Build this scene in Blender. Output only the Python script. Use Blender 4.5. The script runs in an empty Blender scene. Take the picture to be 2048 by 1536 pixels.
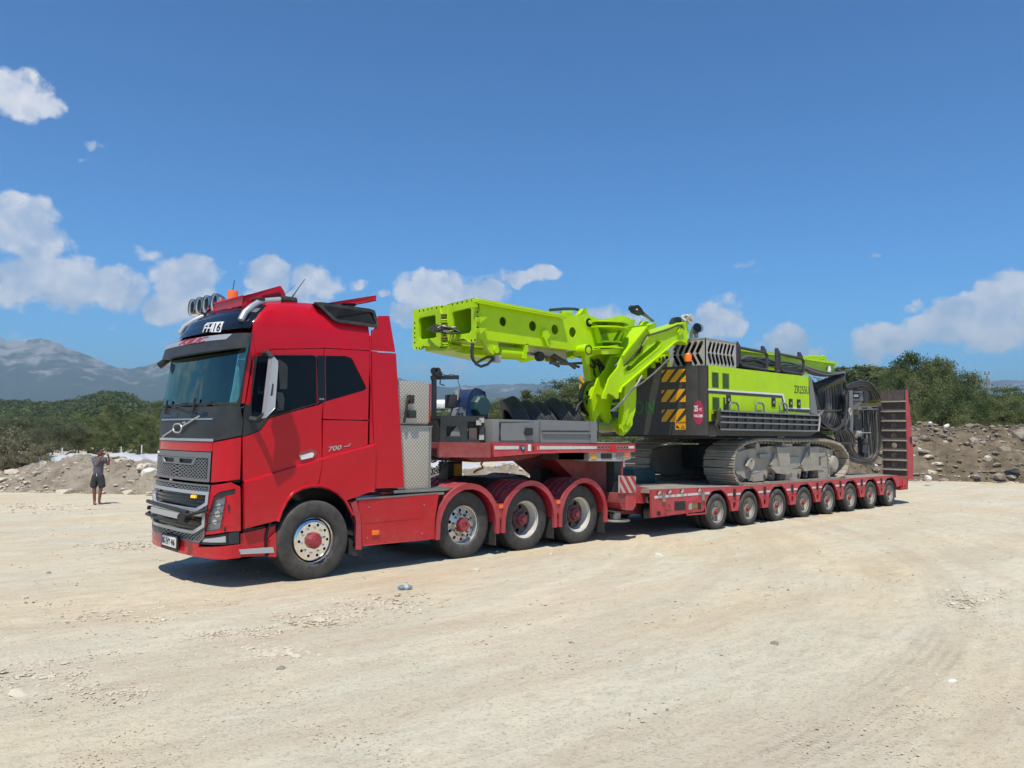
import bpy, bmesh, math, random
import numpy as np
from mathutils import Vector, Matrix, noise as mnoise
from mathutils.geometry import tessellate_polygon
random.seed(7); np.random.seed(7)
SC=bpy.context.scene; COL=SC.collection
# ------------------------------------------------------------------ camera
FOC=1600.0; PITCH=.062; ROLL=.009; YAW=.750; CH=2.010; CD=10.046
_f=Vector((math.sin(YAW)*math.cos(PITCH),math.cos(YAW)*math.cos(PITCH),math.sin(PITCH)))
_r=Vector((math.cos(YAW),-math.sin(YAW),0)); _u=_r.cross(_f)
CR=math.cos(ROLL)*_r+math.sin(ROLL)*_u; CU=-math.sin(ROLL)*_r+math.cos(ROLL)*_u; CF=_f
CP=Vector((0,-CD,CH))
cd=bpy.data.cameras.new('camera'); cam=bpy.data.objects.new('camera',cd); COL.objects.link(cam)
cd.sensor_width=36; cd.lens=36*FOC/2048; cd.clip_start=.1; cd.clip_end=30000
cam.matrix_world=Matrix(((CR.x,CU.x,-CF.x,CP.x),(CR.y,CU.y,-CF.y,CP.y),(CR.z,CU.z,-CF.z,CP.z),(0,0,0,1)))
SC.camera=cam
# ------------------------------------------------------------------ sun, sky, exposure
SUN_DIR=Vector((.34,.27,-.90)).normalized()          # direction the light travels
sl=bpy.data.lights.new('sun','SUN'); sl.energy=5.0; sl.angle=math.radians(.5); sl.color=(1,.935,.82)
so=bpy.data.objects.new('sun',sl); COL.objects.link(so); so.rotation_euler=SUN_DIR.to_track_quat('-Z','Y').to_euler()
so.location=(0,0,50)
SC.view_settings.view_transform='Standard'; SC.view_settings.look='None'; SC.view_settings.exposure=0; SC.view_settings.gamma=1
SC.view_settings.use_curve_mapping=False
SC.render.engine='CYCLES'; SC.render.resolution_x=1024; SC.render.resolution_y=768
SC.cycles.volume_bounces=0; SC.cycles.max_bounces=8; SC.cycles.transparent_max_bounces=12
W=bpy.data.worlds.new('World'); SC.world=W; W.use_nodes=True
nt=W.node_tree; nt.nodes.clear(); N=nt.nodes; L=nt.links
def nd(t,**k):
    n=N.new(t)
    for a,b in k.items(): setattr(n,a,b)
    return n
def mth(op,a,b=None,c=None,clamp=False):
    n=nd('ShaderNodeMath',operation=op); n.use_clamp=clamp
    for i,v in enumerate((a,b,c)):
        if v is None: continue
        if isinstance(v,(int,float)): n.inputs[i].default_value=v
        else: L.new(v,n.inputs[i])
    return n.outputs[0]
sky=nd('ShaderNodeTexSky',sky_type='NISHITA'); sky.sun_disc=False
sky.sun_elevation=math.asin(-SUN_DIR.z); sky.sun_rotation=math.atan2(-SUN_DIR.x,-SUN_DIR.y)
sky.altitude=2200; sky.air_density=1.15; sky.dust_density=.4; sky.ozone_density=3.0
bg=nd('ShaderNodeBackground'); out=nd('ShaderNodeOutputWorld')
tc=nd('ShaderNodeTexCoord'); sep=nd('ShaderNodeSeparateXYZ'); L.new(tc.outputs['Generated'],sep.inputs[0])
AZ=mth('ARCTAN2',sep.outputs[0],sep.outputs[1]); EL=mth('ARCSINE',sep.outputs[2])
def azel(px,py):
    d=((px-1024)/FOC*CR-(py-768)/FOC*CU+CF).normalized(); return math.atan2(d.x,d.y),math.asin(d.z)
cmb=nd('ShaderNodeCombineXYZ'); L.new(AZ,cmb.inputs[0]); L.new(EL,cmb.inputs[1])
def noi(scale,detail=8,rough=.6,off=(0,0,0),src=None):
    m=nd('ShaderNodeMapping'); m.inputs['Location'].default_value=off
    L.new(src or cmb.outputs[0],m.inputs[0]); n=nd('ShaderNodeTexNoise'); n.inputs['Scale'].default_value=scale
    n.inputs['Detail'].default_value=detail; n.inputs['Roughness'].default_value=rough; L.new(m.outputs[0],n.inputs[0]); return n
wn=noi(17,6,.6); sv=nd('ShaderNodeVectorMath',operation='SUBTRACT'); L.new(wn.outputs['Color'],sv.inputs[0]); sv.inputs[1].default_value=(.5,.5,.5)
ms=nd('ShaderNodeVectorMath',operation='SCALE'); L.new(sv.outputs[0],ms.inputs[0]); ms.inputs['Scale'].default_value=.040
av=nd('ShaderNodeVectorMath',operation='ADD'); L.new(cmb.outputs[0],av.inputs[0]); L.new(ms.outputs[0],av.inputs[1])
sw=nd('ShaderNodeSeparateXYZ'); L.new(av.outputs[0],sw.inputs[0])
# cloud banks: px, py, half width, half height, strength
CL=[(30,190,75,50,.9),(95,215,45,25,.7),(190,292,25,12,.35),(30,420,85,40,1.),(-20,440,90,60,.9),(60,480,90,50,.75),(90,560,150,60,1.),(10,570,120,60,.9),(230,580,65,55,.9),(160,550,70,40,.7),
    (290,512,35,18,.5),(370,560,85,52,1.1),(350,610,70,40,.8),(235,635,22,25,.4),(540,548,65,42,1.1),(630,565,60,45,.9),(470,525,25,15,.35),(580,600,110,40,.75),
    (715,563,25,15,.4),(765,585,22,12,.35),(870,585,95,58,1.1),(950,590,80,45,.9),(840,630,80,40,.8),(1040,555,75,24,.8),(1080,548,50,20,.8),
    (1200,640,70,40,.7),(1250,650,60,40,.5),(1440,640,70,45,.75),(1460,600,45,25,.5),(1490,522,50,12,.45),(1530,540,16,8,.3),(1570,680,55,40,.9),(1530,700,50,30,.6),(1745,506,30,12,.5),(1832,606,32,14,.45),
    (1960,615,110,40,1.1),(2030,590,90,50,1.1),(1900,650,100,45,.95),(1780,680,85,40,.8),(1740,700,60,30,.6),(2000,660,120,50,.85),(1650,715,120,30,.35),(900,735,140,30,.35),(60,700,60,30,.4),(170,330,40,15,.2)]
tot=None
for (px,py,rx,ry,s) in CL:
    a,e=azel(px,py); ra=rx/FOC*.95; re=ry/FOC*.98
    dx=mth('DIVIDE',mth('SUBTRACT',sw.outputs[0],a),ra); dy=mth('DIVIDE',mth('SUBTRACT',sw.outputs[1],e),re)
    v=mth('SUBTRACT',1,mth('ADD',mth('MULTIPLY',dx,dx),mth('MULTIPLY',dy,dy)))
    v=mth('MULTIPLY',mth('MAXIMUM',v,0),s)
    tot=v if tot is None else mth('MAXIMUM',tot,v)
fb=noi(26,9,.62); fb2=noi(26,9,.62,off=(.004,-.013,0)); big=noi(3.2,6,.55,off=(3,1,0))
# other clouds all round the sky outside the picture, of the same kind, low over the horizon
daz=mth('ABSOLUTE',mth('SUBTRACT',AZ,YAW)); outw=mth('MULTIPLY',mth('SUBTRACT',daz,.68),6,clamp=True)
low=mth('SUBTRACT',1,mth('MULTIPLY',mth('ABSOLUTE',mth('SUBTRACT',EL,.17)),5),clamp=True)
oth=mth('MULTIPLY',mth('MULTIPLY',mth('SUBTRACT',big.outputs[0],.47),5,clamp=True),mth('MULTIPLY',outw,low))
tot=mth('MAXIMUM',tot,oth)
den=mth('ADD',tot,mth('MULTIPLY',mth('SUBTRACT',fb.outputs[0],.5),1.75))
gate=mth('MULTIPLY',tot,5,clamp=True)
al=mth('MULTIPLY',mth('MULTIPLY',mth('SUBTRACT',den,.22),3.0,clamp=True),gate)
fc1=noi(11,4,.5); fc2=noi(11,4,.5,off=(.006,-.022,0)); lit=mth('ADD',mth('ADD',.42,mth('MULTIPLY',mth('SUBTRACT',fb.outputs[0],fb2.outputs[0]),2.6)),mth('MULTIPLY',mth('SUBTRACT',fc1.outputs[0],fc2.outputs[0]),3.6),clamp=True)
cr=nd('ShaderNodeMixRGB'); cr.inputs[1].default_value=(5.4,6.3,7.7,1); cr.inputs[2].default_value=(10.4,10.0,9.7,1); L.new(lit,cr.inputs[0])
tn_=nd('ShaderNodeMixRGB',blend_type='MULTIPLY'); tn_.inputs[0].default_value=1; d5=nd('ShaderNodeMixRGB',blend_type='MULTIPLY'); d5.inputs[0].default_value=1; L.new(sky.outputs[0],d5.inputs[1]); d5.inputs[2].default_value=(.2,.2,.2,1); gmn=nd('ShaderNodeGamma'); L.new(d5.outputs[0],gmn.inputs[0]); gmn.inputs[1].default_value=1.35; L.new(gmn.outputs[0],tn_.inputs[1]); tn_.inputs[2].default_value=(2.3,6.2,7.8,1)
mx=nd('ShaderNodeMixRGB'); L.new(mth('MULTIPLY',al,.80),mx.inputs[0]); L.new(tn_.outputs[0],mx.inputs[1]); L.new(cr.outputs[0],mx.inputs[2])
L.new(mx.outputs[0],bg.inputs[0]); bg.inputs[1].default_value=.105; L.new(bg.outputs[0],out.inputs[0])
# ------------------------------------------------------------------ helpers
def ray(px,py): return (px-1024)/FOC*CR-(py-768)/FOC*CU+CF
def at(px,py,depth): return CP+ray(px,py)*depth
def Yp(px,py,y): d=ray(px,py); return CP+d*((y-CP.y)/d.y)
def Xp(px,py,x): d=ray(px,py); return CP+d*((x-CP.x)/d.x)
def Zp(px,py,z): d=ray(px,py); return CP+d*((z-CP.z)/d.z)
def S(y,pts): return [(Yp(a,b,y).x,Yp(a,b,y).z) for a,b in pts]
def T(x,pts): return [(Xp(a,b,x).y,Xp(a,b,x).z) for a,b in pts]
def lerp(tab,z):
    if z<=tab[0][0]: return tab[0][1]
    for (a,b),(c,d) in zip(tab,tab[1:]):
        if z<=c: return b+(d-b)*(z-a)/(c-a)
    return tab[-1][1]
def circ(cx,cz,r,n=20,rx=None): return [(cx+(rx or r)*math.cos(2*math.pi*i/n),cz+r*math.sin(2*math.pi*i/n)) for i in range(n)]
def tag(o,label=None,cat=None,group=None,kind=None):
    if label: o['label']=label
    if cat: o['category']=cat
    if group: o['group']=group
    if kind: o['kind']=kind
    return o
def empty(name,loc=(0,0,0),rz=0,parent=None):
    o=bpy.data.objects.new(name,None); COL.objects.link(o); o.location=loc; o.rotation_euler=(0,0,rz); o.empty_display_size=.2
    if parent: o.parent=parent
    return o
class MB:
    def __init__(s): s.V=[]; s.F=[]
    def add(s,v,f):
        b=len(s.V); s.V+= [tuple(p) for p in v]; s.F+=[tuple(b+i for i in q) for q in f]; return s
    def box(s,x0,x1,y0,y1,z0,z1):
        return s.add([(x,y,z) for x in (x0,x1) for y in (y0,y1) for z in (z0,z1)],[(0,1,3,2),(4,6,7,5),(0,4,5,1),(2,3,7,6),(0,2,6,4),(1,5,7,3)])
    def bar(s,a,b,w,h,up=(0,0,1)):
        a=Vector(a);b=Vector(b);d=(b-a).normalized();u=Vector(up)
        if abs(d.dot(u))>.98: u=Vector((1,0,0))
        r=d.cross(u).normalized();u=r.cross(d)
        vs=[p+r*i*w/2+u*j*h/2 for p in (a,b) for i in (-1,1) for j in (-1,1)]
        return s.add(vs,[(0,1,3,2),(4,6,7,5),(0,4,5,1),(2,3,7,6),(0,2,6,4),(1,5,7,3)])
    def plate(s,loops,fn,d0,d1):
        """loops of 2D points (first outer, others holes), fn(u,v,d)->xyz, extruded d0..d1"""
        flat=[];
        for l in loops: flat+=l
        tri=tessellate_polygon([[Vector((p[0],p[1],0)) for p in l] for l in loops])
        n=len(flat); v=[fn(p[0],p[1],d0) for p in flat]+[fn(p[0],p[1],d1) for p in flat]
        f=[tuple(t) for t in tri]+[(t[2]+n,t[1]+n,t[0]+n) for t in tri]
        b=0
        for l in loops:
            m=len(l)
            for i in range(m): j=(i+1)%m; f.append((b+i,b+j,b+j+n,b+i+n))
            b+=m
        return s.add(v,f)
    def pxz(s,poly,y0,y1,holes=()): return s.plate([poly]+list(holes),lambda u,v,d:(u,d,v),y0,y1)
    def pyz(s,poly,x0,x1,holes=()): return s.plate([poly]+list(holes),lambda u,v,d:(d,u,v),x0,x1)
    def pxy(s,poly,z0,z1,holes=()): return s.plate([poly]+list(holes),lambda u,v,d:(u,v,d),z0,z1)
    def tube(s,pts,r,n=8,closed=False,caps=True):
        P=[Vector(p) for p in pts];m=len(P)
        if m<2: return s
        rr=r if isinstance(r,(list,tuple)) else [r]*m
        v=[];prev=None
        for i in range(m):
            d=(P[(i+1)%m]-P[i-1]) if closed else (P[min(i+1,m-1)]-P[max(i-1,0)])
            d.normalize() if d.length>1e-9 else None
            if prev is None:
                a=Vector((0,0,1)) if abs(d.z)<.9 else Vector((1,0,0)); u=d.cross(a).normalized()
            else: u=(prev-d*prev.dot(d)).normalized()
            prev=u; w=d.cross(u)
            for k in range(n):
                t=2*math.pi*k/n; v.append(P[i]+rr[i]*(math.cos(t)*u+math.sin(t)*w))
        f=[]
        for i in range(m if closed else m-1):
            j=(i+1)%m
            for k in range(n): q=(k+1)%n; f.append((i*n+k,i*n+q,j*n+q,j*n+k))
        if not closed and caps: f.append(tuple(range(n))[::-1]); f.append(tuple((m-1)*n+k for k in range(n)))
        return s.add(v,f)
    def cyl(s,a,b,r0,r1=None,n=20): return s.tube([a,b],[r0,r0 if r1 is None else r1],n)
    def lathe(s,prof,cx=0,cz=0,cy=0,n=40,closed=True):
        """profile (r,y) revolved round the Y axis"""
        v=[(cx+r*math.cos(2*math.pi*k/n),cy+y,cz+r*math.sin(2*math.pi*k/n)) for r,y in prof for k in range(n)]
        m=len(prof);f=[]
        for i in range(m if closed else m-1):
            j=(i+1)%m
            for k in range(n): q=(k+1)%n; f.append((i*n+k,i*n+q,j*n+q,j*n+k))
        return s.add(v,f)
    def lathez(s,prof,c=(0,0,0),n=24):
        v=[(c[0]+r*math.cos(2*math.pi*k/n),c[1]+r*math.sin(2*math.pi*k/n),c[2]+z) for r,z in prof for k in range(n)]
        f=[]
        for i in range(len(prof)-1):
            for k in range(n): q=(k+1)%n; f.append((i*n+k,i*n+q,i*n+n+q,i*n+n+k))
        f.append(tuple(range(n))[::-1]); f.append(tuple((len(prof)-1)*n+k for k in range(n)))
        return s.add(v,f)
    def mesh(s,name,mat,smooth=35,recalc=True,bevel=0):
        me=bpy.data.meshes.new(name); me.from_pydata(s.V,[],s.F)
        if recalc or bevel:
            bm=bmesh.new(); bm.from_mesh(me); bmesh.ops.remove_doubles(bm,verts=bm.verts,dist=1e-5)
            if bevel:
                es=[e for e in bm.edges if len(e.link_faces)==2 and e.calc_face_angle(0)>.6]
                bmesh.ops.bevel(bm,geom=es,offset=bevel,segments=2,affect='EDGES',profile=.6,clamp_overlap=True)
            bmesh.ops.recalc_face_normals(bm,faces=bm.faces); bm.to_mesh(me); bm.free()
        if smooth:
            me.polygons.foreach_set('use_smooth',[True]*len(me.polygons)); me.set_sharp_from_angle(angle=math.radians(smooth))
        if mat: me.materials.append(mat)
        return me
    def build(s,name,mat,parent=None,loc=(0,0,0),**k):
        me=s.mesh(name,mat,**k); return link(name,me,parent,loc)
def link(name,me,parent=None,loc=(0,0,0),rot=(0,0,0)):
    o=bpy.data.objects.new(name,me); COL.objects.link(o); o.location=loc; o.rotation_euler=rot
    if parent: o.parent=parent
    return o
def copy_tree(o,parent=None):
    c=o.copy(); COL.objects.link(c); c.parent=parent
    for ch in list(o.children): copy_tree(ch,c)
    return c
# ------------------------------------------------------------------ materials
def mat(name,col,rough=.5,metal=0,coat=0,var=.0,dust=0,dcol=(.42,.37,.29),scale=3,bump=0,bscale=40,spec=.5,zdust=None):
    m=bpy.data.materials.new(name); m.use_nodes=True; t=m.node_tree; b=t.nodes['Principled BSDF']
    b.inputs['Roughness'].default_value=rough; b.inputs['Metallic'].default_value=metal; b.inputs['Coat Weight'].default_value=coat
    b.inputs['Coat Roughness'].default_value=.06; b.inputs['Specular IOR Level'].default_value=spec
    b.inputs['Base Color'].default_value=(*col,1)
    if var or dust or bump:
        c=t.nodes.new('ShaderNodeTexCoord'); g=t.nodes.new('ShaderNodeNewGeometry')
        n=t.nodes.new('ShaderNodeTexNoise'); n.inputs['Scale'].default_value=scale; n.inputs['Detail'].default_value=8; n.inputs['Roughness'].default_value=.65
        t.links.new(g.outputs['Position'],n.inputs[0])
        last=None
        if var:
            r=t.nodes.new('ShaderNodeMapRange'); r.inputs[1].default_value=.3; r.inputs[2].default_value=.7; r.inputs[3].default_value=1-var; r.inputs[4].default_value=1+var
            t.links.new(n.outputs[0],r.inputs[0]); h=t.nodes.new('ShaderNodeMixRGB'); h.blend_type='MULTIPLY'; h.inputs[0].default_value=1; h.inputs[1].default_value=(*col,1)
            cc=t.nodes.new('ShaderNodeCombineXYZ')
            for i in range(3): t.links.new(r.outputs[0],cc.inputs[i])
            t.links.new(cc.outputs[0],h.inputs[2]); last=h.outputs[0]
        if dust:
            n2=t.nodes.new('ShaderNodeTexNoise'); n2.inputs['Scale'].default_value=scale*1.7; n2.inputs['Detail'].default_value=10; n2.inputs['Roughness'].default_value=.7
            t.links.new(g.outputs['Position'],n2.inputs[0])
            r=t.nodes.new('ShaderNodeMapRange'); r.inputs[1].default_value=.38; r.inputs[2].default_value=.72; r.inputs[3].default_value=dust*.35; r.inputs[4].default_value=min(1,dust*1.6)
            t.links.new(n2.outputs[0],r.inputs[0]); fac=r.outputs[0]
            # dust settles on what faces up
            sp=t.nodes.new('ShaderNodeSeparateXYZ'); t.links.new(g.outputs['Normal'],sp.inputs[0])
            u=t.nodes.new('ShaderNodeMath'); u.operation='MULTIPLY_ADD'; u.use_clamp=True; u.inputs[1].default_value=.9; u.inputs[2].default_value=.55; t.links.new(sp.outputs[2],u.inputs[0])
            mm=t.nodes.new('ShaderNodeMath'); mm.operation='MULTIPLY'; mm.use_clamp=True; t.links.new(fac,mm.inputs[0]); t.links.new(u.outputs[0],mm.inputs[1]); fac=mm.outputs[0]
            if zdust:
                sz=t.nodes.new('ShaderNodeSeparateXYZ'); t.links.new(g.outputs['Position'],sz.inputs[0])
                zr=t.nodes.new('ShaderNodeMapRange'); zr.inputs[1].default_value=zdust[0]; zr.inputs[2].default_value=zdust[1]; zr.inputs[3].default_value=1; zr.inputs[4].default_value=.12
                t.links.new(sz.outputs[2],zr.inputs[0]); m2=t.nodes.new('ShaderNodeMath'); m2.operation='MULTIPLY'; t.links.new(zr.outputs[0],m2.inputs[0]); t.links.new(fac,m2.inputs[1]); fac=m2.outputs[0]
            h=t.nodes.new('ShaderNodeMixRGB'); t.links.new(fac,h.inputs[0]); h.inputs[1].default_value=(*col,1); h.inputs[2].default_value=(*dcol,1)
            if last: t.links.new(last,h.inputs[1])
            last=h.outputs[0]
            rr=t.nodes.new('ShaderNodeMapRange'); rr.inputs[3].default_value=rough; rr.inputs[4].default_value=.9; t.links.new(fac,rr.inputs[0]); t.links.new(rr.outputs[0],b.inputs['Roughness'])
            if coat:
                rc=t.nodes.new('ShaderNodeMapRange'); rc.inputs[3].default_value=coat; rc.inputs[4].default_value=0; t.links.new(fac,rc.inputs[0]); t.links.new(rc.outputs[0],b.inputs['Coat Weight'])
        if last: t.links.new(last,b.inputs['Base Color'])
        if bump:
            n3=t.nodes.new('ShaderNodeTexNoise'); n3.inputs['Scale'].default_value=bscale; n3.inputs['Detail'].default_value=6
            t.links.new(g.outputs['Position'],n3.inputs[0]); bp=t.nodes.new('ShaderNodeBump'); bp.inputs['Strength'].default_value=bump; bp.inputs['Distance'].default_value=.01
            t.links.new(n3.outputs[0],bp.inputs['Height']); t.links.new(bp.outputs[0],b.inputs['Normal'])
    return m
def emis(m,col,s):
    b=m.node_tree.nodes['Principled BSDF']; b.inputs['Emission Color'].default_value=(*col,1); b.inputs['Emission Strength'].default_value=s; return m
M={}
M['red']=mat('red_paint',(.52,.001,.012),.22,0,.28,dust=.17,zdust=(.3,1.3),scale=2.5,spec=.26,var=.05)
M['redT']=mat('dusty_red_paint',(.47,.012,.024),.5,0,.05,var=.08,dust=.34,dcol=(.40,.27,.22),scale=2.2)
M['redF']=mat('fender_red',(.42,.012,.028),.48,0,.3,dust=.3,dcol=(.42,.25,.22),scale=3)
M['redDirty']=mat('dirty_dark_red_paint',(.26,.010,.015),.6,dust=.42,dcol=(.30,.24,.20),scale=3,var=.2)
M['lime']=mat('lime_paint',(.45,.70,.0),.36,0,.08,dust=.06,dcol=(.30,.34,.08),scale=3,spec=.22,var=.07)
M['rim2']=mat('brushed_rim',(.62,.60,.56),.33,.75,var=.12,scale=9,dust=.25)
M['reflector']=mat('lamp_reflector',(.80,.76,.68),.35,.0)
M['dgrey']=mat('dark_grey_paint',(.044,.042,.041),.45,0,0,dust=.07,scale=2,spec=.3)
M['mgrey']=mat('grey_paint',(.185,.19,.19),.5,0,.1,dust=.12,scale=3)
M['lgrey']=mat('light_grey_paint',(.40,.39,.36),.5,dust=.1,scale=3)
M['black']=mat('black_plastic',(.014,.015,.017),.5,dust=.08,scale=4,spec=.35)
M['blackg']=mat('gloss_black',(.006,.009,.015),.15,0,.1,spec=.3)
M['char']=mat('charcoal_plastic',(.022,.028,.032),.5,dust=.07,scale=3,spec=.3)
M['rubber']=mat('tyre_rubber',(.035,.034,.033),.8,dust=.36,dcol=(.22,.20,.17),scale=5,bump=.25,bscale=60,spec=.3)
M['rubberN']=mat('new_tyre_rubber',(.028,.028,.030),.55,dust=.06,scale=5)
M['chrome']=mat('polished_alloy',(.80,.79,.77),.13,1,var=.06,scale=12)
M['silver']=mat('silver_paint',(.50,.51,.52),.34,.4,dust=.1)
M['grille']=mat('grille_silver',(.20,.205,.205),.42,.4)
M['rimT']=mat('dirty_trailer_rim',(.36,.335,.30),.6,dust=.6,dcol=(.30,.26,.22),scale=6)
M['wboard']=mat('dirty_shaded_board_white',(.42,.40,.36),.6,var=.15,dust=.2)  # white lowered for dirt and for the shade on the board
M['white']=mat('white_paint',(.78,.77,.75),.4,dust=.08)
M['offw']=mat('dusty_white_rim',(.62,.60,.55),.5,dust=.5,dcol=(.42,.38,.32),scale=5)
M['hub']=mat('maroon_hub_paint',(.20,.010,.025),.5,dust=.3,dcol=(.3,.2,.18),scale=6)
M['steel']=mat('bare_steel',(.34,.33,.31),.42,.8,var=.2,scale=9,dust=.2)
M['track']=mat('dusty_track_steel',(.38,.335,.26),.75,.2,var=.3,dust=.85,dcol=(.44,.40,.33),scale=5,bump=.5,bscale=25)
M['trackf']=mat('dusty_track_frame',(.31,.28,.225),.7,dust=.75,dcol=(.42,.39,.33),scale=2.5,bump=.5,bscale=18,var=.2)
M['hose2']=mat('highlight_grey_hose_rubber',(.085,.085,.085),.5,dust=.25,scale=6)  # paler grey: hose highlights put into the base colour
M['hose']=mat('black_hose_rubber',(.020,.021,.024),.32,dust=.10,scale=6,spec=.7)
M['brass']=mat('yellowed_hose_fitting',(.26,.22,.06),.45,.5,var=.3,scale=20)
M['yellow']=mat('warning_yellow',(.78,.36,.005),.5)
M['lamp_o']=emis(mat('amber_lens',(.80,.16,.01),.25,coat=.5),(1,.20,.01),.10)
M['lampy']=emis(mat('amber_strobe_lens',(.9,.42,.0),.3),(1,.45,0),.9)
M['lamp_r']=mat('red_lens',(.65,.02,.01),.2,coat=.5)
M['retro']=mat('retroreflective_white_tape',(.62,.60,.55),.5,var=.15,scale=8)
M['retror']=mat('retroreflective_red_tape',(.45,.03,.03),.5,var=.15,scale=8)
M['blue']=mat('blue_plastic',(.003,.024,.10),.45,dust=.06)
M['teal']=mat('dark_teal_plastic',(.006,.05,.06),.5,dust=.06)
M['rampm']=mat('worn_ramp_steel',(.085,.062,.060),.75,.2,var=.35,dust=.35,dcol=(.24,.20,.17),scale=6)
M['deckw']=mat('deck_planking',(.24,.20,.17),.85,var=.3,dust=.5,scale=4)
M['hornred']=mat('sticker_maroon',(.32,.015,.05),.5)
M['dkgreen']=mat('dark_green_print',(.02,.12,.01),.5)
M['skin']=mat('skin',(.20,.085,.05),.55); M['hair']=mat('black_hair',(.012,.010,.009),.7)
M['shirt']=mat('grey_shirt_cloth',(.10,.105,.125),.85,bump=.3,bscale=30); M['shorts']=mat('dark_shorts_cloth',(.035,.036,.038),.9,bump=.3,bscale=30)
M['tarp']=mat('white_plastic_sheet',(.56,.555,.555),.45,var=.08,scale=.8,bump=.6,bscale=3)
M['wood']=mat('bark',(.13,.10,.075),.9,var=.3,scale=3)
# lens glass / screen glass
def glassm(name,tint,rough=.02,ior=1.5,op=0):
    m=bpy.data.materials.new(name); m.use_nodes=True; t=m.node_tree; t.nodes.clear()
    o=t.nodes.new('ShaderNodeOutputMaterial'); tr=t.nodes.new('ShaderNodeBsdfTransparent'); tr.inputs[0].default_value=(*tint,1)
    gl=t.nodes.new('ShaderNodeBsdfGlossy'); gl.inputs['Roughness'].default_value=rough; gl.inputs[0].default_value=(.72,1,.86,1) if ior>2 else (1,1,1,1); fr=t.nodes.new('ShaderNodeFresnel'); fr.inputs[0].default_value=ior
    mx=t.nodes.new('ShaderNodeMixShader'); t.links.new(fr.outputs[0],mx.inputs[0]); t.links.new(tr.outputs[0],mx.inputs[1]); t.links.new(gl.outputs[0],mx.inputs[2])
    t.links.new(mx.outputs[0],o.inputs[0]); return m
M['screen']=glassm('windscreen_glass',(.74,.90,.85),.01,2.02)
M['lens']=glassm('lamp_lens_glass',(.97,.97,.96),.08,1.25)
M['tint']=mat('tinted_glass',(.003,.005,.010),.03,0,0,spec=.22)
# chequer plate
def chequer():
    m=mat('chequer_plate',(.52,.49,.43),.45,.35); t=m.node_tree; b=t.nodes['Principled BSDF']; g=t.nodes.new('ShaderNodeNewGeometry')
    mp=t.nodes.new('ShaderNodeMapping'); t.links.new(g.outputs['Position'],mp.inputs[0]); mp.inputs['Scale'].default_value=(15,15,15); mp.inputs['Rotation'].default_value=(0,.785,0)
    ck=t.nodes.new('ShaderNodeTexWave'); ck.wave_type='BANDS'; ck.bands_direction='X'; ck.inputs['Scale'].default_value=.5; ck.inputs['Distortion'].default_value=.6
    c2=t.nodes.new('ShaderNodeTexWave'); c2.wave_type='BANDS'; c2.bands_direction='Z'; c2.inputs['Scale'].default_value=.5; c2.inputs['Distortion'].default_value=.6
    for w in (ck,c2): t.links.new(mp.outputs[0],w.inputs[0])
    mu=t.nodes.new('ShaderNodeMath'); mu.operation='MULTIPLY'; t.links.new(ck.outputs[1],mu.inputs[0]); t.links.new(c2.outputs[1],mu.inputs[1])
    mx=t.nodes.new('ShaderNodeMixRGB'); t.links.new(mu.outputs[0],mx.inputs[0]); mx.inputs[1].default_value=(.40,.36,.29,1); mx.inputs[2].default_value=(.76,.72,.63,1); t.links.new(mx.outputs[0],b.inputs['Base Color'])
    bp=t.nodes.new('ShaderNodeBump'); bp.inputs['Distance'].default_value=.01; bp.inputs['Strength'].default_value=.6; t.links.new(mu.outputs[0],bp.inputs['Height']); t.links.new(bp.outputs[0],b.inputs['Normal'])
    return m
M['cheq']=chequer()
def text_mesh(s,h,shear=0,extr=.003,spacing=1,bold=0):
    cu=bpy.data.curves.new('lettering','FONT'); cu.body=s; cu.size=h; cu.shear=shear; cu.extrude=extr; cu.space_character=spacing; cu.offset=bold; cu.resolution_u=3
    cu.align_x='LEFT'
    o=bpy.data.objects.new('lettering',cu); COL.objects.link(o); dg=bpy.context.evaluated_depsgraph_get(); me=bpy.data.meshes.new_from_object(o.evaluated_get(dg))
    bpy.data.objects.remove(o); bpy.data.curves.remove(cu); return me
def lettering(s,h,mtl,fn,parent,name='lettering',wscale=1,**k):
    """fn(u,v,d)->xyz, u to the right, v up, d out of the surface"""
    me=text_mesh(s,h,**k)
    for v in me.vertices: v.co=Vector(fn(v.co.x*wscale,v.co.y,v.co.z+.004))
    me.materials.clear(); me.materials.append(mtl); return link(name,me,parent)

def quad_text(s,quad,place,m,parent,inv,name='lettering',d=.003,**k):
    """lettering fitted to four traced corners TL, TR, BR, BL of the surface it is printed on"""
    me=text_mesh(s,1,**k); n=len(me.vertices); co=[v.co.copy() for v in me.vertices]
    a0,a1=min(c.x for c in co),max(c.x for c in co); b0,b1=min(c.y for c in co),max(c.y for c in co)
    TL_,TR_,BR_,BL_=quad
    for v,c in zip(me.vertices,co):
        u=(c.x-a0)/(a1-a0); w=(c.y-b0)/(b1-b0)
        px=(TL_[0]*(1-u)+TR_[0]*u)*w+(BL_[0]*(1-u)+BR_[0]*u)*(1-w); py=(TL_[1]*(1-u)+TR_[1]*u)*w+(BL_[1]*(1-u)+BR_[1]*u)*(1-w)
        v.co=Vector(place(px,py,d+(.003 if c.z>0 else 0)))
    me.materials.clear(); me.materials.append(m); o=link(name,me); o.parent=parent; o.matrix_parent_inverse=inv; return o
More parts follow.
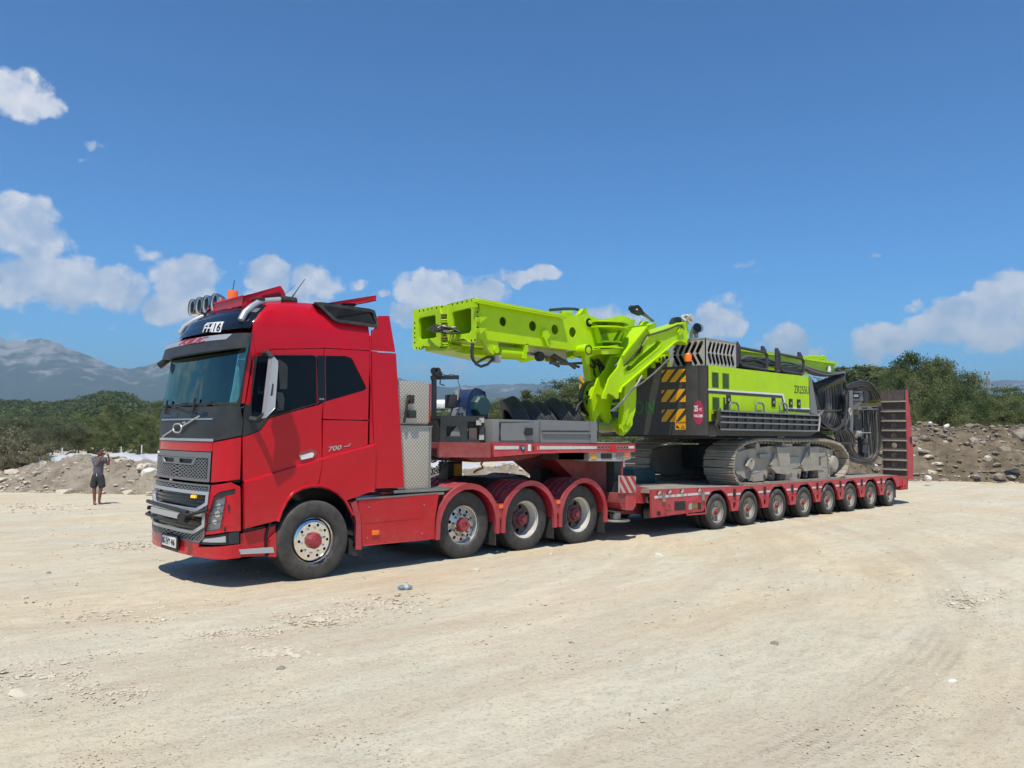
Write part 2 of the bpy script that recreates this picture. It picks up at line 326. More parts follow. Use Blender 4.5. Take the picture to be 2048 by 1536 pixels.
# ================================================================== tractor truck
TR=empty('tractor_truck',(5.6,1.1,0)); INV=Matrix.Translation((-5.6,-1.1,0))
tag(TR,'red tractor truck with roof lamps and silver grille, towing the trailer','truck')
def tp(o):
    """parent to the truck keeping world coordinates"""
    o.parent=TR; o.matrix_parent_inverse=INV; return o
def keep(o,par):
    o.parent=par; o.matrix_parent_inverse=par.matrix_world.inverted() if False else Matrix.Translation(-Vector(ROOT[par.name])); return o
YC=1.115; NN=2.7
WT=[(0,1.235),(3.15,1.235),(3.45,1.215),(3.62,1.16),(3.74,1.08),(3.82,.97),(3.86,.86)]
XT=[(0,4.50),(2.2,4.50),(3.0,4.585),(3.3,4.66),(3.45,4.74),(3.58,4.86),(3.68,5.02),(3.76,5.25),(3.82,5.6),(3.86,6.1)]
DT=[(0,.40),(.95,.39),(1.3,.35),(2.3,.33),(3.0,.30),(3.3,.30),(3.5,.33),(3.7,.43),(3.86,.8)]
def cabP(t,z,off=0):
    w=lerp(WT,z)+off; xc=lerp(XT,z); d=lerp(DT,z)+off; s=1 if t>=0 else -1; a=abs(t)
    if a>=1: return (xc+a-1,YC+s*w,z)
    ph=a*math.pi/2; return (xc-d*max(math.cos(ph),0)**(2/NN),YC+s*w*math.sin(ph)**(2/NN),z)
def inside(p,off):
    z=p.z
    if z>3.86 or z<0: return False
    w=lerp(WT,z)+off; xc=lerp(XT,z); v=abs(p.y-YC)/w
    if p.x>=xc: return v<=1
    return v**NN+((xc-p.x)/(lerp(DT,z)+off))**NN<=1
def K1(px,py,off=0):
    d=ray(px,py); s=6.0
    while s<14 and not inside(CP+d*s,off): s+=.03
    if s>=14: print('MISS',px,py); return (0,2)
    a,b=s-.03,s
    for _ in range(12):
        m=(a+b)/2
        if inside(CP+d*m,off): b=m
        else: a=m
    p=CP+d*b; z=p.z; w=lerp(WT,z)+off; xc=lerp(XT,z); v=min(1,abs(p.y-YC)/w); sg=1 if p.y>YC else -1
    if p.x>=xc: return (sg*(1+p.x-xc),z)
    return (sg*math.atan2(v**(NN/2),((xc-p.x)/(lerp(DT,z)+off))**(NN/2))/(math.pi/2),z)
def K(pts,off=0): return [K1(a,b,off) for a,b in pts]
def mir(poly): return [(-t,z) for t,z in poly][::-1]
def sym(poly): return poly+mir(poly)
def inset(poly,g):
    A=sum(a[0]*b[1]-b[0]*a[1] for a,b in zip(poly,poly[1:]+poly[:1])); s=1 if A>0 else -1
    out=[]
    n=len(poly)
    for i in range(n):
        p0,p,p1=Vector(poly[i-1]),Vector(poly[i]),Vector(poly[(i+1)%n])
        a=(p-p0); b=(p1-p)
        if a.length<1e-6 or b.length<1e-6: out.append(tuple(p)); continue
        a.normalize();b.normalize(); na=Vector((-a.y,a.x))*s; nb=Vector((-b.y,b.x))*s; k=na+nb
        if k.length<.3: out.append(tuple(p+na*g)); continue
        k=k/ (k.length**2)*2; out.append(tuple(p+k*g*1.0))
    return out
def skin(name,m,outer,holes=(),off=0,th=.03,parent=None,g=.005,step=.05,fn=cabP,bev=True,zs=True):
    if g: outer=inset(outer,g)
    loops=[outer]+list(holes); flat=[p for l in loops for p in l]
    tri=tessellate_polygon([[Vector((p[0],p[1],0)) for p in l] for l in loops])
    bm=bmesh.new(); vs=[bm.verts.new((p[0],p[1],0)) for p in flat]
    for t in tri:
        try: bm.faces.new([vs[i] for i in t])
        except ValueError: pass
    t0,t1=min(p[0] for p in flat),max(p[0] for p in flat); z0,z1=min(p[1] for p in flat),max(p[1] for p in flat)
    cuts=[(k*step,'t') for k in range(int(math.floor(max(t0,-1)/step)),int(min(t1,1)/step)+2)]
    cuts=[c for c in cuts if max(t0,-1.0001)<=c[0]<=min(t1,1.0001)]
    for c,_ in cuts: bmesh.ops.bisect_plane(bm,geom=bm.verts[:]+bm.edges[:]+bm.faces[:],dist=1e-6,plane_co=(c,0,0),plane_no=(1,0,0))
    zb=[b for b in sorted(set([a for a,_ in WT]+[a for a,_ in XT]+[a for a,_ in DT])) if z0<b<z1] if zs else []
    for c in zb: bmesh.ops.bisect_plane(bm,geom=bm.verts[:]+bm.edges[:]+bm.faces[:],dist=1e-6,plane_co=(0,c,0),plane_no=(0,1,0))
    bm.verts.ensure_lookup_table(); bm.verts.index_update()
    uv=[(v.co.x,v.co.y) for v in bm.verts]; n=len(uv)
    V=[fn(a,b,off) for a,b in uv]+[fn(a,b,off-th) for a,b in uv]
    F=[]
    for f in bm.faces:
        ix=[v.index for v in f.verts]; F.append(tuple(ix)); F.append(tuple(i+n for i in ix[::-1]))
    for e in bm.edges:
        if len(e.link_faces)==1: a,b=[v.index for v in e.verts]; F.append((a,b,b+n,a+n))
    bm.free(); b=MB(); b.V=V; b.F=F
    o=b.build(name,m,smooth=40)
    return tp(o) if parent is None else o
def tb(mb,name,m,**k): return tp(mb.build(name,m,**k))
# -- outlines traced on the real cab side / front surfaces
Z=lambda px,py: K1(px,py)[1]
seamT=K([(506,719),(514,709),(528,703.4),(547,697.5),(600,697)])
xs=lambda px,py:K1(px,py)
rearX=6.43
def SX(x,z): return (-(1+x-lerp(XT,z)),z)
DX=5.665                                   # door rear seam
z_sm=3.18; z_mid=2.185
tA=K1(478,808)[0]
pB=[K1(482.5,808),K1(491,808)]
# red A pillar
tag(skin('corner_pillar',M['red'],K([(482,808),(497,709),(505,668),(511.5,706),(509,712),(504,719),(490,808)])),'red windscreen pillar',None)
skin('pillar_top_filler',M['red'],K([(497,706),(505,662),(532,690),(528,706),(514,713),(505,719)]),off=-.008,g=0)
skin('corner_pillar',M['red'],mir(K([(482,808),(497,709),(505,668),(511.5,706),(509,712),(504,719),(490,808)])))
# door window frame (upper door)
win1=K([(515,712.5),(547,711.5),(625,711.5),(630,713.5),(632.5,719),(633.5,806),(572,823.5),(537,833),(504,836),(502.5,808)])
up=K([(491,808),(506,719),(514,709.5),(528,704),(547,698.5)])+[SX(DX,z_sm)]+[SX(DX,K1(649,804)[1])]+K([(637,808),(572,825),(537,835),(503.5,838)])
door_up=skin('door_window_frame',M['red'],up,[win1],g=.006)
skin('door_window_frame',M['red'],mir(up),[mir(win1)],g=.006)
skin('side_window',M['tint'],win1,off=-.012,th=.01,g=-.01)
skin('side_window',M['screen'],mir(win1),off=-.012,th=.01,g=-.01)
skin('window_rubber_strip',M['black'],K([(508,712.5),(547,709.5),(626,709.5),(633,713),(635.5,719),(636,807),(572,825.5),(537,835.5),(503,838.5),(500.5,808)]),[win1],off=.004,th=.012,g=0)
# mirror base patch
skin('mirror_base_cover',M['char'],K([(490,808),(503,808),(504,838),(538,836),(521,860),(503,868),(484.5,873),(487,840)]),off=.002)
# door lower skin
dl=K([(484.5,873),(503,868),(521,860),(538,836),(572,826),(637,809)])+[SX(DX,K1(649,804)[1]),SX(DX,K1(645,917)[1])]+K([(486,963)])
skin('door_panel',M['red'],dl,g=.006); skin('door_panel',M['red'],mir(dl),g=.006)
# raised crease below
crz=.045
def cabC(t,z,off=0):      # lower skin stands proud, its shoulder slopes in at the top
    return cabP(t,z,off+.028)
cl=K([(486,966),(560,942),(645,918.5)]); 
lowA=cl+[(SX(DX-.06,1.30))]+K([(620,975),(604,974.5),(583,987),(566,1012),(555,1041),(487,1058)])
skin('lower_cab_side',M['red'],lowA,fn=cabC,th=.055,g=.005)
skin('lower_cab_side',M['red'],mir(lowA),fn=cabC,th=.055,g=.005)
lowB=[SX(DX-.055,1.30),SX(DX,K1(645,918)[1])]+[SX(6.53,K1(748,890)[1]),SX(6.53,K1(745,981)[1])]+K([(706,996),(692,1001),(675,984),(655,973),(632,970),(620,972)])
skin('lower_cab_side',M['red'],lowB,fn=cabC,th=.055,g=.005)
skin('lower_cab_side',M['red'],mir(lowB),fn=cabC,th=.055,g=.005)
# crease shoulder (lit bevel)
mb=MB()
for a,b in [(K1(487,964),K1(645,917)),((K1(645,917)),SX(6.52,K1(748,889)[1]))]:
    for k in range(8):
        q=[(a[0]+(b[0]-a[0])*j/8,a[1]+(b[1]-a[1])*j/8) for j in (k,k+1)]
        v=[cabP(q[0][0],q[0][1]+.016,-.001),cabP(q[1][0],q[1][1]+.016,-.001),cabP(q[1][0],q[1][1]-.012,.028),cabP(q[0][0],q[0][1]-.012,.028)]
        mb.add(v,[(0,1,2,3)])
tb(mb,'shoulder_crease',M['red'],recalc=False)
# rear side panels
win2=K([(652,711.5),(691,712),(702.6,716),(707,722),(732,773),(732,778),(728,781),(652,803)])
pr=[SX(DX,z_sm)]+[SX(6.42,3.20),SX(6.47,z_mid),SX(DX,z_mid)]
skin('rear_cab_panel',M['red'],pr,[win2],g=.006); skin('rear_cab_panel',M['red'],mir(pr),[mir(win2)],g=.006)
skin('side_window',M['tint'],win2,off=-.004,th=.01,g=-.008); skin('side_window',M['tint'],mir(win2),off=-.004,th=.01,g=-.008)
skin('window_pillar_cover',M['blackg'],K([(634.5,711),(651,711),(651,803),(637,807)]),off=.004,th=.01,g=0)
lk=[SX(DX,z_mid-.004),SX(6.47,z_mid-.004),SX(6.51,K1(747,887)[1]),SX(DX,K1(645,917)[1])]
skin('locker_hatch',M['red'],lk,g=.006); skin('locker_hatch',M['red'],mir(lk),g=.006)
# roof side and top
rt=K([(505,668),(512,628)])
fz=3.76
roofN=K([(505.5,667)])+[(-.86,3.42),(-.84,3.60),(-.78,3.70),(-.6,3.745),(0,3.755)]
rs=[SX(6.42,3.205),SX(DX,z_sm+.006)]+K([(600,697),(547,697.5),(528,703),(513,709)])
full=roofN+[(-t,z) for t,z in roofN[:-1]][::-1]
loop=full+[(-t,z) for t,z in rs[::-1]][0:0]
rp=rs+roofN+[(-t,z) for t,z in roofN[:-1][::-1]]+[(-t,z) for t,z in rs[::-1]]+[(2.35,3.86),(0.,3.86),(-2.35,3.86)]
# top border of the skin ends at x=6.42 on both sides
def roofpoly():
    a=rs+roofN+[(-t,z) for t,z in roofN[:-1][::-1]]+[(-t,z) for t,z in rs[::-1]]
    top=[(1+6.42-lerp(XT,z),z) for z in (3.4,3.6,3.75,3.86)]
    return a+top+[(-t,z) for t,z in top[::-1]]
skin('roof_shell',M['red'],roofpoly(),g=0,th=.04,step=.04)
zt=3.86; capn=[cabP(-1+k*.1,zt) for k in range(21)]
mb=MB(); cap=[(6.42,YC-lerp(WT,zt))]+[(p[0],p[1]) for p in capn]+[(6.42,YC+lerp(WT,zt))]; mb.pxy(cap,3.835,3.859); tb(mb,'roof_top',M['red'])
mb=MB(); mb.box(6.40,6.428,YC-1.235,YC+1.235,1.2,3.42); mb.box(6.43,6.55,YC-1.215,YC-1.19,1.2,3.2); mb.box(6.40,6.43,YC-1.0,YC+1.0,3.4,3.84); tb(mb,'cab_back_wall',M['red'])
# black glass brow with lit name board
bg_=[(-.86,3.42),(-.84,3.60),(-.78,3.70),(-.6,3.745),(0,3.755)]
bl=[(-.86,3.36)]+bg_; skin('brow_panel',M['blackg'],bl+[(-t,z) for t,z in bl[::-1]],off=-.004,g=.004,step=.04)
# windscreen and frame
ws=K([(478,806),(485,800),(497,712),(497,700)]); zw0=K1(400,808)[1]
wsp=[(0,zw0-.0)]+K([(440,809)])+[ws[0],ws[1],ws[2],(ws[2][0],3.22),(0,3.26)]
wf=[(-.02,zw0-.03),(K1(482,809)[0],zw0-.03),(K1(482,809)[0],zw0),(K1(499,706)[0],3.2),(K1(499,706)[0],3.3),(-.02,3.3)]
wso=K([(479,809)]); 
half=[(K1(472,808)[0],zw0+.015),(K1(478,800)[0],zw0+.08),(K1(494,712)[0],3.04),(K1(494,712)[0]+.02,3.21)]
hole=[(t,z) for t,z in half]+[(-t,z) for t,z in half[::-1]]
fr=[(K1(482,809)[0],zw0-.02),(K1(497.5,709)[0],3.05),(K1(504,690)[0],3.3)]
skin('windscreen_frame',M['black'],fr+[(-t,z) for t,z in fr[::-1]],[hole],off=-.003,step=.05)
skin('windscreen',M['screen'],hole,off=-.010,th=.008,g=-.008,step=.05)
# sun visor
vl=K1(495,694.5,.13); 
def vis(t,z,off=0): return cabP(t,z,off)
_vt=K1(496,667,.13); _vm=K1(462,667,.13); _vb=K1(494,695,.13); _vc=K1(400,677,.13)
_vh=[(_vb[0],_vb[1]),(_vt[0],_vt[1]),(_vm[0],_vm[1]),(0,_vc[1])]; vis_l=_vh[:3]+[(-t,z) for t,z in _vh[:3][::-1]]+[(.4,_vb[1]-.03),(0,_vb[1]-.035),(-.4,_vb[1]-.03)]
skin('sun_visor',M['char'],vis_l,off=.13,th=.11,g=0,step=.05,zs=False)
_tr=K([(452,678.5),(464.5,667.5)],.136); skin('visor_trim',M['silver'],_tr+[(-t,z) for t,z in _tr[::-1]],off=.136,th=.006,g=0,step=.05,zs=False)
def onvisor(px,py,d): a,b=K1(px,py,.136); return cabP(a,b,.136+d)
quad_text('KILIC',[(366,679.5),(419,672.5),(410,684),(357,690.5)],onvisor,mat('red_vinyl',(.50,.01,.03),.4),TR,INV,shear=.3,bold=.02)
# name board lettering on the brow
mb=MB()
def brow(u,v,d=0): return cabP(u,v,.006+d)
a0,a1=-.155,-.405
skin('name_board',M['white'],K([(429,644.5),(448.5,643),(441.5,664.5),(423,664.5)]),off=.008,th=.01,g=0,zs=False)
skin('name_board',M['white'],K([(414,646),(430,644.5),(429.5,646.5),(413.5,648)]),off=.008,th=.01,g=0,zs=False)
def onbrow(px,py,d): a,b=K1(px,py); return cabP(a,b,.008+d)
quad_text('FH',[(412,649),(428,647.5),(422,664),(406.5,664.5)],onbrow,M['white'],TR,INV,bold=.01)
quad_text('16',[(432,646.5),(445,645.5),(440,662.5),(427,663)],onbrow,M['blackg'],TR,INV,bold=.01)
for s in (-1,1): skin('marker_lamp',M['grille'],[(s*.66,3.60),(s*.66,3.665),(s*.755,3.655),(s*.765,3.59)],off=.004,th=.01,g=0)
skin('roof_marker_lamp',M['lamp_r'],[(-.12,3.715),(-.12,3.735),(-.17,3.735),(-.17,3.715)],off=.004,th=.012,g=0)
# dark panel under the windscreen
zb=K1(400,884)[1]
dk=[(0,zw0-.035)]+[(K1(482,809)[0],zw0-.035)]+K([(487,840),(484,872),(428,882.5)])+[(0,K1(425,883)[1])]
dkp=dk[:-1]; skin('dark_front_panel',M['char'],dkp+[(-t,z) for t,z in dkp[::-1]],off=.0,g=.004)
zc=K1(425,883)[1]
tg=K1(424,900)[0]
skin('chrome_strip',M['chrome'],[(tg-.02,zc),(tg-.02,zc+.035),(-tg+.02,zc+.035),(-tg+.02,zc)],off=.012,th=.012,g=0)
skin('chrome_strip',M['chrome'],[(tg+.02,2.155),(tg+.0,2.175),(-tg-.0,2.175),(-tg-.02,2.155)],off=.008,th=.008,g=0)
# wiper arms and grab steps
for t in (-.17,.20): 
    mb=MB(); mb.tube([cabP(t,2.24,.03),cabP(t,2.44,.035)],.016,8); mb.tube([cabP(t,2.30,.04),cabP(t+.34,2.37,.02)],.008,6); mb.tube([cabP(t-.25,2.385,.012),cabP(t+.42,2.372,.012)],.008,6); tb(mb,'wiper',M['black'])
for t in (-.38,.02,.42):
    skin('step_recess',M['blackg'],[(t,2.20),(t,2.25),(t+.06,2.26),(t+.10,2.235),(t+.16,2.235),(t+.2,2.26),(t+.26,2.25),(t+.26,2.20)],off=.004,th=.008,g=0)
# emblem : ring with diagonal bar
def fr_(t,z,o=0): return cabP(t,z,o)
mb=MB(); c0=(0.0,zc+.17)
mb.tube([fr_(c0[0]+.036*math.cos(a)/1.0,c0[1]+.06*math.sin(a),.03) for a in [2*math.pi*k/20 for k in range(20)]],.011,8,closed=True)
mb.tube([fr_(-.27,c0[1]+.16,.018),fr_(-.05,c0[1]+.03,.028)],.012,6); mb.tube([fr_(.05,c0[1]-.03,.028),fr_(.25,c0[1]-.12,.018)],.012,6)
mb.tube([fr_(-.045,c0[1]+.07,.03),fr_(-.075,c0[1]+.085,.03),fr_(-.07,c0[1]+.05,.03)],.009,6)
tb(mb,'badge',M['silver'])
# red front panel with the upper grille let in
zr0=K1(430,966)[1]; zg1=K1(423,905)[1]; zg0=K1(420,966)[1]+.01
rf=K([(428,884),(484,873.5),(481,959),(424,968)])
rfp=[(0,zc-.01)]+rf
rfp=[rf[0],rf[1],rf[2],rf[3]]
gl=[(tg,zg1),(tg,zg0+.005)]
outer=[ (tg-.01,zc-.008),rf[1],rf[2],(tg,zr0)]
skin('front_corner_panel',M['red'],outer,g=.004); skin('front_corner_panel',M['red'],mir(outer),g=.004)
skin('front_red_band',M['red'],[(tg-.005,zc-.008),(tg-.005,zg1+.01),(-tg+.005,zg1+.01),(-tg+.005,zc-.008)],g=0)
go=[(tg+.005,zg1),(tg+.012,zg0),(-tg-.012,zg0),(-tg-.005,zg1)]
gi=[(tg+.045,zg1-.075),(tg+.05,zg0+.035),(-tg-.05,zg0+.035),(-tg-.045,zg1-.075)]
skin('upper_grille_frame',M['grille'],go,[gi],off=.016,th=.04,g=0,step=.05)
def inpoly(p,poly):
    c=False;n=len(poly)
    for i in range(n):
        a,b=poly[i],poly[i-1]
        if (a[1]>p[1])!=(b[1]>p[1]) and p[0]<(b[0]-a[0])*(p[1]-a[1])/(b[1]-a[1])+a[0]: c=not c
    return c
def lattice(poly,excl,off,du=.052,dv=.046,fn=cabP,th=.012,k=.70):
    """diamond mesh: one ring round every hole"""
    mb=MB(); t0,t1=min(p[0] for p in poly),max(p[0] for p in poly); z0,z1=min(p[1] for p in poly),max(p[1] for p in poly)
    nt_=int((t1-t0)/du)+2; nz=int((z1-z0)/dv*2)+3
    for j in range(nz):
        for i in range(nt_):
            c=(t0+(i+.5*(j%2))*du,z0+j*dv/2)
            if not inpoly(c,poly) or any(inpoly(c,e) for e in excl): continue
            o=[(c[0]+du/2,c[1]),(c[0],c[1]+dv/2),(c[0]-du/2,c[1]),(c[0],c[1]-dv/2)]; q=[(c[0]+(x-c[0])*k,c[1]+(y-c[1])*k) for x,y in o]
            v=[fn(a,b,off) for a,b in o]+[fn(a,b,off) for a,b in q]+[fn(a,b,off-th) for a,b in q]
            mb.add(v,[(a,(a+1)%4,4+(a+1)%4,4+a) for a in range(4)]+[(4+a,4+(a+1)%4,8+(a+1)%4,8+a) for a in range(4)])
    return mb
zi=[(.22,zg1-.085),(.20,zg1-.15),(-.20,zg1-.15),(-.22,zg1-.085)]
mb=lattice(gi,[[(.24,zg1-.08),(.22,zg1-.165),(-.22,zg1-.165),(-.24,zg1-.08)]],.012); tp(tag(mb.build('grille_mesh',M['grille'],smooth=0,recalc=False),kind='stuff'))
skin('grille_backing',M['black'],go,off=-.01,th=.02,g=.02)
hz=zg1-.09
skin('grille_inlet_frame',M['grille'],[(.26,hz+.01),(.22,hz-.085),(-.22,hz-.085),(-.26,hz+.01)],[[(.21,hz-.005),(.18,hz-.065),(.02,hz-.065),(.02,hz-.005)],[(-.02,hz-.005),(-.02,hz-.065),(-.18,hz-.065),(-.21,hz-.005)]],off=.018,th=.02,g=0)
lettering('VOLVO',.034,M['white'],lambda u,v,d:cabP(.44-u/1.6,zg1-.045+v,.018+d),TR,spacing=1.9).matrix_parent_inverse=INV
# lower grille
zl1=zg0-.035; zl0=K1(395,1088)[1]; tl=K1(421,972)[0]; tl0=K1(398,1083)[0]
lo=[(tl,zl1),(tl+.02,zl0+.10),(tl+.10,zl0+.02),(-tl-.10,zl0+.02),(-tl-.02,zl0+.10),(-tl,zl1)]
zu1,zu0=zl1-.125,zl1-.315; zd1,zd0=zl1-.40,zl1-.60
def opening(a,b,w,c): return [(w,a),(w,a-(a-b)*.55),(w-c,b),(-w+c,b),(-w,a-(a-b)*.55),(-w,a)]
o1=opening(zu1,zu0,.46,.14); o2=opening(zd1,zd0,.44,.14)
def grow(p,g): return inset(p,-g)
skin('lower_grille_frame',M['grille'],lo,[inset(lo,.022)],off=.02,th=.05,g=0)
mb=lattice(inset(lo,.016),[grow(o1,.03),grow(o2,.03)],.016); tp(tag(mb.build('grille_mesh',M['grille'],smooth=0,recalc=False),kind='stuff'))
skin('grille_backing',M['black'],lo,off=-.03,th=.02,g=.01)
for o in (o1,o2):
    skin('inlet_frame',M['silver'],grow(o,.038),[inset(o,.004)],off=.034,th=.06,g=0)
    skin('inlet_void',M['blackg'],grow(o,.02),off=-.01,th=.01,g=0)
    z1=max(p[1] for p in o);z0=min(p[1] for p in o); 
    for k in range(1,4):
        z=z1-(z1-z0)*k/4; w=.43 if k<3 else .36
        mb=MB(); q=[cabP(-w+w*2*i/16,z+dz,oo) for i in range(17) for dz,oo in ((-.006,.012),(.006,.012),(.006,-.008),(-.006,-.008))]
        f=[]
        for i in range(16):
            for e in range(4): f.append((i*4+e,i*4+(e+1)%4,i*4+4+(e+1)%4,i*4+4+e))
        mb.add(q,f); tb(mb,'grille_slat',M['char'],smooth=0)
for (t,z) in ((-.24,zu1-.035),(.05,zd1-.03),(-.14,zd1-.03),(.36,zu1-.03)):
    skin('strobe_lamp',M['lampy'] if t!=.36 else M['grille'],[(t,z-.018),(t,z+.018),(t-.07,z+.018),(t-.07,z-.018)],off=.045,th=.03,g=0)
# winch-like coupling across the grille
zc2=zu0-.045
mb=MB()
mb.tube([cabP(.40,zc2+.02,.06),cabP(.3,zc2+.05,.12),cabP(0,zc2+.05,.16),cabP(-.3,zc2+.01,.14)],.028,8)
mb.tube([cabP(.40,zc2-.12,.06),cabP(.3,zc2-.13,.12),cabP(0,zc2-.13,.16),cabP(-.3,zc2-.11,.14)],.024,8)
mb.tube([cabP(-.28,zc2-.05,.10),cabP(-.28,zc2-.05,.22)],.06,12); mb.tube([cabP(-.3,zc2-.03,.15),cabP(-.52,zc2+.05,.04)],.022,8)
mb.tube([cabP(.36,zc2-.05,.05),cabP(.36,zc2-.05,.10)],.03,12)
tb(mb,'towing_bracket',M['black'])
skin('light_bar',M['silver'],[(.10,zc2+.005),(.10,zc2-.07),(-.24,zc2-.085),(-.24,zc2-.01)],off=.17,th=.04,g=0)
# headlight cluster
for s in (1,-1):
    mm=(lambda p:p) if s==1 else mir
    hb=K([(425,972),(462,966),(479,975),(481,1062),(441,1062),(409,1066),(404,1074),(401,1090),(397,1090),(408,1050),(421,990)])
    lens=K([(427,999),(452,993),(441,1058),(410,1063)])
    ind=K([(428,992),(440,983.5),(471,976.5),(470,987.5),(426,998)])
    fog=K([(404.5,1073),(455,1066.5),(455,1089),(400,1088)])
    skin('headlamp_surround',M['red'],mm(K([(423,970.5),(462,964.5),(480,972.5),(481,1062),(456,1063.5),(404,1070),(399,1091),(396,1090),(407,1050),(420,990)])),[mm(lens),mm(ind)],off=.006,th=.03,g=0)
    skin('headlamp_bowl',M['silver'],mm(lens),off=-.03,th=.01,g=-.01)
    hl=skin('headlamp_lens',M['lens'],mm(lens),off=.004,th=.004,g=0)
    ll=mm(lens); cx_=sum(p[0] for p in ll)/4; cz_=sum(p[1] for p in ll)/4
    for dt,dz,r in ((-.03,.10,.045),(-.02,0,.05),(.02,-.10,.04)):
        skin('headlamp_reflector',M['chrome'],[(cx_+s*dt+r*math.cos(a),cz_+dz+r*.8*math.sin(a)) for a in [2*math.pi*k/10 for k in range(10)]],off=-.02,th=.02,g=0)
    skin('indicator_strip',M['black'],mm(ind),off=-.002,th=.01,g=0)
    skin('fog_lamp',M['black'],mm(fog),off=.004,th=.02,g=0); f2=inset(mm(fog),.02); skin('fog_lamp_lens',M['silver'],[f2[0],f2[1],f2[2],f2[3]],off=.008,th=.006,g=.01)
    skin('lamp_end_cover',M['char'],mm(K([(456.5,1066),(478,1063.5),(478,1086.5),(457,1089)])),off=.004,th=.02,g=0)
    gb=MB()
    for k in range(5):
        f=k/4; a=Vector((ll[0][0],ll[0][1])).lerp(Vector((ll[3][0],ll[3][1])),f); b=Vector((ll[1][0],ll[1][1])).lerp(Vector((ll[2][0],ll[2][1])),f)
        gb.tube([cabP(a.x,a.y,.035),cabP((a.x+b.x)/2,(a.y+b.y)/2,.045),cabP(b.x,b.y,.035)],.004,5)
    for i,j in ((0,3),(1,2)): gb.tube([cabP(*ll[i],.035),cabP(*ll[j],.035)],.004,5)
    tb(gb,'lamp_guard',M['black'])
    for q in ((457,1014),(449,1058)): 
        t,z=K1(*q); t*=s if s==1 else -1; skin('lamp_washer',M['black'],[(t-.012,z-.03),(t-.012,z+.03),(t+.012,z+.03),(t+.012,z-.03)],off=.03,th=.03,g=0)
# bumper
zbt=K1(450,1091)[1]
bt=[(-1.07,zbt+.005),(K1(400,1092)[0],zbt-.0),(0,zl0+.0)]
ztp=zl0+.015
nb=K([(481,1088),(450,1092),(400,1094)]); bot=K([(481,1115),(450,1118),(422,1115)]); zb0=bot[1][1]
bp=[(nb[0][0],nb[0][1]),nb[1],(nb[2][0],nb[2][1]),(tl0+.0,nb[2][1]),(tl+.10,zl0+.015)]
bb=[(-.45,zb0+.0),(-.8,zb0-.005),(bot[0][0],bot[0][1])]
skin('bumper',M['red'],bp+[(-t,z) for t,z in bp[::-1]]+[(-t,z) for t,z in bb[::-1]]+[(0,zb0)]+bb,off=.012,th=.08,g=0)
mb=MB(); mb.pxy([cabP(-1.05+k*.1,.5,-.05)[:2] for k in range(22)]+[(5.0,2.3),(5.0,-.07)],.50,.53); tb(mb,'bumper_underside',M['black'])
# number plate
pa=.34
def plt(u,v,d=0):
    b=cabP(0,.6,.055); return (b[0]-d+ (0),YC+pa-u,.60+v)
def plate_fn(u,v,d): return (cabP(0.0,.55,.04)[0]-d-.02,YC+.17-u,.465+v)
pl=MB(); q=[(0,0),(.52,0),(.52,.13),(0,.13)]; pl.plate([q],plate_fn,.004,.014); tb(pl,'number_plate',M['white'])
pl=MB(); pl.plate([[(-.02,-.045),(.54,-.045),(.54,.15),(-.02,.15)]],plate_fn,-.02,.0035); tb(pl,'plate_holder',M['black'])
pl=MB(); pl.plate([[(0,0),(.045,0),(.045,.13),(0,.13)]],plate_fn,.005,.0155); tb(pl,'plate_band',mat('plate_blue',(.01,.05,.35),.4))
def plate_text():
    me=text_mesh('06 EVY 446',.12,bold=.0); a1=max(v.co.x for v in me.vertices)
    for v in me.vertices: v.co=Vector(plate_fn(.055+v.co.x/a1*.44,.024+v.co.y,.016+v.co.z))
    me.materials.clear(); me.materials.append(M['blackg']); o=link('lettering',me); tp(o)
plate_text()
# side step corner
mb=MB(); mb.pxz(S(-.10,[(482,1068),(552,1052),(552,1112),(482,1114)]),-.08,.1); tb(mb,'step_housing',M['red'])
mb=MB(); mb.pxz(S(-.12,[(478,1100),(544,1095),(546,1104),(480,1108)]),-.135,.08); tb(mb,'step_tread',M['silver'],bevel=.012)
mb=MB(); mb.pxz(S(-.13,[(540,1080),(552,1066),(552,1113),(538,1113)]),-.13,-.07); tb(mb,'step_end_cover',M['red'],bevel=.006)
mb=MB(); mb.pxz(S(.0,[(478,962),(500,962),(500,1056),(556,1045),(552,1056),(482,1070)]),-.06,.6); tb(mb,'step_well',M['blackg'])
# wheel arch lips
for s in (-1,1):
    mb=MB(); arc=S(-.14,[(555,1043),(562,1022),(573,1001),(587,985),(604,975.5),(622,971.5),(641,971.5),(658,976),(675,986),(690,1001),(705,1030)])
    y=YC+s*(YC+.15)
    mb.tube([(x,y,z) for x,z in arc],.022,8); tb(mb,'arch_lip',M['red'])
# interior
M['bunk']=mat('brightened_bunk_wall',(.22,.30,.28),.8)  # bunk wall colour raised to teal-grey to brighten the cab interior
mb=MB(); mb.box(4.45,6.38,YC-1.15,YC+1.15,1.35,1.5); tb(mb,'cab_floor',M['black'])
mb=MB(); mb.pxz([(4.30,1.5),(4.30,2.26),(4.5,2.33),(4.78,2.22),(4.78,1.5)],YC-.85,YC+.85); tb(mb,'dashboard',M['black'])
mb=MB(); mb.box(6.0,6.36,YC-1.15,YC+1.15,1.5,3.3); tb(mb,'bunk_wall',M['bunk'])
mb=MB(); mb.box(4.75,6.38,YC-1.1,YC+1.1,3.24,3.30); tb(mb,'headliner',M['lgrey'])
for yy in (YC-.62,YC+.62):
    mb=MB(); mb.box(5.1,5.6,yy-.26,yy+.26,1.9,2.05); mb.pxz([(5.52,2.0),(5.62,2.0),(5.82,2.75),(5.72,2.78)],yy-.25,yy+.25); mb.box(5.2,5.5,yy-.2,yy+.2,1.5,1.9); tb(mb,'cab_seat',M['char'],bevel=.03)
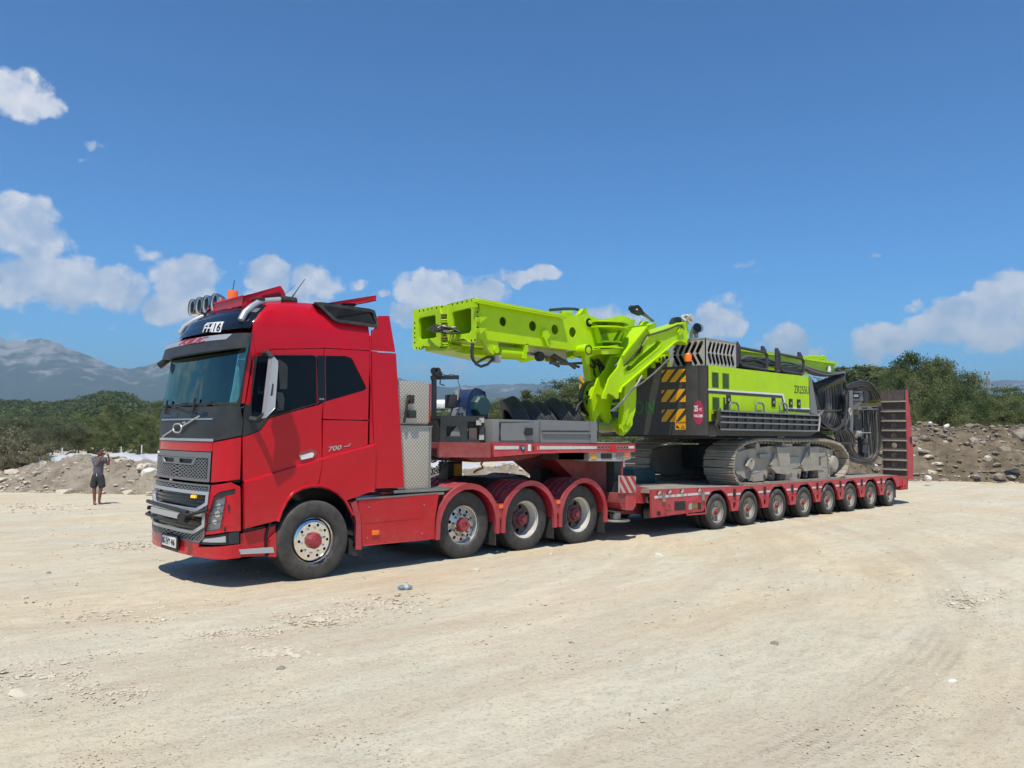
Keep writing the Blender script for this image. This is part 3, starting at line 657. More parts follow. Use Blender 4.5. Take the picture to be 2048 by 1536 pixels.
mb=MB(); c=Vector((4.86,YC-.6,2.30)); ax=Vector((-.5,0,.86)); u=Vector((0,1,0)); w=ax.cross(u)
mb.tube([c+.23*(math.cos(a)*u+math.sin(a)*w) for a in [2*math.pi*k/24 for k in range(24)]],.015,6,closed=True); mb.tube([c,c-ax*.3],.03,8); mb.tube([c-u*.22,c+u*.22],.02,6); tb(mb,'steering_wheel',M['black'])
mb=MB(); mb.tube([(4.46,YC+.75,3.2),(4.42,YC+.75,3.0)],.02,6); mb.lathez([(.01,-.12),(.09,-.1),(.12,0),(.1,.1),(.02,.12)],(4.40,YC+.72,2.88),12); tb(mb,'inner_mirror',M['char'])
mb=MB(); mb.lathez([(.04,0),(.045,.06),(.03,.1),(.008,.11),(.006,.25)],(4.35,YC-.55,2.33),10); tb(mb,'dash_radio',M['black'])
# kerb mirror at far corner, and main mirrors
mb=MB(); k0=Yp(345,711,2.42); c=Yp(329,725,2.46); mb.tube([k0,c],.025,6); mb.bar(Yp(341,716,2.44),Yp(317,733,2.5),.20,.09); tb(mb,'kerb_mirror',M['black'],bevel=.02)
for s in (-1,1):
    def yy(y): return y if s==-1 else 2*YC-y
    mb=MB(); out=S(-.42,[(543,717),(548,714),(556,722),(556,735),(550,816),(532,835),(529,836)])
    sl=S(-.42,[(545,767),(548,768),(547,791),(541,792)])
    mb.plate([out,sl],lambda a,b,d:(a+.0,yy(-.42+d),b),0,.085); tb(mb,'mirror_cover',M['silver'],bevel=.008)
    mb=MB(); p=[Yp(a,b,y) for a,b,y in ((526,708,-.16),(535,705,-.28),(545,716,-.40))]; mb.tube([(q.x,yy(q.y),q.z) for q in p],.032,8)
    p=[Yp(a,b,y) for a,b,y in ((500,838,-.13),(516,840,-.22),(532,828,-.38))]; mb.tube([(q.x,yy(q.y),q.z) for q in p],.04,8); tb(mb,'mirror_arm',M['char'])
    for pts in ([(556,720),(569,729),(572,735),(571,775),(568,778),(557,778),(554,740)],[(553,788),(560,789),(563,800),(561,817),(551,820)]):
        mb=MB(); q=S(-.36,pts); mb.plate([q],lambda a,b,d:(a,yy(-.36+d),b),-.04,.16); tb(mb,'mirror_housing',M['char'],bevel=.025)
# door handle
mb=MB(); mb.pxz(S(-.13,[(599,912),(623,905),(627,908),(624,914),(602,919)]),-.145,-.11); tb(mb,'door_handle',M['white'],bevel=.006)
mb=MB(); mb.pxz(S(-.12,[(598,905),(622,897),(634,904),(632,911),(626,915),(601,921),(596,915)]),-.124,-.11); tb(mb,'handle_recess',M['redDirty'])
def sidefn(px,py,slope=0,y=-.125):
    o=Yp(px,py,y)
    return lambda u,v,d:(o.x+u,y-d,o.z+v+u*slope)
quad_text('700',[(658,893.5),(684,889.5),(681,899),(655.5,903.5)],lambda a,b,d:tuple(Yp(a,b,-.12)+Vector((0,-d,0))),M['silver'],TR,INV,bold=.01)
lettering('S',.05,M['silver'],sidefn(696,892,.10,-.12),TR,shear=.35,wscale=1.3).matrix_parent_inverse=INV
mb=MB(); q=Yp(688,893,-.12); mb.bar((q.x,-.122,q.z),(q.x+.09,-.122,q.z+.01),.006,.008); tb(mb,'badge_bar',M['silver'])
lettering('FH16',.035,M['silver'],sidefn(638,800,.05,-.128),TR,shear=.2).matrix_parent_inverse=INV
# roof side vent
vo=K([(632,605),(648,604.5),(742,617),(750,621),(753,652),(750,656),(672,643),(662,639)])
# the vent follows the roof flank: thin outlines in side view, kept proud of the roof
vs_=S(-.05,[(631,604),(645,604),(740,617),(750,621),(754,650),(750,656),(673,646),(662,641)])
for s in (-1,1):
    def yv(y): return y if s==-1 else 2*YC-y
    def vf(a,b,d): 
        k=max(0,(b-3.45))*.32; return (a,yv(-.11+k-d),b)
    inn=inset(vs_,.05)
    mb=MB(); mb.plate([vs_,inn],vf,0,.05); tb(mb,'roof_vent_frame',M['black'],bevel=.012)
    mb=MB(); mb.plate([inset(vs_,.01)],vf,-.1,.008); tb(mb,'roof_vent_backing',M['blackg'])
    x0=min(p[0] for p in inn);x1=max(p[0] for p in inn); n=26
    for k in range(n):
        x=x0+(x1-x0)*(k+.5)/n; ys=[]
        for j in range(60):
            z=3.3+j*.01
            xx=x-(z-3.6)*.45
            if inpoly((xx,z),inn): ys.append((xx,z))
        if len(ys)>3:
            a,b=ys[0],ys[-1]; mb=MB(); mb.bar(vf(a[0],a[1],.02),vf(b[0],b[1],.02),.012,.03,up=(0,1,0)); tb(mb,'vent_slat',M['char'],smooth=0)
# rear side fairing
fo=S(-.12,[(745,631),(779,632),(792,705),(746,704)]); fo2=[(6.43,3.51),(6.47,3.52),(6.52,3.58)]+S(-.12,[(757,631),(779,631),(791.5,705)])+[(6.43,3.20)]
fl=[(6.435,3.19)]+S(-.12,[(792.5,706),(809,976)])+[(6.545,1.19),(6.485,z_mid)]
for s in (-1,1):
    y0=-.12 if s==-1 else 2*YC+.09
    for pol,nm in ((fo2,'upper_side_fairing'),(fl,'side_fairing')):
        mb=MB(); mb.pxz(inset(pol,.005),y0,y0+.03); tb(mb,nm,M['red'])
mb=MB(); q=S(YC,[(668,603),(735,592.5),(752,592),(753,600),(716,606)]); mb.pxz([(x,z) for x,z in S(-.0,[(660,605),(735,593),(753,592),(753,600),(712,605)])],.02,2*YC-.02); tb(mb,'roof_air_deflector',M['red'],bevel=.012)
mb=MB(); mb.pxz(S(.2,[(690,603),(712,600),(712,612),(690,610)]),.2,.3); tb(mb,'deflector_bracket',M['black'])
# roof hatch deflector, silver pipes, lamps
def rz(px,py,y): p=Yp(px,py,y); return p
y0=.35
h=S(y0,[(486,612),(486,592.5),(560,574.5),(566,583),(571,599),(500,613)])
mb=MB(); mb.pxz(h,y0,1.30); tb(mb,'roof_spoiler',M['red'],bevel=.02)
mb=MB()
for r_ in range(3):
    for k in range(12-r_):
        q=Yp(523+k*3.6+r_*1.5,598-r_*3.4-k*.75,y0-.002); mb.box(q.x-.008,q.x+.008,y0-.006,y0+.002,q.z-.012,q.z+.004)
tp(tag(mb.build('spoiler_perforation',M['blackg'],smooth=0),kind='stuff'))
mb=MB(); mb.pxz(S(y0+.1,[(495,613),(560,600),(560,606),(500,618)]),y0+.1,2*YC-y0-.1); tb(mb,'spoiler_base',M['black'])
for t,px in ((-.60,1),(.60,1)):
    mb=MB(); tt=t
    path=[cabP(tt,3.47,.03),cabP(tt,3.58,.05),cabP(tt*.985,3.68,.05),cabP(tt*.97,3.75,.05),cabP(tt*.95,3.79,.06)]
    path=[Vector(p) for p in path]; path.append(path[-1]+Vector((.25,0,.05)))
    mb.tube(path,.045,12); tb(mb,'roof_bar_pipe',M['silver'])
    mb=MB(); mb.tube([path[-1]-Vector((.04,0,0)),path[-1]+Vector((.2,0,.0))],.06,10); tb(mb,'pipe_end_clamp',M['black'])
# cross bar carrying the lamps
bars=Vector(cabP(-.60,3.76,.05)); LBx=4.86; LBz=3.80
mb=MB(); mb.bar((LBx-.02,YC-.98,LBz),(LBx-.02,YC+.98,LBz),.10,.035); tb(mb,'lamp_bar',M['black'],bevel=.008)
# -- lamps, beacon, aerials on the roof
lamp_proto=None
for i,(px,py) in enumerate(((397,617),(414,613),(431,610),(439,607))):
    pass
xL=4.84; refm=None
for i,(px,py) in enumerate(((393.5,616),(407.5,612),(422,609),(439,605.5))):
    q=Xp(px,py,xL); r=.128
    if lamp_proto is None:
        e=empty('roof_lamp_mount'); 
        mb=MB(); mb.lathe([(r*.98,-.06),(r*.98,-.09),(r*1.04,-.09),(r*1.04,-.02),(r*.8,.05),(r*.45,.10),(.02,.11),(.02,.085),(r*.42,.075),(r*.7,.02),(r*.76,-.01)],n=24)
        for k,(a,b,c) in enumerate(mb.V): mb.V[k]=(b,a,c)      # face -X
        body=mb.mesh('spot_lamp',M['chrome'])
        mb=MB(); mb.lathe([(.001,-.095),(r*.5,-.09),(r*.97,-.07),(r*.97,-.065),(r*.5,-.083),(.001,-.088)],n=24)
        for k,(a,b,c) in enumerate(mb.V): mb.V[k]=(b,a,c)
        lensm=mb.mesh('spot_lamp_lens',M['lens'])
        mb=MB(); mb.lathe([(.001,-.02),(r*.35,-.028),(r*.7,-.045),(r*.93,-.075),(r*.93,-.05),(.001,.0)],n=24)
        for k,(a,b,c) in enumerate(mb.V): mb.V[k]=(b,a,c)
        refm=mb.mesh('spot_lamp_reflector',M['reflector']); lamp_proto=(body,lensm); bpy.data.objects.remove(e)
    o=tp(link('spot_lamp',lamp_proto[0],loc=q)); o2=bpy.data.objects.new('spot_lamp_lens',lamp_proto[1]); COL.objects.link(o2); o2.parent=o; o3=bpy.data.objects.new('spot_lamp_reflector',refm); COL.objects.link(o3); o3.parent=o
    mb=MB(); mb.tube([(q.x+.05,q.y,q.z-r*.8),(q.x+.06,q.y,LBz)],.03,8); tb(mb,'lamp_foot',M['black'])
q=Xp(465,600,4.95); q2=Xp(465,622,4.95)
mb=MB(); mb.lathez([(.075,0),(.088,.02),(.088,.05),(.07,.06)],(q.x,q.y,q2.z+.10),20); tb(mb,'beacon_base',M['yellow'])
mb=MB(); mb.lathez([(.080,0),(.080,.115),(.072,.14),(.03,.145)],(q.x,q.y,q2.z+.16),20); tb(mb,'beacon_lens',M['lamp_o'])
mb=MB(); mb.lathez([(.055,-.12),(.06,.10)],(q.x,q.y,q2.z),16); mb.tube([(q.x,q.y,q2.z+.30),(q.x+.02,q.y,q2.z+.46)],.006,5); tb(mb,'beacon_stand',M['black'])
for (bx,by),(tx,ty),yy,w in (((548,607),(591,570),.9,.004),((578,603),(610,558),.5,.008)):
    a=Yp(bx,by,yy); b=Yp(tx,ty,yy); mb=MB(); mb.tube([a,a.lerp(b,.35),b],[w*1.8,w,w*.6],6); 
    c=Yp(bx,by+3,yy); tb(mb,'aerial',M['black']); mb=MB(); mb.pxz([(c.x-.12,c.z-.06),(c.x+.10,c.z-.06),(c.x+.06,c.z+.02),(c.x+.0,c.z+.04)],yy-.05,yy+.05); tb(mb,'aerial_base',M['black'],bevel=.012)
# ------------------------------------------------------------------ wheels
def ring_pts(n,r,ph=0): return [(r*math.cos(2*math.pi*(k+ph)/n),r*math.sin(2*math.pi*(k+ph)/n)) for k in range(n)]
def tyre_mesh(name,R,w,rr,m,ng=4,dual=0):
    mb=MB()
    for o in ([0] if not dual else [0,dual]):
        p=[(rr,.035),(rr+.015,.012),(rr+.05,.0),(R*.80,-.006),(R*.885,.0),(R*.955,.006),(R-.008,.018),(R,.034)]
        gw=(w-.068)/(ng*2+1); y=.034
        for g in range(ng):
            y+=gw*1.6 if g else gw*1.3
            p+=[(R,y-gw*.16),(R-.012,y-.004),(R-.012,y+.006),(R,y+gw*.16)]
            y+=gw*.2
        p+=[(R,w-.034),(R-.01,w-.016),(R*.9,w-.002),(R*.8,w+.004),(rr+.04,w),(rr,w-.035)]
        # sidewall lettering ridge rings
        mb.lathe(p,cy=o,n=72,closed=True)
    me=mb.mesh(name,m,smooth=50)
    return me
def rim_front(R):       # polished disc, convex, hand holes and nuts
    mb=MB(); rr=R*.565
    prof=[(rr+.012,.02),(rr+.012,.034),(rr-.01,.05),(rr-.02,.12),(rr*.93,.13)]
    mb.lathe([(rr+.014,.012),(rr+.018,.03),(rr-.008,.06),(rr*.96,.10),(rr*.90,.045),(rr*.80,.030),(rr*.80,.045),(rr*.88,.065),(rr*.94,.13),(rr*.94,.22),(rr+.0,.22)],n=60)
    hol=[[(rr*.70*math.cos(a)+.021*math.cos(t),rr*.70*math.sin(a)+.021*math.sin(t)) for t in [2*math.pi*j/10 for j in range(10)]] for a in [2*math.pi*(k+.5)/10 for k in range(10)]]
    mb.plate([circ(0,0,rr*.805,48)]+[circ(0,0,.10,24)]+hol,lambda u,v,d:(u,d+.0-.012*0,v),.030,.045)
    return mb
def nuts(r,n,y,s=.019,l=.045):
    mb=MB()
    for k in range(n):
        a=2*math.pi*k/n; c=(r*math.cos(a),r*math.sin(a)); mb.cyl((c[0],y,c[1]),(c[0],y-l,c[1]),s,s*.8,8)
    return mb
def wheel(kind,name,R,w,x,y,side,parent_tp):
    """side -1: outer face to the camera side"""
    key=(kind,)
    if key not in WP:
        parts=[]
        if kind=='front':
            parts.append(('tyre',tyre_mesh('tyre',R,w,R*.575,M['rubber'])))
            parts.append(('rim',rim_front(R).mesh('rim',M['chrome'],smooth=30)))
            mb=MB(); mb.lathe([(.001,-.075),(.055,-.075),(.065,-.06),(.085,-.055),(.112,-.02),(.118,.05),(.001,.05)],n=10); parts.append(('hub',mb.mesh('hub',M['redG'],smooth=20)))
            parts.append(('wheel_nuts',nuts(R*.315,10,.03).mesh('wheel_nuts',M['chrome'])))
            mb=MB(); mb.lathe([(R*.55,.12),(R*.55,.25),(.001,.25),(.001,.12)],n=30); parts.append(('brake_drum',mb.mesh('brake_drum',M['black'])))
        elif kind=='drive1':
            parts.append(('tyre',tyre_mesh('tyre',R,w,R*.575,M['rubber'],dual=0)))
            mb=MB(); rr=R*.565
            mb.lathe([(rr+.014,.012),(rr+.018,.03),(rr-.008,.05),(rr*.95,.10),(rr*.93,.125),(rr*.93,.24),(rr,.24)],n=60)
            hol=[[(rr*.76*math.cos(a)+.027*math.cos(t),rr*.76*math.sin(a)+.027*math.sin(t)) for t in [2*math.pi*j/10 for j in range(10)]] for a in [2*math.pi*(k+.5)/10 for k in range(10)]]
            mb.plate([circ(0,0,rr*.935,48),circ(0,0,.09,24)]+hol,lambda u,v,d:(u,d-.075*max(0,1-abs(math.hypot(u,v)/(rr*.935)-.0))*1.0,v),.105,.12)
            parts.append(('rim',mb.mesh('rim',M['rim2'],smooth=30)))
            mb=MB(); mb.lathe([(.001,-.0),(.05,-.0),(.055,-.02),(.095,-.02),(.115,.03),(.12,.10),(.001,.10)],n=12); parts.append(('hub',mb.mesh('hub',M['redG'],smooth=20)))
            parts.append(('wheel_nuts',nuts(R*.315,10,.075,.021,.05).mesh('wheel_nuts',M['steel'])))
            mb=MB(); mb.lathe([(R*.55,.2),(R*.55,.3),(.001,.3),(.001,.2)],n=30); parts.append(('brake_drum',mb.mesh('brake_drum',M['black'])))
        else:
            tr=kind=='trailer'
            parts.append(('tyre',tyre_mesh('tyre',R,w,R*(.60 if tr else .575),M['rubber'],ng=3 if tr else 4,dual=w+.06)))
            rr=R*(.59 if tr else .565); dp=.17 if not tr else .10
            mb=MB(); mb.lathe([(rr+.016,.010),(rr+.020,.03),(rr-.004,.042),(rr*.955,.055),(rr*.93,dp*.75),(rr*.86,dp),(rr*.86,dp+.02),(rr*.97,dp+.02),(rr,.05)],n=60)
            hol=[[(rr*.66*math.cos(a)+.036*(R/.54)*math.cos(t),rr*.66*math.sin(a)+.036*(R/.54)*math.sin(t)) for t in [2*math.pi*j/10 for j in range(10)]] for a in [2*math.pi*(k+.5)/(8 if tr else 6) for k in range(8 if tr else 6)]]
            parts.append(('rim',mb.mesh('rim',M['offw'] if not tr else M['rimT'],smooth=30)))
            mb=MB(); mb.plate([circ(0,0,rr*.88,40)]+hol,lambda u,v,d:(u,d,v),dp,dp+.015); mb.lathe([(.14*(R/.54),dp-.05),(.16*(R/.54),dp-.03),(.17*(R/.54),dp),(.001,dp),(.001,dp-.05)],n=10)
            parts.append(('wheel_disc',mb.mesh('wheel_disc',M['rampm'] if not tr else M['track'],smooth=25)))
            mb=MB(); s_=R/.54; h0=dp-.10 if not tr else dp-.05
            mb.lathe([(.001,h0-.045),(.055*s_,h0-.045),(.06*s_,h0-.02),(.10*s_,h0-.02),(.115*s_,h0+.02),(.12*s_,dp),(.001,dp)],n=16)
            parts.append(('hub',mb.mesh('hub',M['hub'] if not tr else M['redDirty'],smooth=25)))
            parts.append(('wheel_nuts',nuts(R*.29,10,dp,.016*s_,.035).mesh('wheel_nuts',M['hub'] if not tr else M['track'])))
            mb=MB(); mb.lathe([(R*.55,w),(R*.55,w+.1),(.001,w+.1),(.001,w)],n=24); parts.append(('brake_drum',mb.mesh('brake_drum',M['black'])))
        WP[key]=parts
    e=empty(name,(x,y,R-.010),0 if side==-1 else math.pi)
    for nm,me in WP[key]:
        o=bpy.data.objects.new(nm,me); COL.objects.link(o); o.parent=e
        if nm=='wheel_nuts': tag(o,kind='stuff')
        o.rotation_euler=(0,SPIN.get((name,round(x,2)),random.uniform(0,6.28)),0)
    return parent_tp(e)
SPIN={}; WP={}
M['redG']=mat('red_hub_paint',(.30,.004,.02),.3,0,.6,dust=.1)
RW=.54
wheel('front','front_wheel',RW,.30,5.555,-.157,-1,tp); wheel('front','front_wheel',RW,.30,5.555,2*YC+.157,1,tp)
AX=[8.329,9.704,11.081]
for i,x in enumerate(AX):
    k='drive1' if i==0 else 'drive'
    wheel(k,'rear_wheel',RW,.29,x,-.0,-1,tp); wheel(k,'rear_wheel',RW,.29,x,2*YC,1,tp)
    mb=MB(); mb.cyl((x,.2,RW),(x,2*YC-.2,RW),.09,n=12); mb.lathe([(.001,-.2),(.16,-.16),(.22,0),(.16,.16),(.001,.2)],x,RW,YC,n=16,closed=False); tb(mb,'axle',M['black'])
mb=MB(); mb.cyl((5.555,.1,RW),(5.555,2*YC-.1,RW),.07,n=10); tb(mb,'axle',M['black'])
# wheel well behind front wheel
mb=MB(); ar=[(5.555+.66*math.cos(a),RW+.70*math.sin(a)) for a in [math.pi*(k/14) for k in range(-1,16)]]
ar2=[(5.555+.69*math.cos(a),RW+.73*math.sin(a)) for a in [math.pi*(k/14) for k in range(-1,16)]][::-1]
mb.pxz(ar+ar2,-.10,.55); tb(mb,'wheel_well',M['blackg'])
mb=MB(); mb.pxz(ar+ar2,2*YC-.55,2*YC+.1); tb(mb,'wheel_well',M['blackg'])
mb=MB(); mb.box(4.9,6.4,.5,.54,.6,1.3); tb(mb,'well_inner_wall',M['blackg'])
# strip behind the front wheel: red rear arch leg and mudflap
a=S(-.13,[(700,1005),(712,1002),(721,1035),(722,1098),(712,1098),(711,1040)])
mb=MB(); mb.pxz(a,-.135,.25); tb(mb,'arch_leg',M['redF'],bevel=.01)
mb=MB(); mb.pxz(S(-.1,[(698,1075),(722,1098),(722,1114),(697,1108)]),-.1,.22); tb(mb,'mudflap',M['black'])
# side skirt
sk=S(-.12,[(715,1001),(876,989.5),(869,1040),(868,1076.5),(724,1092),(721,1040)])
mb=MB(); mb.pxz(sk,-.12,-.05); tb(mb,'side_skirt',M['red'],bevel=.012)
mb=MB(); mb.pxz([(x,z) for x,z in S(-.13,[(723,1030),(846,1019.5),(851,1022),(845,1036),(724,1047)])],-.125,-.115); tb(mb,'skirt_groove',M['red'],bevel=.003)
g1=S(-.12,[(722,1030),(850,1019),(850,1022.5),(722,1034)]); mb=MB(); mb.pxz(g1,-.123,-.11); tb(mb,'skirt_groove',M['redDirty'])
mb=MB(); mb.pxz(S(-.12,[(714,997),(890,984.5),(890,989),(714,1002.5)]),-.10,.25); tb(mb,'step_plate',M['steel'],bevel=.006)
p=Yp(750,1065,-.12); mb=MB(); mb.box(p.x-.06,p.x+.06,-.145,-.12,p.z-.035,p.z+.035); tb(mb,'side_marker_lamp',M['lamp_o'],bevel=.006)
for q in ((737,1014),(848,1010),(734,1076),(844,1067)):
    p=Yp(*q,-.12); mb=MB(); mb.cyl((p.x,-.128,p.z),(p.x,-.118,p.z),.013,n=10); tb(mb,'skirt_bolt',M['steel'])
# chassis
for yy in (.68,1.55):
    mb=MB(); mb.box(4.7,11.7,yy-.04,yy+.04,.72,1.0); tb(mb,'chassis_rail',M['redDirty'])
mb=MB(); mb.box(6.35,7.6,.0,.6,.42,.98); tb(mb,'fuel_tank',M['black'],bevel=.05)
mb=MB(); mb.box(6.35,7.6,1.65,2.3,.42,.98); tb(mb,'fuel_tank',M['black'],bevel=.05)
mb=MB(); mb.box(4.6,6.4,.55,1.7,.55,1.3); tb(mb,'engine_block',M['black'])
# chequer plate lockers behind the cab
b0=Yp(801,764,-.02); b1=Yp(858,845,-.02)
x0=7.02; xa=Yp(858,800,.0).x; za=Yp(840,763.5,.0).z; zb_=Yp(840,846,.0).z; zc_=Yp(840,853,0).z; zd_=Yp(840,977,0).z
mb=MB(); mb.box(x0-.02,xa,.0,.62,zb_,za); tb(mb,'locker',M['cheq'],bevel=.006)
mb=MB(); mb.box(xa,xa+.03,.0,.62,zb_+.02,za-.02); tb(mb,'locker_edge',M['red'])
mb=MB(); mb.box(x0,xa+.02,.0,.62,zd_,zc_); tb(mb,'locker',M['cheq'],bevel=.006)
mb=MB(); mb.box(x0,xa+.06,-.02,.0,zc_-.01,zc_+.012); mb.box(xa+.02,xa+.05,-.01,.02,zd_,zc_); mb.box(x0,xa,.02,.5,zb_-.02,zb_+.0); tb(mb,'locker_trim',M['steel'])
mb=MB(); q=[Yp(a,b,-.06) for a,b in ((808,845),(813,820),(814,803),(819,795))]; mb.tube(q,.022,6); q=[Yp(a,b,-.05) for a,b in ((812,828),(824,826))]; mb.tube(q,.02,6); tb(mb,'work_lamp_bracket',M['black'])
p=Yp(821,798,-.06); mb=MB(); mb.box(p.x-.03,p.x+.05,-.10,-.0,p.z-.07,p.z+.06); tb(mb,'work_lamp',M['black'],bevel=.01)
p=Yp(823,828,-.06); mb=MB(); mb.box(p.x-.06,p.x+.07,-.10,-.0,p.z-.06,p.z+.06); tb(mb,'work_lamp',M['char'],bevel=.02)
mb=MB(); mb.box(x0-.1,xa+1.0,-.05,.55,zd_-.05,zd_-.005); tb(mb,'catwalk',M['steel'])
# rear wheel fenders
for s in (-1,1):
    f=lambda y:y if s==-1 else 2*YC-y
    for i,x in enumerate(AX):
        r0,r1=.60,.635
        a0,a1=(math.radians(-2),math.radians(182))
        arc=[a0+(a1-a0)*k/24 for k in range(25)]
        mb=MB(); poly=[(x+r1*math.cos(a),RW+.02+r1*math.sin(a)) for a in arc]+[(x+r0*math.cos(a),RW+.02+r0*math.sin(a)) for a in arc[::-1]]
        mb.pxz(poly,f(-.09),f(.60)); tb(mb,'fender_top',M['redF'],smooth=40)
        r2=.70
        arcs=[math.radians(d) for d in range(12,169,6)]
        po=[(x+r2*math.cos(a)*(1.0),RW+r2*math.sin(a)) for a in arcs]; pi=[(x+.575*math.cos(a),RW+.575*math.sin(a)) for a in arcs[::-1]]
        po=[(x+.665*math.cos(a),RW+.665*math.sin(a)) for a in arcs]
        le=[(x-.66,RW+.05),(x-.66,RW-.18),(x-.585,RW-.18),(x-.58,RW+.05)]
        rg=[(x+.58,RW+.05),(x+.585,RW-.18),(x+.66,RW-.18),(x+.66,RW+.05)]
        mb=MB(); mb.pxz(po+le+pi+rg,f(-.125),f(-.085)); tb(mb,'fender_flange',M['redF'],bevel=.008)
        for dd in (.16,.30,.44):
            mb=MB(); ra=[math.radians(d) for d in range(60,150,6)]; mb.tube([(x+.638*math.cos(a),f(-.09+dd),RW+.02+.638*math.sin(a)) for a in ra],.014,6); tb(mb,'fender_rib',M['redF'])
        for ang in (128,112):
            a=math.radians(ang); c=Vector((x+.645*math.cos(a),f(.02),RW+.02+.645*math.sin(a))); mb=MB(); mb.bar(c-Vector((0,.02,0)),c+Vector((0,.12,0)),.05,.012,up=(math.cos(a),0,math.sin(a))) 
            if i: tb(mb,'fender_clamp',M['steel'])
        mb=MB(); mb.box(x+.60,x+.625,f(-.08),f(.50),.16,.56); tb(mb,'mudflap',M['rubberN'])
        if i<2:
            xm=(x+AX[i+1])/2; mb=MB(); mb.pxz([(xm-.10,.84),(xm+.10,.84),(xm+.06,.70),(xm+.0,.60),(xm-.06,.70)],f(-.11),f(-.06)); tb(mb,'fender_gusset',M['redF'],bevel=.01)
            mb=MB(); mb.box(xm-.035,xm+.045,f(-.135),f(-.11),.77,.83); tb(mb,'side_marker_lamp',M['lamp_o'],bevel=.006)
            mb=MB(); mb.box(xm-.12,xm+.12,f(-.02),f(.5),.86,.88); tb(mb,'fender_link',M['redF'])
# rear light / fifth wheel / underbody
mb=MB(); mb.pxz([(9.2,1.0),(10.7,1.0),(10.4,1.22),(9.5,1.22)],.7,1.55); tb(mb,'fifth_wheel',M['black'])
mb=MB(); mb.box(7.7,11.75,.30,1.95,.62,.95); tb(mb,'rear_underbody',M['blackg'])
# yellow device on the frame
p=Yp(904,941,1.9); mb=MB(); mb.box(p.x-.17,p.x+.17,1.8,2.1,p.z-.17,p.z+.17); tb(mb,'device_case',M['black'],bevel=.01)
mb=MB(); mb.box(p.x-.05,p.x+.13,1.77,1.8,p.z-.10,p.z+.13); tb(mb,'device_panel',M['yellow'])
# coiled air lines
def coil(pts,n,rad,r,seg=10):
    P=[Vector(q) for q in pts]; L_=[0]
    for a,b in zip(P,P[1:]): L_.append(L_[-1]+(b-a).length)
    def ev(t):
        t*=L_[-1]
        for i in range(len(P)-1):
            if t<=L_[i+1] or i==len(P)-2: k=(t-L_[i])/(L_[i+1]-L_[i]); return P[i].lerp(P[i+1],k),(P[i+1]-P[i]).normalized()
    out=[]
    for i in range(n*seg+1):
        c,d=ev(i/(n*seg)); u=d.cross(Vector((0,1,0))).normalized(); w=Vector((0,1,0)); a=2*math.pi*i/seg
        out.append(c+rad*(math.cos(a)*u+math.sin(a)*w*.8))
    return out
for pts,n,rad,r in ((((860,905),(875,912),(893,914),(912,908),(930,900)),34,.055,.012),(((858,945),(870,943),(885,930),(895,918)),9,.055,.009),(((858,916),(864,920),(872,917)),5,.05,.009)):
    mb=MB(); mb.tube(coil([Yp(a,b,.7) for a,b in pts],n,rad,r),r,5); tb(mb,'coiled_air_line',M['hose'])
mb=MB(); mb.tube([Yp(a,b,.5) for a,b in ((976,905),(970,917),(962,928),(966,936),(952,941),(948,945))],.018,6); tb(mb,'air_line',mat('faded_red_line',(.45,.10,.08),.5))
# ================================================================== low loader trailer
TL=empty('lowboy_trailer',(17,1.1,0)); INVT=Matrix.Translation((-17,-1.1,0))
tag(TL,'long dusty red lowboy trailer with eight wheel rows and an upright tail ramp','trailer')
def tt(o): o.parent=TL; o.matrix_parent_inverse=INVT; return o
def bb(mb,name,m,**k): return tt(mb.build(name,m,**k))
yT=-.30; yF=2.55
# gooseneck side beam
gnp=S(yT,[(985,885.5),(1270,888),(1270,903.5),(1080,906),(988,913.5)])
mb=MB(); mb.pxz(gnp,yT,yT+.10); bb(mb,'gooseneck_side_beam',M['redT'],bevel=.006)
zt_=gnp[0][1]
gx0,gx1=gnp[0][0],gnp[1][0]
mb=MB(); mb.pxy([(8.0,.25),(gx0,yT+.10),(gx1,yT+.1),(gx1,yF),(gx0,yF),(8.0,yF-.55)],zt_-.20,zt_-.01); bb(mb,'gooseneck_frame',M['redDirty'])
mb=MB(); mb.pxy([(7.98,.23),(gx0-.02,yT+.02),(gx0,yT+.10),(8.0,.32)],zt_-.24,zt_-.0); bb(mb,'gooseneck_nose_beam',M['redDirty'])
mb=MB(); mb.pxz(S(.2,[(900,902),(985,905),(1080,906),(1100,909),(1040,922),(960,925)]),.3,1.95); bb(mb,'gooseneck_belly',M['redDirty'])
mb=MB(); mb.pxy([(8.0,.3),(gx0,yT+.05),(gx1-.02,yT+.05),(gx1-.02,yF-.05),(gx0,yF-.05),(8.0,yF-.6)],zt_-.012,zt_-.004); bb(mb,'gooseneck_deck',M['deckw'])
def sidebit(nm,m,pts,y=yT,th=.006,bevel=0): mb=MB(); mb.pxz(S(y,pts),y-th,y+.002); return bb(mb,nm,m,bevel=bevel)
sidebit('reflective_strip',M['retro'],[(989,892),(1037,892),(1037,898.5),(989,899)])
sidebit('reflective_strip',M['retro'],[(1079,892),(1193,892.5),(1193,898),(1079,899)])
sidebit('reflective_strip',M['retro'],[(1257,892),(1268,892),(1268,897),(1257,897)])
sidebit('red_patch',mat('bright_red_patch',(.62,.0,.0),.4),[(1222,891),(1230,891),(1234,903),(1215,903)])
for px in (1197,1203.5,1210.5,1217,1235,1241.5,1248,1254): 
    q=Yp(px,895,yT); mb=MB(); mb.pxz(circ(q.x,q.z,.033,12),yT-.008,yT+.002); bb(mb,'lashing_hole_plate',M['steel'])
    mb=MB(); mb.pxz(circ(q.x+.004,q.z+.004,.02,10),yT-.011,yT-.004); bb(mb,'lashing_hole',M['black'])
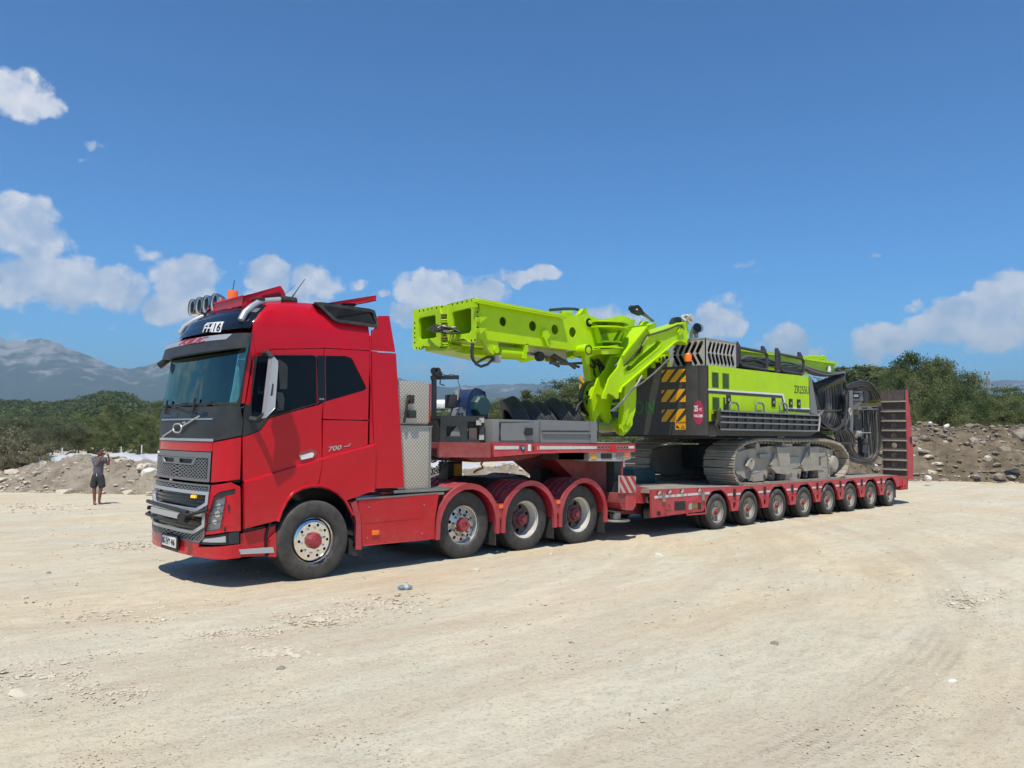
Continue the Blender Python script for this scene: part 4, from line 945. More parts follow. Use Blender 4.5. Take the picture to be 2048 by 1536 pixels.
q=Yp(1045,896,yT); mb=MB(); mb.pxz(circ(q.x,q.z,.05,8),yT-.01,yT); bb(mb,'valve_knob',M['black']); mb=MB(); mb.pxz(circ(q.x,q.z,.03,10),yT-.02,yT); bb(mb,'valve_button',mat('cyan_plastic',(.1,.45,.55),.4))
sidebit('label_plate',M['white'],[(1056,889),(1061.5,889),(1061.5,902),(1056,902)],bevel=.001)
sidebit('label_plate',M['dgrey'],[(1065.5,891),(1068,891),(1068,901),(1065.5,901)])
sidebit('label_plate',M['yellow'],[(1074,893),(1076,893),(1076,900),(1074,900)])
# storage box
bx=S(yT,[(987,839.5),(1080,839.5),(1080,885),(987,885)]); x1=bx[1][0]; zt2=(bx[0][1]+bx[1][1])/2
mb=MB(); mb.box(bx[0][0],x1,yT+.02,.45,zt_,zt2); bb(mb,'storage_box',M['mgrey'],bevel=.008)
sidebit('box_door',M['mgrey'],[(1000,845),(1066,845),(1066,880),(1000,880.5)],y=yT+.02,th=.02,bevel=.006)
mb=MB(); fr=S(yT+.02,[(998.5,843.5),(1067.5,843.5),(1067.5,881.5),(998.5,882)]); mb.plate([fr,inset(fr,.018)],lambda a,b,d:(a,d,b),yT+.012,yT+.03); bb(mb,'box_door_seal',M['black'])
sidebit('box_latch',M['black'],[(1050,856),(1063,857),(1063,869),(1052,871),(1048,866)],y=yT,th=.03,bevel=.006)
for px in (1000,): sidebit('door_hinge',M['black'],[(999,871),(1001,871),(1001,882),(999,882)],y=yT,th=.01)
sidebit('door_hinge',M['black'],[(999,847),(1001,847),(1001,853),(999,853)],y=yT,th=.01)
dr=S(yT+.03,[(1081,840),(1191,844),(1191,885.5),(1081,885)])
mb=MB(); mb.pxz(dr,yT+.03,yT+.08); bb(mb,'dropside_board',M['mgrey'],bevel=.006)
mb=MB(); mb.pxz(S(yT+.03,[(1180,843),(1191.5,843.5),(1191.5,885.5),(1180,885.5)]),yT+.01,yT+.10); bb(mb,'stanchion',M['mgrey'],bevel=.006)
g=S(yT+.03,[(1083,861),(1178,861.5),(1178,867),(1083,866)]); mb=MB(); mb.pxz(g,yT+.015,yT+.03); bb(mb,'board_rib_painted_shadow',M['dgrey'])  # solid dark strip on the board, shadow along the rib as colour
g=S(yT+.03,[(1083,864),(1179,865),(1179,868.5),(1083,867.5)]); mb=MB(); mb.pxz(g,yT+.0,yT+.03); bb(mb,'board_rib',M['mgrey'],bevel=.004)
mb=MB(); mb.box(x1,dr[1][0],yF-.5,yF-.45,zt_,dr[0][1]); bb(mb,'dropside_board',M['mgrey'])
# boxes below the beam
sidebit('tool_tray',M['dgrey'],[(1118,906),(1168,906),(1168,919),(1118,919)],y=yT+.05,th=.0)
mb=MB(); mb.pxz(S(yT+.05,[(1118,906),(1168,906),(1168,919.5),(1118,919.5)]),yT+.05,yT+.5); bb(mb,'tool_tray',M['dgrey'])
tb_=S(yT+.03,[(1178,905),(1261,904),(1261,917),(1240,922),(1178,922)]); mb=MB(); mb.pxz(tb_,yT+.03,yT+.4); bb(mb,'lamp_carrier',M['lgrey'],bevel=.005)
for pts,m in (([(1181,908),(1192,908),(1192,918),(1181,918)],'yellow'),([(1202,907),(1223,907),(1223,917),(1202,917)],'blackg'),([(1249,905),(1258,905),(1258,914),(1249,914)],'lamp_o'),([(1232,906),(1247,906),(1247,917),(1232,917)],'mgrey')):
    sidebit('carrier_lamp',M[m],pts,y=yT+.03,th=.01)
for px in (1235,1238,1242,1245): q=Yp(px,910.5,yT); mb=MB(); mb.pxz(circ(q.x,q.z,.012,8),yT+.01,yT+.02); bb(mb,'gauge_dot',M['lamp_r'])
# swan neck down to the deck
mb=MB(); mb.pxz(S(.15,[(1120,905),(1262,903),(1262,960),(1300,990),(1300,1030),(1215,1030),(1205,1010),(1190,960),(1150,925)]),.35,1.9); bb(mb,'swan_neck',M['redDirty'])
mb=MB(); mb.pxz(S(.0,[(1130,920),(1190,922),(1205,975),(1195,985),(1160,950)]),.25,.6); bb(mb,'neck_gusset',M['redDirty'])
for a,b in (((1106,921),(1108,955)),((1127,920),(1128,960)),((1128,945),(1143,955)),((1130,925),(1142,945))):
    mb=MB(); mb.tube([Yp(*a,1.2),Yp(*b,1.2)],.03,6); bb(mb,'neck_hose',M['hose'])
mb=MB(); q=Yp(1085,948,1.0); mb.box(q.x-.15,q.x+.15,.9,1.2,1.05,1.33); bb(mb,'valve_box',M['black'])
# warning board and support leg
wb=S(-.36,[(1239,951),(1272,953),(1271,986),(1239,986)])
mb=MB(); mb.pxz(wb,-.36,-.33); bb(mb,'warning_board',M['wboard'])
wx0,wx1=wb[0][0],wb[1][0]; wz1,wz0=wb[0][1],wb[2][1]
def clip_stripe(c,w):
    from mathutils.geometry import intersect_line_line_2d
    poly=[(wx0+.01,wz0+.01),(wx1-.01,wz0+.01),(wx1-.01,wz1-.01),(wx0+.01,wz1-.01)]
    def half(poly,k,sg):
        out=[]
        for i in range(len(poly)):
            a,b=poly[i-1],poly[i]; fa=sg*((a[0]-wx0)*1.25+(a[1]-wz0)-k); fb=sg*((b[0]-wx0)*1.25+(b[1]-wz0)-k)
            if (fa>0)!=(fb>0): t=fa/(fa-fb); out.append((a[0]+(b[0]-a[0])*t,a[1]+(b[1]-a[1])*t))
            if fb>0: out.append(b)
        return out
    p=half(poly,c,1); return half(p,c+w,-1) if p else p
for c in (-.02,.21,.44,.67):
    p=clip_stripe(c+.05,.115)
    if len(p)>2: mb=MB(); mb.pxz(p,-.364,-.359); bb(mb,'red_stripe',M['retror'])
mb=MB(); mb.pxz(S(-.34,[(1239,986),(1270,986),(1270,1012),(1264,1019),(1244,1019),(1239,1008)]),-.33,.25); bb(mb,'leg_housing',M['redDirty'],bevel=.02)
mb=MB(); mb.pxz(S(-.33,[(1250,987),(1271,987),(1270,1012),(1264,1020),(1250,1020)]),-.345,-.33); bb(mb,'leg_cover',M['redT'],bevel=.01)
q=Yp(1231,1000,-.1); mb=MB(); mb.box(q.x-.10,q.x+.10,-.15,.05,.50,1.5); bb(mb,'leg_tube',M['char'])
mb=MB(); mb.lathez([(.10,0),(.10,.12),(.20,.16)][::-1],(q.x,-.1,.40),14); mb.lathez([(.27,0),(.28,.02),(.26,.035)],(q.x,-.1,.36),20); bb(mb,'leg_foot',M['steel'])
# deck
yD=-.41; yDF=2.65
fx0=S(yD,[(1303,984)])[0]
TX=[15.049+1.293*i for i in range(8)]
def dz(x): return lerp([(12.6,.945),(16.0,.885),(25.0,.885),(26,.75)],x)
top=[(fx0[0],dz(fx0[0])),(16.0,.885),(24.62,.885),(25.42,.76)]
fl=[]
for i,x in enumerate(TX[::-1]):
    fl+=[(x+.49*math.cos(a),.385+.475*math.sin(a)) for a in [math.radians(d) for d in range(18,163,9)]]
fas=[(fx0[0],top[0][1])]+top[1:]+[(25.42,.60),(24.75,.56)]+fl+[(14.50,.42),(fx0[0]+.02,.40)]
for y0,y1 in ((yD,yD+.05),(yDF-.05,yDF)):
    mb=MB(); mb.pxz(fas,y0,y1); bb(mb,'deck_side_beam',M['redT'],bevel=.006)
mb=MB(); mb.pxz([(x,z-.006) for x,z in top]+[(x,z-.075) for x,z in top[::-1]],yD+.05,yDF-.05); bb(mb,'deck_plate',M['deckw'])
mb=MB(); mb.box(12.3,25.2,.45,1.8,.5,.80); bb(mb,'centre_beam',M['redDirty'])
a=S(-.15,[(1271,972),(1304,979),(1304,1006),(1271,1006)])
mb=MB(); mb.pxz(a,-.15,2.4); bb(mb,'deck_nose',M['redT'],bevel=.01)
q=Yp(1296,998,-.17); mb=MB(); mb.lathe([(.045,-.02),(.055,-.035),(.075,-.035),(.085,-.02),(.085,.01),(.045,.01)],q.x,q.z,-.18,n=20); bb(mb,'lashing_ring',M['steel'])
# long deck boards over the front part
nb=18
for k in range(nb):
    y0=yD+.07+(yDF-yD-.14)*k/nb; w=(yDF-yD-.14)/nb
    mb=MB(); zz=random.uniform(.004,.012); mb.pxz([(fx0[0]+.03,dz(fx0[0])-.006),(16.0,.879),(24.6,.879),(24.6,.879+zz),(16.0,.879+zz),(fx0[0]+.03,dz(fx0[0])-.006+zz)],y0+.006,y0+w-.006); bb(mb,'deck_board',M['deckw'],smooth=0)
# strips, hooks and brackets on the side beam
def dbit(nm,m,x0,x1,z0,z1,t=.005,b=0): mb=MB(); mb.box(x0,x1,yD-t,yD+.003,z0,z1); return bb(mb,nm,M[m],bevel=b)
x=fx0[0]
for a,b in ((1309,1350),(1352,1373),(1375,1401),(1407,1419)):
    p=Yp(a,990,yD).x; q=Yp(b,990,yD).x; dbit('reflective_strip','retro',p,q,.765,.815)
for px,py in ((1316,984),(1337,982),(1362,981),(1396,979)):
    q=Yp(px,py+2,yD); mb=MB(); mb.pxz(circ(q.x,q.z,.035,10),yD-.012,yD+.002); bb(mb,'lashing_eye',M['blackg']); mb=MB(); mb.bar((q.x-.02,yD-.02,q.z-.03),(q.x+.06,yD-.02,q.z+.02),.02,.05); bb(mb,'lashing_hook',M['lgrey'],bevel=.004)
for px,py in ((1326,994),(1405,992)): q=Yp(px,py,yD); dbit('strap_buckle','steel',q.x-.05,q.x+.05,q.z-.10,q.z+.08,.03,.01)
w=S(yD,[(1349,1003),(1371,1002),(1371,1020),(1349,1021)]); mb=MB(); mb.pxz(w,yD-.004,yD+.004); bb(mb,'side_window_recess',M['blackg'])
w=S(yD,[(1374,1005),(1410,1001),(1412,1028),(1373,1031)]); mb=MB(); mb.plate([w,inset(w,.03)],lambda a,b,d:(a,d,b),yD-.012,yD+.002); bb(mb,'hatch_frame',M['redT'],bevel=.004)
w=S(yD,[(1396,1004),(1402,1004),(1402,1018),(1396,1019)]); mb=MB(); mb.pxz(w,yD-.006,yD+.004); bb(mb,'hatch_slot',M['blackg'])
w=S(yD,[(1377,1007),(1382,1006),(1382,1018),(1377,1019)]); mb=MB(); mb.pxz(w,yD-.02,yD+.004); bb(mb,'air_valve',M['lgrey'],bevel=.004)
w=S(yD,[(1384,1007),(1394,1006),(1394,1016),(1384,1017)]); mb=MB(); mb.pxz(w,yD-.008,yD+.004); bb(mb,'rating_plate',M['brass'])
w=S(yD,[(1314,1031),(1314,1025),(1316,1022),(1319,1022),(1321,1025),(1321,1031)]); mb=MB(); mb.pxz(w,yD-.004,yD+.004); bb(mb,'keyhole_slot',M['blackg'])
w=S(yD,[(1303,1005),(1327,1003),(1327,1036),(1304,1037)])
q=Yp(1335,1020,yD); mb=MB()
for a0,a1 in ((15,75),(105,165),(195,255),(285,345)):
    P=[(q.x+.10*math.cos(math.radians(a)),yD-.002,q.z+.12*math.sin(math.radians(a))) for a in range(a0,a1+1,15)]
    mb.tube(P,.008,5)
bb(mb,'ring_emblem',M['redDirty'])
lettering('NOOTEBOOM',.030,M['redDirty'],lambda u,v,d:(q.x-.085+u,yD-d-.001,q.z-.01+v),TL).matrix_parent_inverse=INVT
for i,x in enumerate(TX):
    xm=x+1.293/2
    for s in (-1,1):
        if i==7: continue
        y0,y1=(yD-.0,yD+.04) if s==-1 else (yDF-.04,yDF)
        br=[(xm-.19,.60),(xm+.19,.60),(xm+.13,.36),(xm-.12,.36)]; sl=[(xm-.05,.56),(xm+.05,.56),(xm+.05,.42),(xm-.05,.42)]
        mb=MB(); mb.pxz(br,y0-.015*(s==-1),y1,[sl]); bb(mb,'axle_bracket',M['redT'],bevel=.006)
    if i<7:
        for k in (-1,1): dbit('reflective_strip','retro',xm+k*.16-.10,xm+k*.16+.10,.70,.745)
        dbit('strap_buckle','black',xm-.03,xm+.04,.66,.84,.03,.008)
        mb=MB(); mb.box(xm-.03,xm+.03,yD+.05,yD+.07,.38,.60); bb(mb,'bracket_back',M['blackg'])
        if i in (0,2): dbit('side_marker_lamp','lamp_r',xm+.06,xm+.10,.60,.63,.02)
    wheel('trailer','trailer_wheel',.385,.215,x,-.40,-1,tt); wheel('trailer','trailer_wheel',.385,.215,x,2.65,1,tt)
    mb=MB(); mb.cyl((x,.1,.385),(x,2.1,.385),.06,n=8); bb(mb,'axle_beam',M['blackg'])
mb=MB(); mb.box(13.2,25.0,.15,.2,.3,.85); bb(mb,'inner_skirt',M['blackg'])
# tail: mudguard, lamp box
mb=MB(); mb.box(24.60,24.64,-.35,.2,.22,.8); bb(mb,'mudflap',M['black'])
w=[(24.85,.80),(25.42,.76),(25.42,.44),(24.9,.44)]; mb=MB(); mb.pxz(w,yD+.01,.3); bb(mb,'tail_box',M['redT'],bevel=.01)
mb=MB(); mb.tube([(25.0,yD-.02,.72),(25.0,yD-.02,.50)],.03,8); bb(mb,'tail_marker',M['lamp_r'])
mb=MB(); mb.tube([(25.1+.1*math.cos(a),yD-.01,.52+.06*math.sin(a)) for a in [k*.5 for k in range(8)]],.015,6); bb(mb,'tail_chain_loop',M['redT'])
# ramp
rx=25.3; rl=Xp(1764,860,rx).y; rr_=Xp(1813,860,rx).y
rows=[780,803,822.7,842,861,881,900.8,920,939,951]
zz=[Xp(1790,p,rx).z for p in rows]
for i in range(9):
    z1,z0=zz[i],zz[i+1]; yc=(rl+rr_)/2+.02; hol=[]
    if 2<=i<=7: hol=[circ(yc,(z0+z1)/2,.085,14)]
    mb=MB(); mb.pyz([(rl,z0),(rr_,z0),(rr_,z1),(rl,z1)],rx+.03,rx+.06,hol); bb(mb,'ramp_plate',M['rampm'])
    if hol and i not in(5,): mb=MB(); mb.pyz(circ(yc,(z0+z1)/2,.10,14),rx+.12,rx+.13); bb(mb,'ramp_inner_plate',M['trackf'])
    if i: mb=MB(); mb.box(rx-.05,rx+.03,rr_,rl,z1-.022,z1+.018); bb(mb,'ramp_cleat',M['track'],bevel=.004)
for y in (rl,rr_+.03): mb=MB(); mb.box(rx,rx+.22,y-.03,y,zz[-1],zz[0]); bb(mb,'ramp_side_rail',M['rampm'])
w=S(rr_-.01,[(1812.5,782),(1816,800),(1818,855),(1820,900),(1821,958),(1817,960),(1815,900),(1813,850)])
w=[(rx-.02,zz[0]),(rx+.06,zz[0]),(rx+.30,zz[0]-1.0),(rx+.42,zz[-1]+.5),(rx+.36,zz[-1]-.1),(rx,zz[-1]-.1)]
mb=MB(); mb.pxz(w,rr_-.03,rr_-.0); bb(mb,'ramp_flange',M['redT'],bevel=.005)
for py,w_ in ((873,.05),):
    q=Xp(1820,881,rx+.2); mb=MB(); mb.box(q.x-.02,q.x+.1,rr_-.05,rr_+.0,q.z-.08,q.z+.1); bb(mb,'ramp_hinge_pin',M['black'])
mb=MB(); mb.box(25.1,25.5,.9,2.3,.6,.85); bb(mb,'tail_cross_beam',M['redDirty'])
# ================================================================== things riding on the gooseneck
zd=zt_
def spare(name,c,tilt,rz,label,R=.50,w=.29):
    me=SPM.get(R)
    if me is None:
        mb=MB(); rr=R*.57
        p=[(rr,.04),(rr+.03,.005),(R*.85,-.005),(R*.96,.01),(R,.04)]; y=.04
        for g in range(4):
            y+=.035; p+=[(R,y),(R-.016,y+.002),(R-.016,y+.014),(R,y+.016)]; y+=.016
        p+=[(R,w-.04),(R*.96,w-.01),(R*.85,w+.005),(rr+.03,w-.005),(rr,w-.04),(rr+.02,w-.06),(R-.04,w-.06),(R-.04,.06),(rr+.02,.06)]
        p=[(r,y-w/2) for r,y in p]; mb.lathe(p,n=64); me=mb.mesh('spare_tyre',M['rubberN'],smooth=40); SPM[R]=me
    o=link('spare_tyre',me,loc=c); o.rotation_euler=(0,tilt,rz); 
    return tag(o,label,'tyre','spare tyres lying on the gooseneck')
SPM={}
# axis of the tyres points along the trailer, leaning backwards
def leant(px,py,y,lean,label,yaw=90,R=.50):
    c=Yp(px,py,y); o=spare('t',c,0,0,label,R)
    o.rotation_euler=Matrix.Rotation(math.radians(yaw),3,'Z').to_euler()
    m=Matrix.Rotation(math.radians(yaw),4,'Z')@Matrix.Rotation(math.radians(lean),4,'X'); o.rotation_euler=m.to_euler(); return o
leant(1034,843,1.35,-24,'foremost spare tyre, mostly in shade, behind the grey storage box door',62)
leant(1069,848,1.25,-34,'second spare tyre leaning back behind the grey storage box',62)
leant(1090,849,1.2,-34,'third spare tyre, wedged between the second and the tall one',62)
leant(1120,841,1.25,-34,'highest spare tyre, with sunlit grooves, beside the lime pulley',62)
leant(1143,848,1.2,-34,'rearmost spare tyre, next to the lime disc over the dropside',62)
# blue drum machine
BL=empty('pump_unit',Yp(940,885,.95)); tag(BL,'blue rounded machine with a teal cover standing on the gooseneck before the spare tyres','machine')
def bu(mb,name,m,**k): o=mb.build(name,m,**k); o.parent=BL; o.matrix_parent_inverse=Matrix.Translation(-BL.location); return o
p=S(.7,[(932,842),(933,815),(936,790),(942,781),(950,778),(960,780),(969,785),(973,800),(974,842)])
mb=MB(); mb.pxz(p,.7,1.12); bu(mb,'blue_hood',M['blue'],bevel=.05)
q=Yp(963,812,.62); mb=MB(); mb.lathe([(.001,-.06),(.16,-.06),(.19,-.02),(.20,.1),(.001,.1)],q.x,q.z,q.y,n=9); bu(mb,'teal_cover',M['teal'],smooth=20)
p=S(.60,[(910,850),(911,830),(916,818),(924,816),(931,820),(933,838),(937,848),(934,858),(915,858)]); mb=MB(); mb.pxz(p,.62,.7); bu(mb,'pulley_guard',M['mgrey'],bevel=.02)
for a,b in ((918,828),(924,828),(918,836),(924,836)): q=Yp(a,b,.62); mb=MB(); mb.pxz(circ(q.x,q.z,.025,8),.612,.622); bu(mb,'guard_hole',M['black'])
q=Yp(905,803,.9); mb=MB(); mb.box(q.x-.10,q.x+.07,.85,1.0,q.z-.12,q.z+.12); bu(mb,'air_filter_box',M['dgrey'],bevel=.02)
mb=MB(); q=Yp(914,789,1.0); mb.cyl((q.x,1.0,q.z-.1),(q.x,1.0,q.z+.08),.045,n=10); bu(mb,'filler_neck',M['lgrey'])
# dark locker the machine stands on
DK=empty('machine_crate',Yp(930,885,.5)); tag(DK,'dark grey open crate under the blue machine at the nose of the gooseneck','crate')
def du(mb,name,m,**k): o=mb.build(name,m,**k); o.parent=DK; o.matrix_parent_inverse=Matrix.Translation(-DK.location); return o
A_=Vector((8.02,.26,zd)); B_=Vector((8.60,-.16,zd)); ud=(B_-A_).normalized(); nn_=Vector((ud.y,-ud.x,0)); LL=(B_-A_).length; Hc=.43
def cf(u,v,d): return tuple(A_+ud*u+Vector((0,0,v))+nn_*d)
mb=MB(); mb.plate([[(0,0),(LL,0),(LL,Hc),(0,Hc)],[(.10,.10),(.34,.10),(.30,.26),(.10,.26)],[(.44,.05),(.64,.05),(.64,.34),(.44,.34)]],cf,0,-.02); du(mb,'crate_side','char' and M['char'],bevel=.003)
mb=MB(); mb.pxy([(A_.x,A_.y+.03),(B_.x,B_.y+.03),(B_.x,1.7),(A_.x,1.7)],zd+Hc-.05,zd+Hc); du(mb,'crate_top',M['char'])
mb=MB(); mb.pxy([(A_.x,A_.y+.12),(B_.x,B_.y+.12),(B_.x,1.7),(A_.x,1.7)],zd,zd+Hc-.06); du(mb,'crate_core',M['black'])
mb=MB(); mb.plate([[(.14,.04),(.40,.04),(.46,.22),(.30,.30),(.18,.16)]],cf,-.06,-.04); du(mb,'crate_bracket',M['mgrey'])
mb=MB(); mb.plate([[(.47,.04),(.60,.04),(.60,.24),(.47,.24)]],cf,-.07,-.05); du(mb,'crate_bracket',M['rampm'])
for u_,v_ in ((LL-.05,.36),(LL-.05,.08),(LL-.10,.32)): mb=MB(); mb.plate([[(u_-.03,v_-.03),(u_+.04,v_-.03),(u_+.04,v_+.04),(u_-.03,v_+.04)]],cf,.0,.03); du(mb,'crate_latch',M['lgrey'],bevel=.005)
# davit crane with hand winch
DV=empty('davit_winch',Yp(868,885,.8)); tag(DV,'black davit post with a hand winch and crank, left of the blue machine','winch')
def dv(mb,name,m='char',**k): o=mb.build(name,M[m],**k); o.parent=DV; o.matrix_parent_inverse=Matrix.Translation(-DV.location); return o
a=Yp(868,886,.8); b=Yp(868,757,.8); mb=MB(); mb.bar(a,b,.065,.065); dv(mb,'post')
a=Yp(863,755.5,.8); b=Yp(916,754.5,.8); mb=MB(); mb.bar(a,b,.06,.07); dv(mb,'jib')
for px in (868,875): q=Yp(px,742,.8); mb=MB(); mb.lathe([(.001,-.02),(.06,-.02),(.06,.02),(.001,.02)],q.x,q.z,.8,n=16); dv(mb,'winch_drum','black')
q=Yp(874,747,.8); mb=MB(); mb.box(q.x-.07,q.x+.08,.75,.85,q.z-.06,q.z+.03); dv(mb,'winch_frame','black',bevel=.01)
mb=MB(); mb.tube([Yp(*p,.75) for p in ((881,756),(880,768),(889,771))],.012,6); dv(mb,'crank','black')
mb=MB(); mb.tube([Yp(*p,.8) for p in ((883,748),(895,751),(904,748),(914,753),(921,780))],.006,5); dv(mb,'winch_cable','black')
# ================================================================== tracked drill rig
RG=empty('tracked_drill_rig',(17.5,1.25,.89)); INVR=Matrix.Translation((-17.5,-1.25,-.89))
tag(RG,'lime green and dark grey tracked drilling machine with folded mast, loaded on the trailer','drilling machine')
def rg(o): o.parent=RG; o.matrix_parent_inverse=INVR; return o
def rb(mb,name,m,**k): return rg(mb.build(name,M[m] if isinstance(m,str) else m,**k))
# ---- tracks
yt=-.30
tpath=S(yt,[(1468,944),(1467,930),(1468,915),(1474,900),(1491,886.5),(1518,879.5),(1540,879.5),(1563,881),(1590,881),(1617,880.5),(1640,880),(1655,880.5),(1670,884),(1685,891),(1697,910),(1698,922),(1697,935),(1692,948)])
zb_t=.895
xf0,xr0=tpath[0][0],tpath[-1][0]
tpath=[(x,z) for x,z in tpath]+[(xr0-.12,zb_t+.05),(xr0-.45,zb_t),(xf0+.45,zb_t),(xf0+.15,zb_t+.07)]
def resample(P,step):
    P=P+[P[0]]; L_=[0]
    for a,b in zip(P,P[1:]): L_.append(L_[-1]+math.dist(a,b))
    n=int(round(L_[-1]/step)); out=[]
    for k in range(n):
        s=L_[-1]*k/n
        for i in range(len(P)-1):
            if s<=L_[i+1]:
                t=(s-L_[i])/(L_[i+1]-L_[i]); out.append((P[i][0]+(P[i+1][0]-P[i][0])*t,P[i][1]+(P[i+1][1]-P[i][1])*t)); break
    return out
shoes=resample(tpath,.176)
mb=MB(); wS=.78
mb.box(-.074,.074,0,wS,-.035,-.008); mb.box(-.074,-.048,0,wS,-.008,.034); mb.box(-.012,.012,.0,wS,-.008,.028); mb.box(.056,.074,0,wS,-.008,.012)
mb.box(-.06,.06,.27,.33,-.10,-.03); mb.box(-.06,.06,.45,.51,-.10,-.03)
shoe=mb.mesh('track_shoe',M['track'],smooth=0)
cx=sum(p[0] for p in tpath)/len(tpath); cz=sum(p[1] for p in tpath)/len(tpath)
for s in (0,1):
    yo=yt if s==0 else 2.02
    # track frame with its brackets, idler and sprocket
    A=min(p[0] for p in tpath); B=max(p[0] for p in tpath)
    fr=S(yt+.1,[(1473,905),(1500,898),(1540,893),(1640,894),(1668,900),(1668,925),(1658,950),(1500,958),(1478,952),(1470,935)])
    mb=MB(); mb.pxz(fr,yo+.14,yo+.62); f=rb(mb,'track_frame','trackf',bevel=.02)
    for i,(x,z) in enumerate(shoes):
        a=shoes[i-1]; b=shoes[(i+1)%len(shoes)]; ang=math.atan2(b[1]-a[1],b[0]-a[0])
        o=bpy.data.objects.new('track_shoe',shoe); COL.objects.link(o); o.location=(x,yo,z)
        # path runs clockwise seen from the camera side (front, over the top, rear, bottom): outward is to its left
        o.rotation_euler=(0,-ang,0); rg(o)
    if s==0:
        def fb(nm,pts,y0,y1,m='trackf',b=.012):
            mb=MB(); mb.pxz(S(yt+.1,pts),yt+y0,yt+y1); o=rb(mb,nm,m,bevel=b)
        fb('guard_plate',[(1548,896),(1572,896),(1574,936),(1553,937)],.02,.16,b=.02)
        fb('guard_plate',[(1614,896),(1630,896),(1632,934),(1615,935)],.02,.16,b=.02)
        fb('frame_web',[(1540,930),(1548,905),(1556,897),(1552,937)],.06,.14)
        fb('frame_web',[(1602,930),(1608,908),(1616,897),(1615,935)],.06,.14)
        fb('frame_plate',[(1574,915),(1600,915),(1600,935),(1574,937)],.10,.15)
        fb('foot_step',[(1535,934),(1575,934),(1578,941),(1570,948),(1545,946)],.0,.14)
        fb('foot_step',[(1596,932),(1632,931),(1640,938),(1600,941)],.0,.14)
        fb('foot_step',[(1568,939),(1598,938),(1594,958),(1566,959)],.04,.14)
        fb('grease_box',[(1517,909),(1537,909),(1537,915),(1516,916)],.06,.15,b=.01)
        fb('grease_box',[(1633,906),(1646,906),(1646,912),(1633,912)],.04,.15,b=.01)
        fb('roller_guard',[(1500,945),(1520,944),(1522,960),(1500,962)],.03,.14)
        fb('roller_guard',[(1628,936),(1652,934),(1654,954),(1632,956)],.02,.14)
        fb('tension_bracket',[(1634,913),(1650,912),(1652,932),(1636,934)],.02,.14)
        mb=MB(); p=S(yt+.1,[(1490,932),(1494,920),(1499,916),(1504,920),(1503,930),(1498,940)]); h=Yp(1498,922,yt+.1); mb.plate([p,circ(h.x,h.z,.035,10)],lambda a,b,d:(a,d,b),yt+.03,yt+.1); rb(mb,'lifting_lug','trackf',bevel=.006)
        for px,py,r in ((1524,957,.10),(1541,956,.10),(1556,956,.10),(1592,953,.10),(1608,952,.10),(1622,951,.10),(1478,955,.1)):
            q=Yp(px,py,yt+.1); mb=MB(); mb.lathe([(.001,.03),(r*.6,.03),(r,.08),(r,.5),(.001,.5)],q.x,zb_t+.13,yt,n=16); rb(mb,'bottom_roller','char')
        for px in (1508,1560,1610): q=Yp(px,892,yt+.2); mb=MB(); mb.lathe([(.001,.1),(.09,.1),(.09,.5),(.001,.5)],q.x,q.z,yt,n=14); rb(mb,'top_roller','trackf')
        q=Yp(1669,928,yt+.05); mb=MB(); mb.lathe([(.001,-.02),(.19,-.02),(.21,.0),(.24,.10),(.32,.14),(.34,.3),(.001,.3)],q.x,q.z,yt+.05,n=32); rb(mb,'final_drive','trackf')
        mb=MB(); mb.lathe([(.001,-.03),(.15,-.03),(.155,-.02),(.001,-.02)],q.x,q.z,yt+.05,n=28); rb(mb,'drive_cover','track')
        mb=MB(); mb.lathe([(.001,.15),(.42,.15),(.42,.55),(.001,.55)],q.x,q.z,yt+.05,n=26); rb(mb,'sprocket','char')
        q=Yp(1490,927,yt+.1); mb=MB(); mb.lathe([(.001,.2),(.40,.2),(.40,.5),(.001,.5)],q.x,q.z,yt,n=28); rb(mb,'idler_wheel','trackf')
        # securing chain
        pts=[Yp(a,b,yt-.02) for a,b in ((1656,905),(1657,925),(1659,945),(1657,962))]+[Yp(1650,975,yD-.02),Yp(1648,983,yD-.02)]
        for k in range(26):
            t=k/26*(len(pts)-1); i=int(t); c=pts[i].lerp(pts[i+1],t-i); d=(pts[i+1]-pts[i]).normalized(); mb=MB()
            u=Vector((1,0,0)) if k%2 else Vector((0,1,0)); u=(u-d*u.dot(d)).normalized()
            mb.tube([c+d*.032*math.cos(a)+u*.018*math.sin(a) for a in [2*math.pi*j/8 for j in range(8)]],.006,4,closed=True); tag(rb(mb,'chain_link','steel'),None)
        mb=MB(); q=Yp(1659,915,yt-.02); mb.tube([(q.x+.07*math.cos(a),q.y,q.z+.07*math.sin(a)) for a in [2*math.pi*j/14 for j in range(14)]],.014,6,closed=True); rb(mb,'chain_hook','track')
# car body and slewing ring
mb=MB(); mb.box(17.2,20.2,.5,2.0,1.2,1.75); rb(mb,'undercarriage_frame','char',bevel=.03)  # charcoal colour carries the darkness under the rig
mb=MB(); mb.box(14.2,15.0,1.2,2.0,.9,1.25); rb(mb,'deck_crate','teal',bevel=.02)
mb=MB(); mb.lathez([(1.0,0),(1.0,.30)],(18.6,1.25,1.72),40); rb(mb,'slewing_ring','char')
mb=MB(); mb.box(16.4,20.8,-.1,2.6,1.93,1.97); rb(mb,'underbody_plate','blackg')
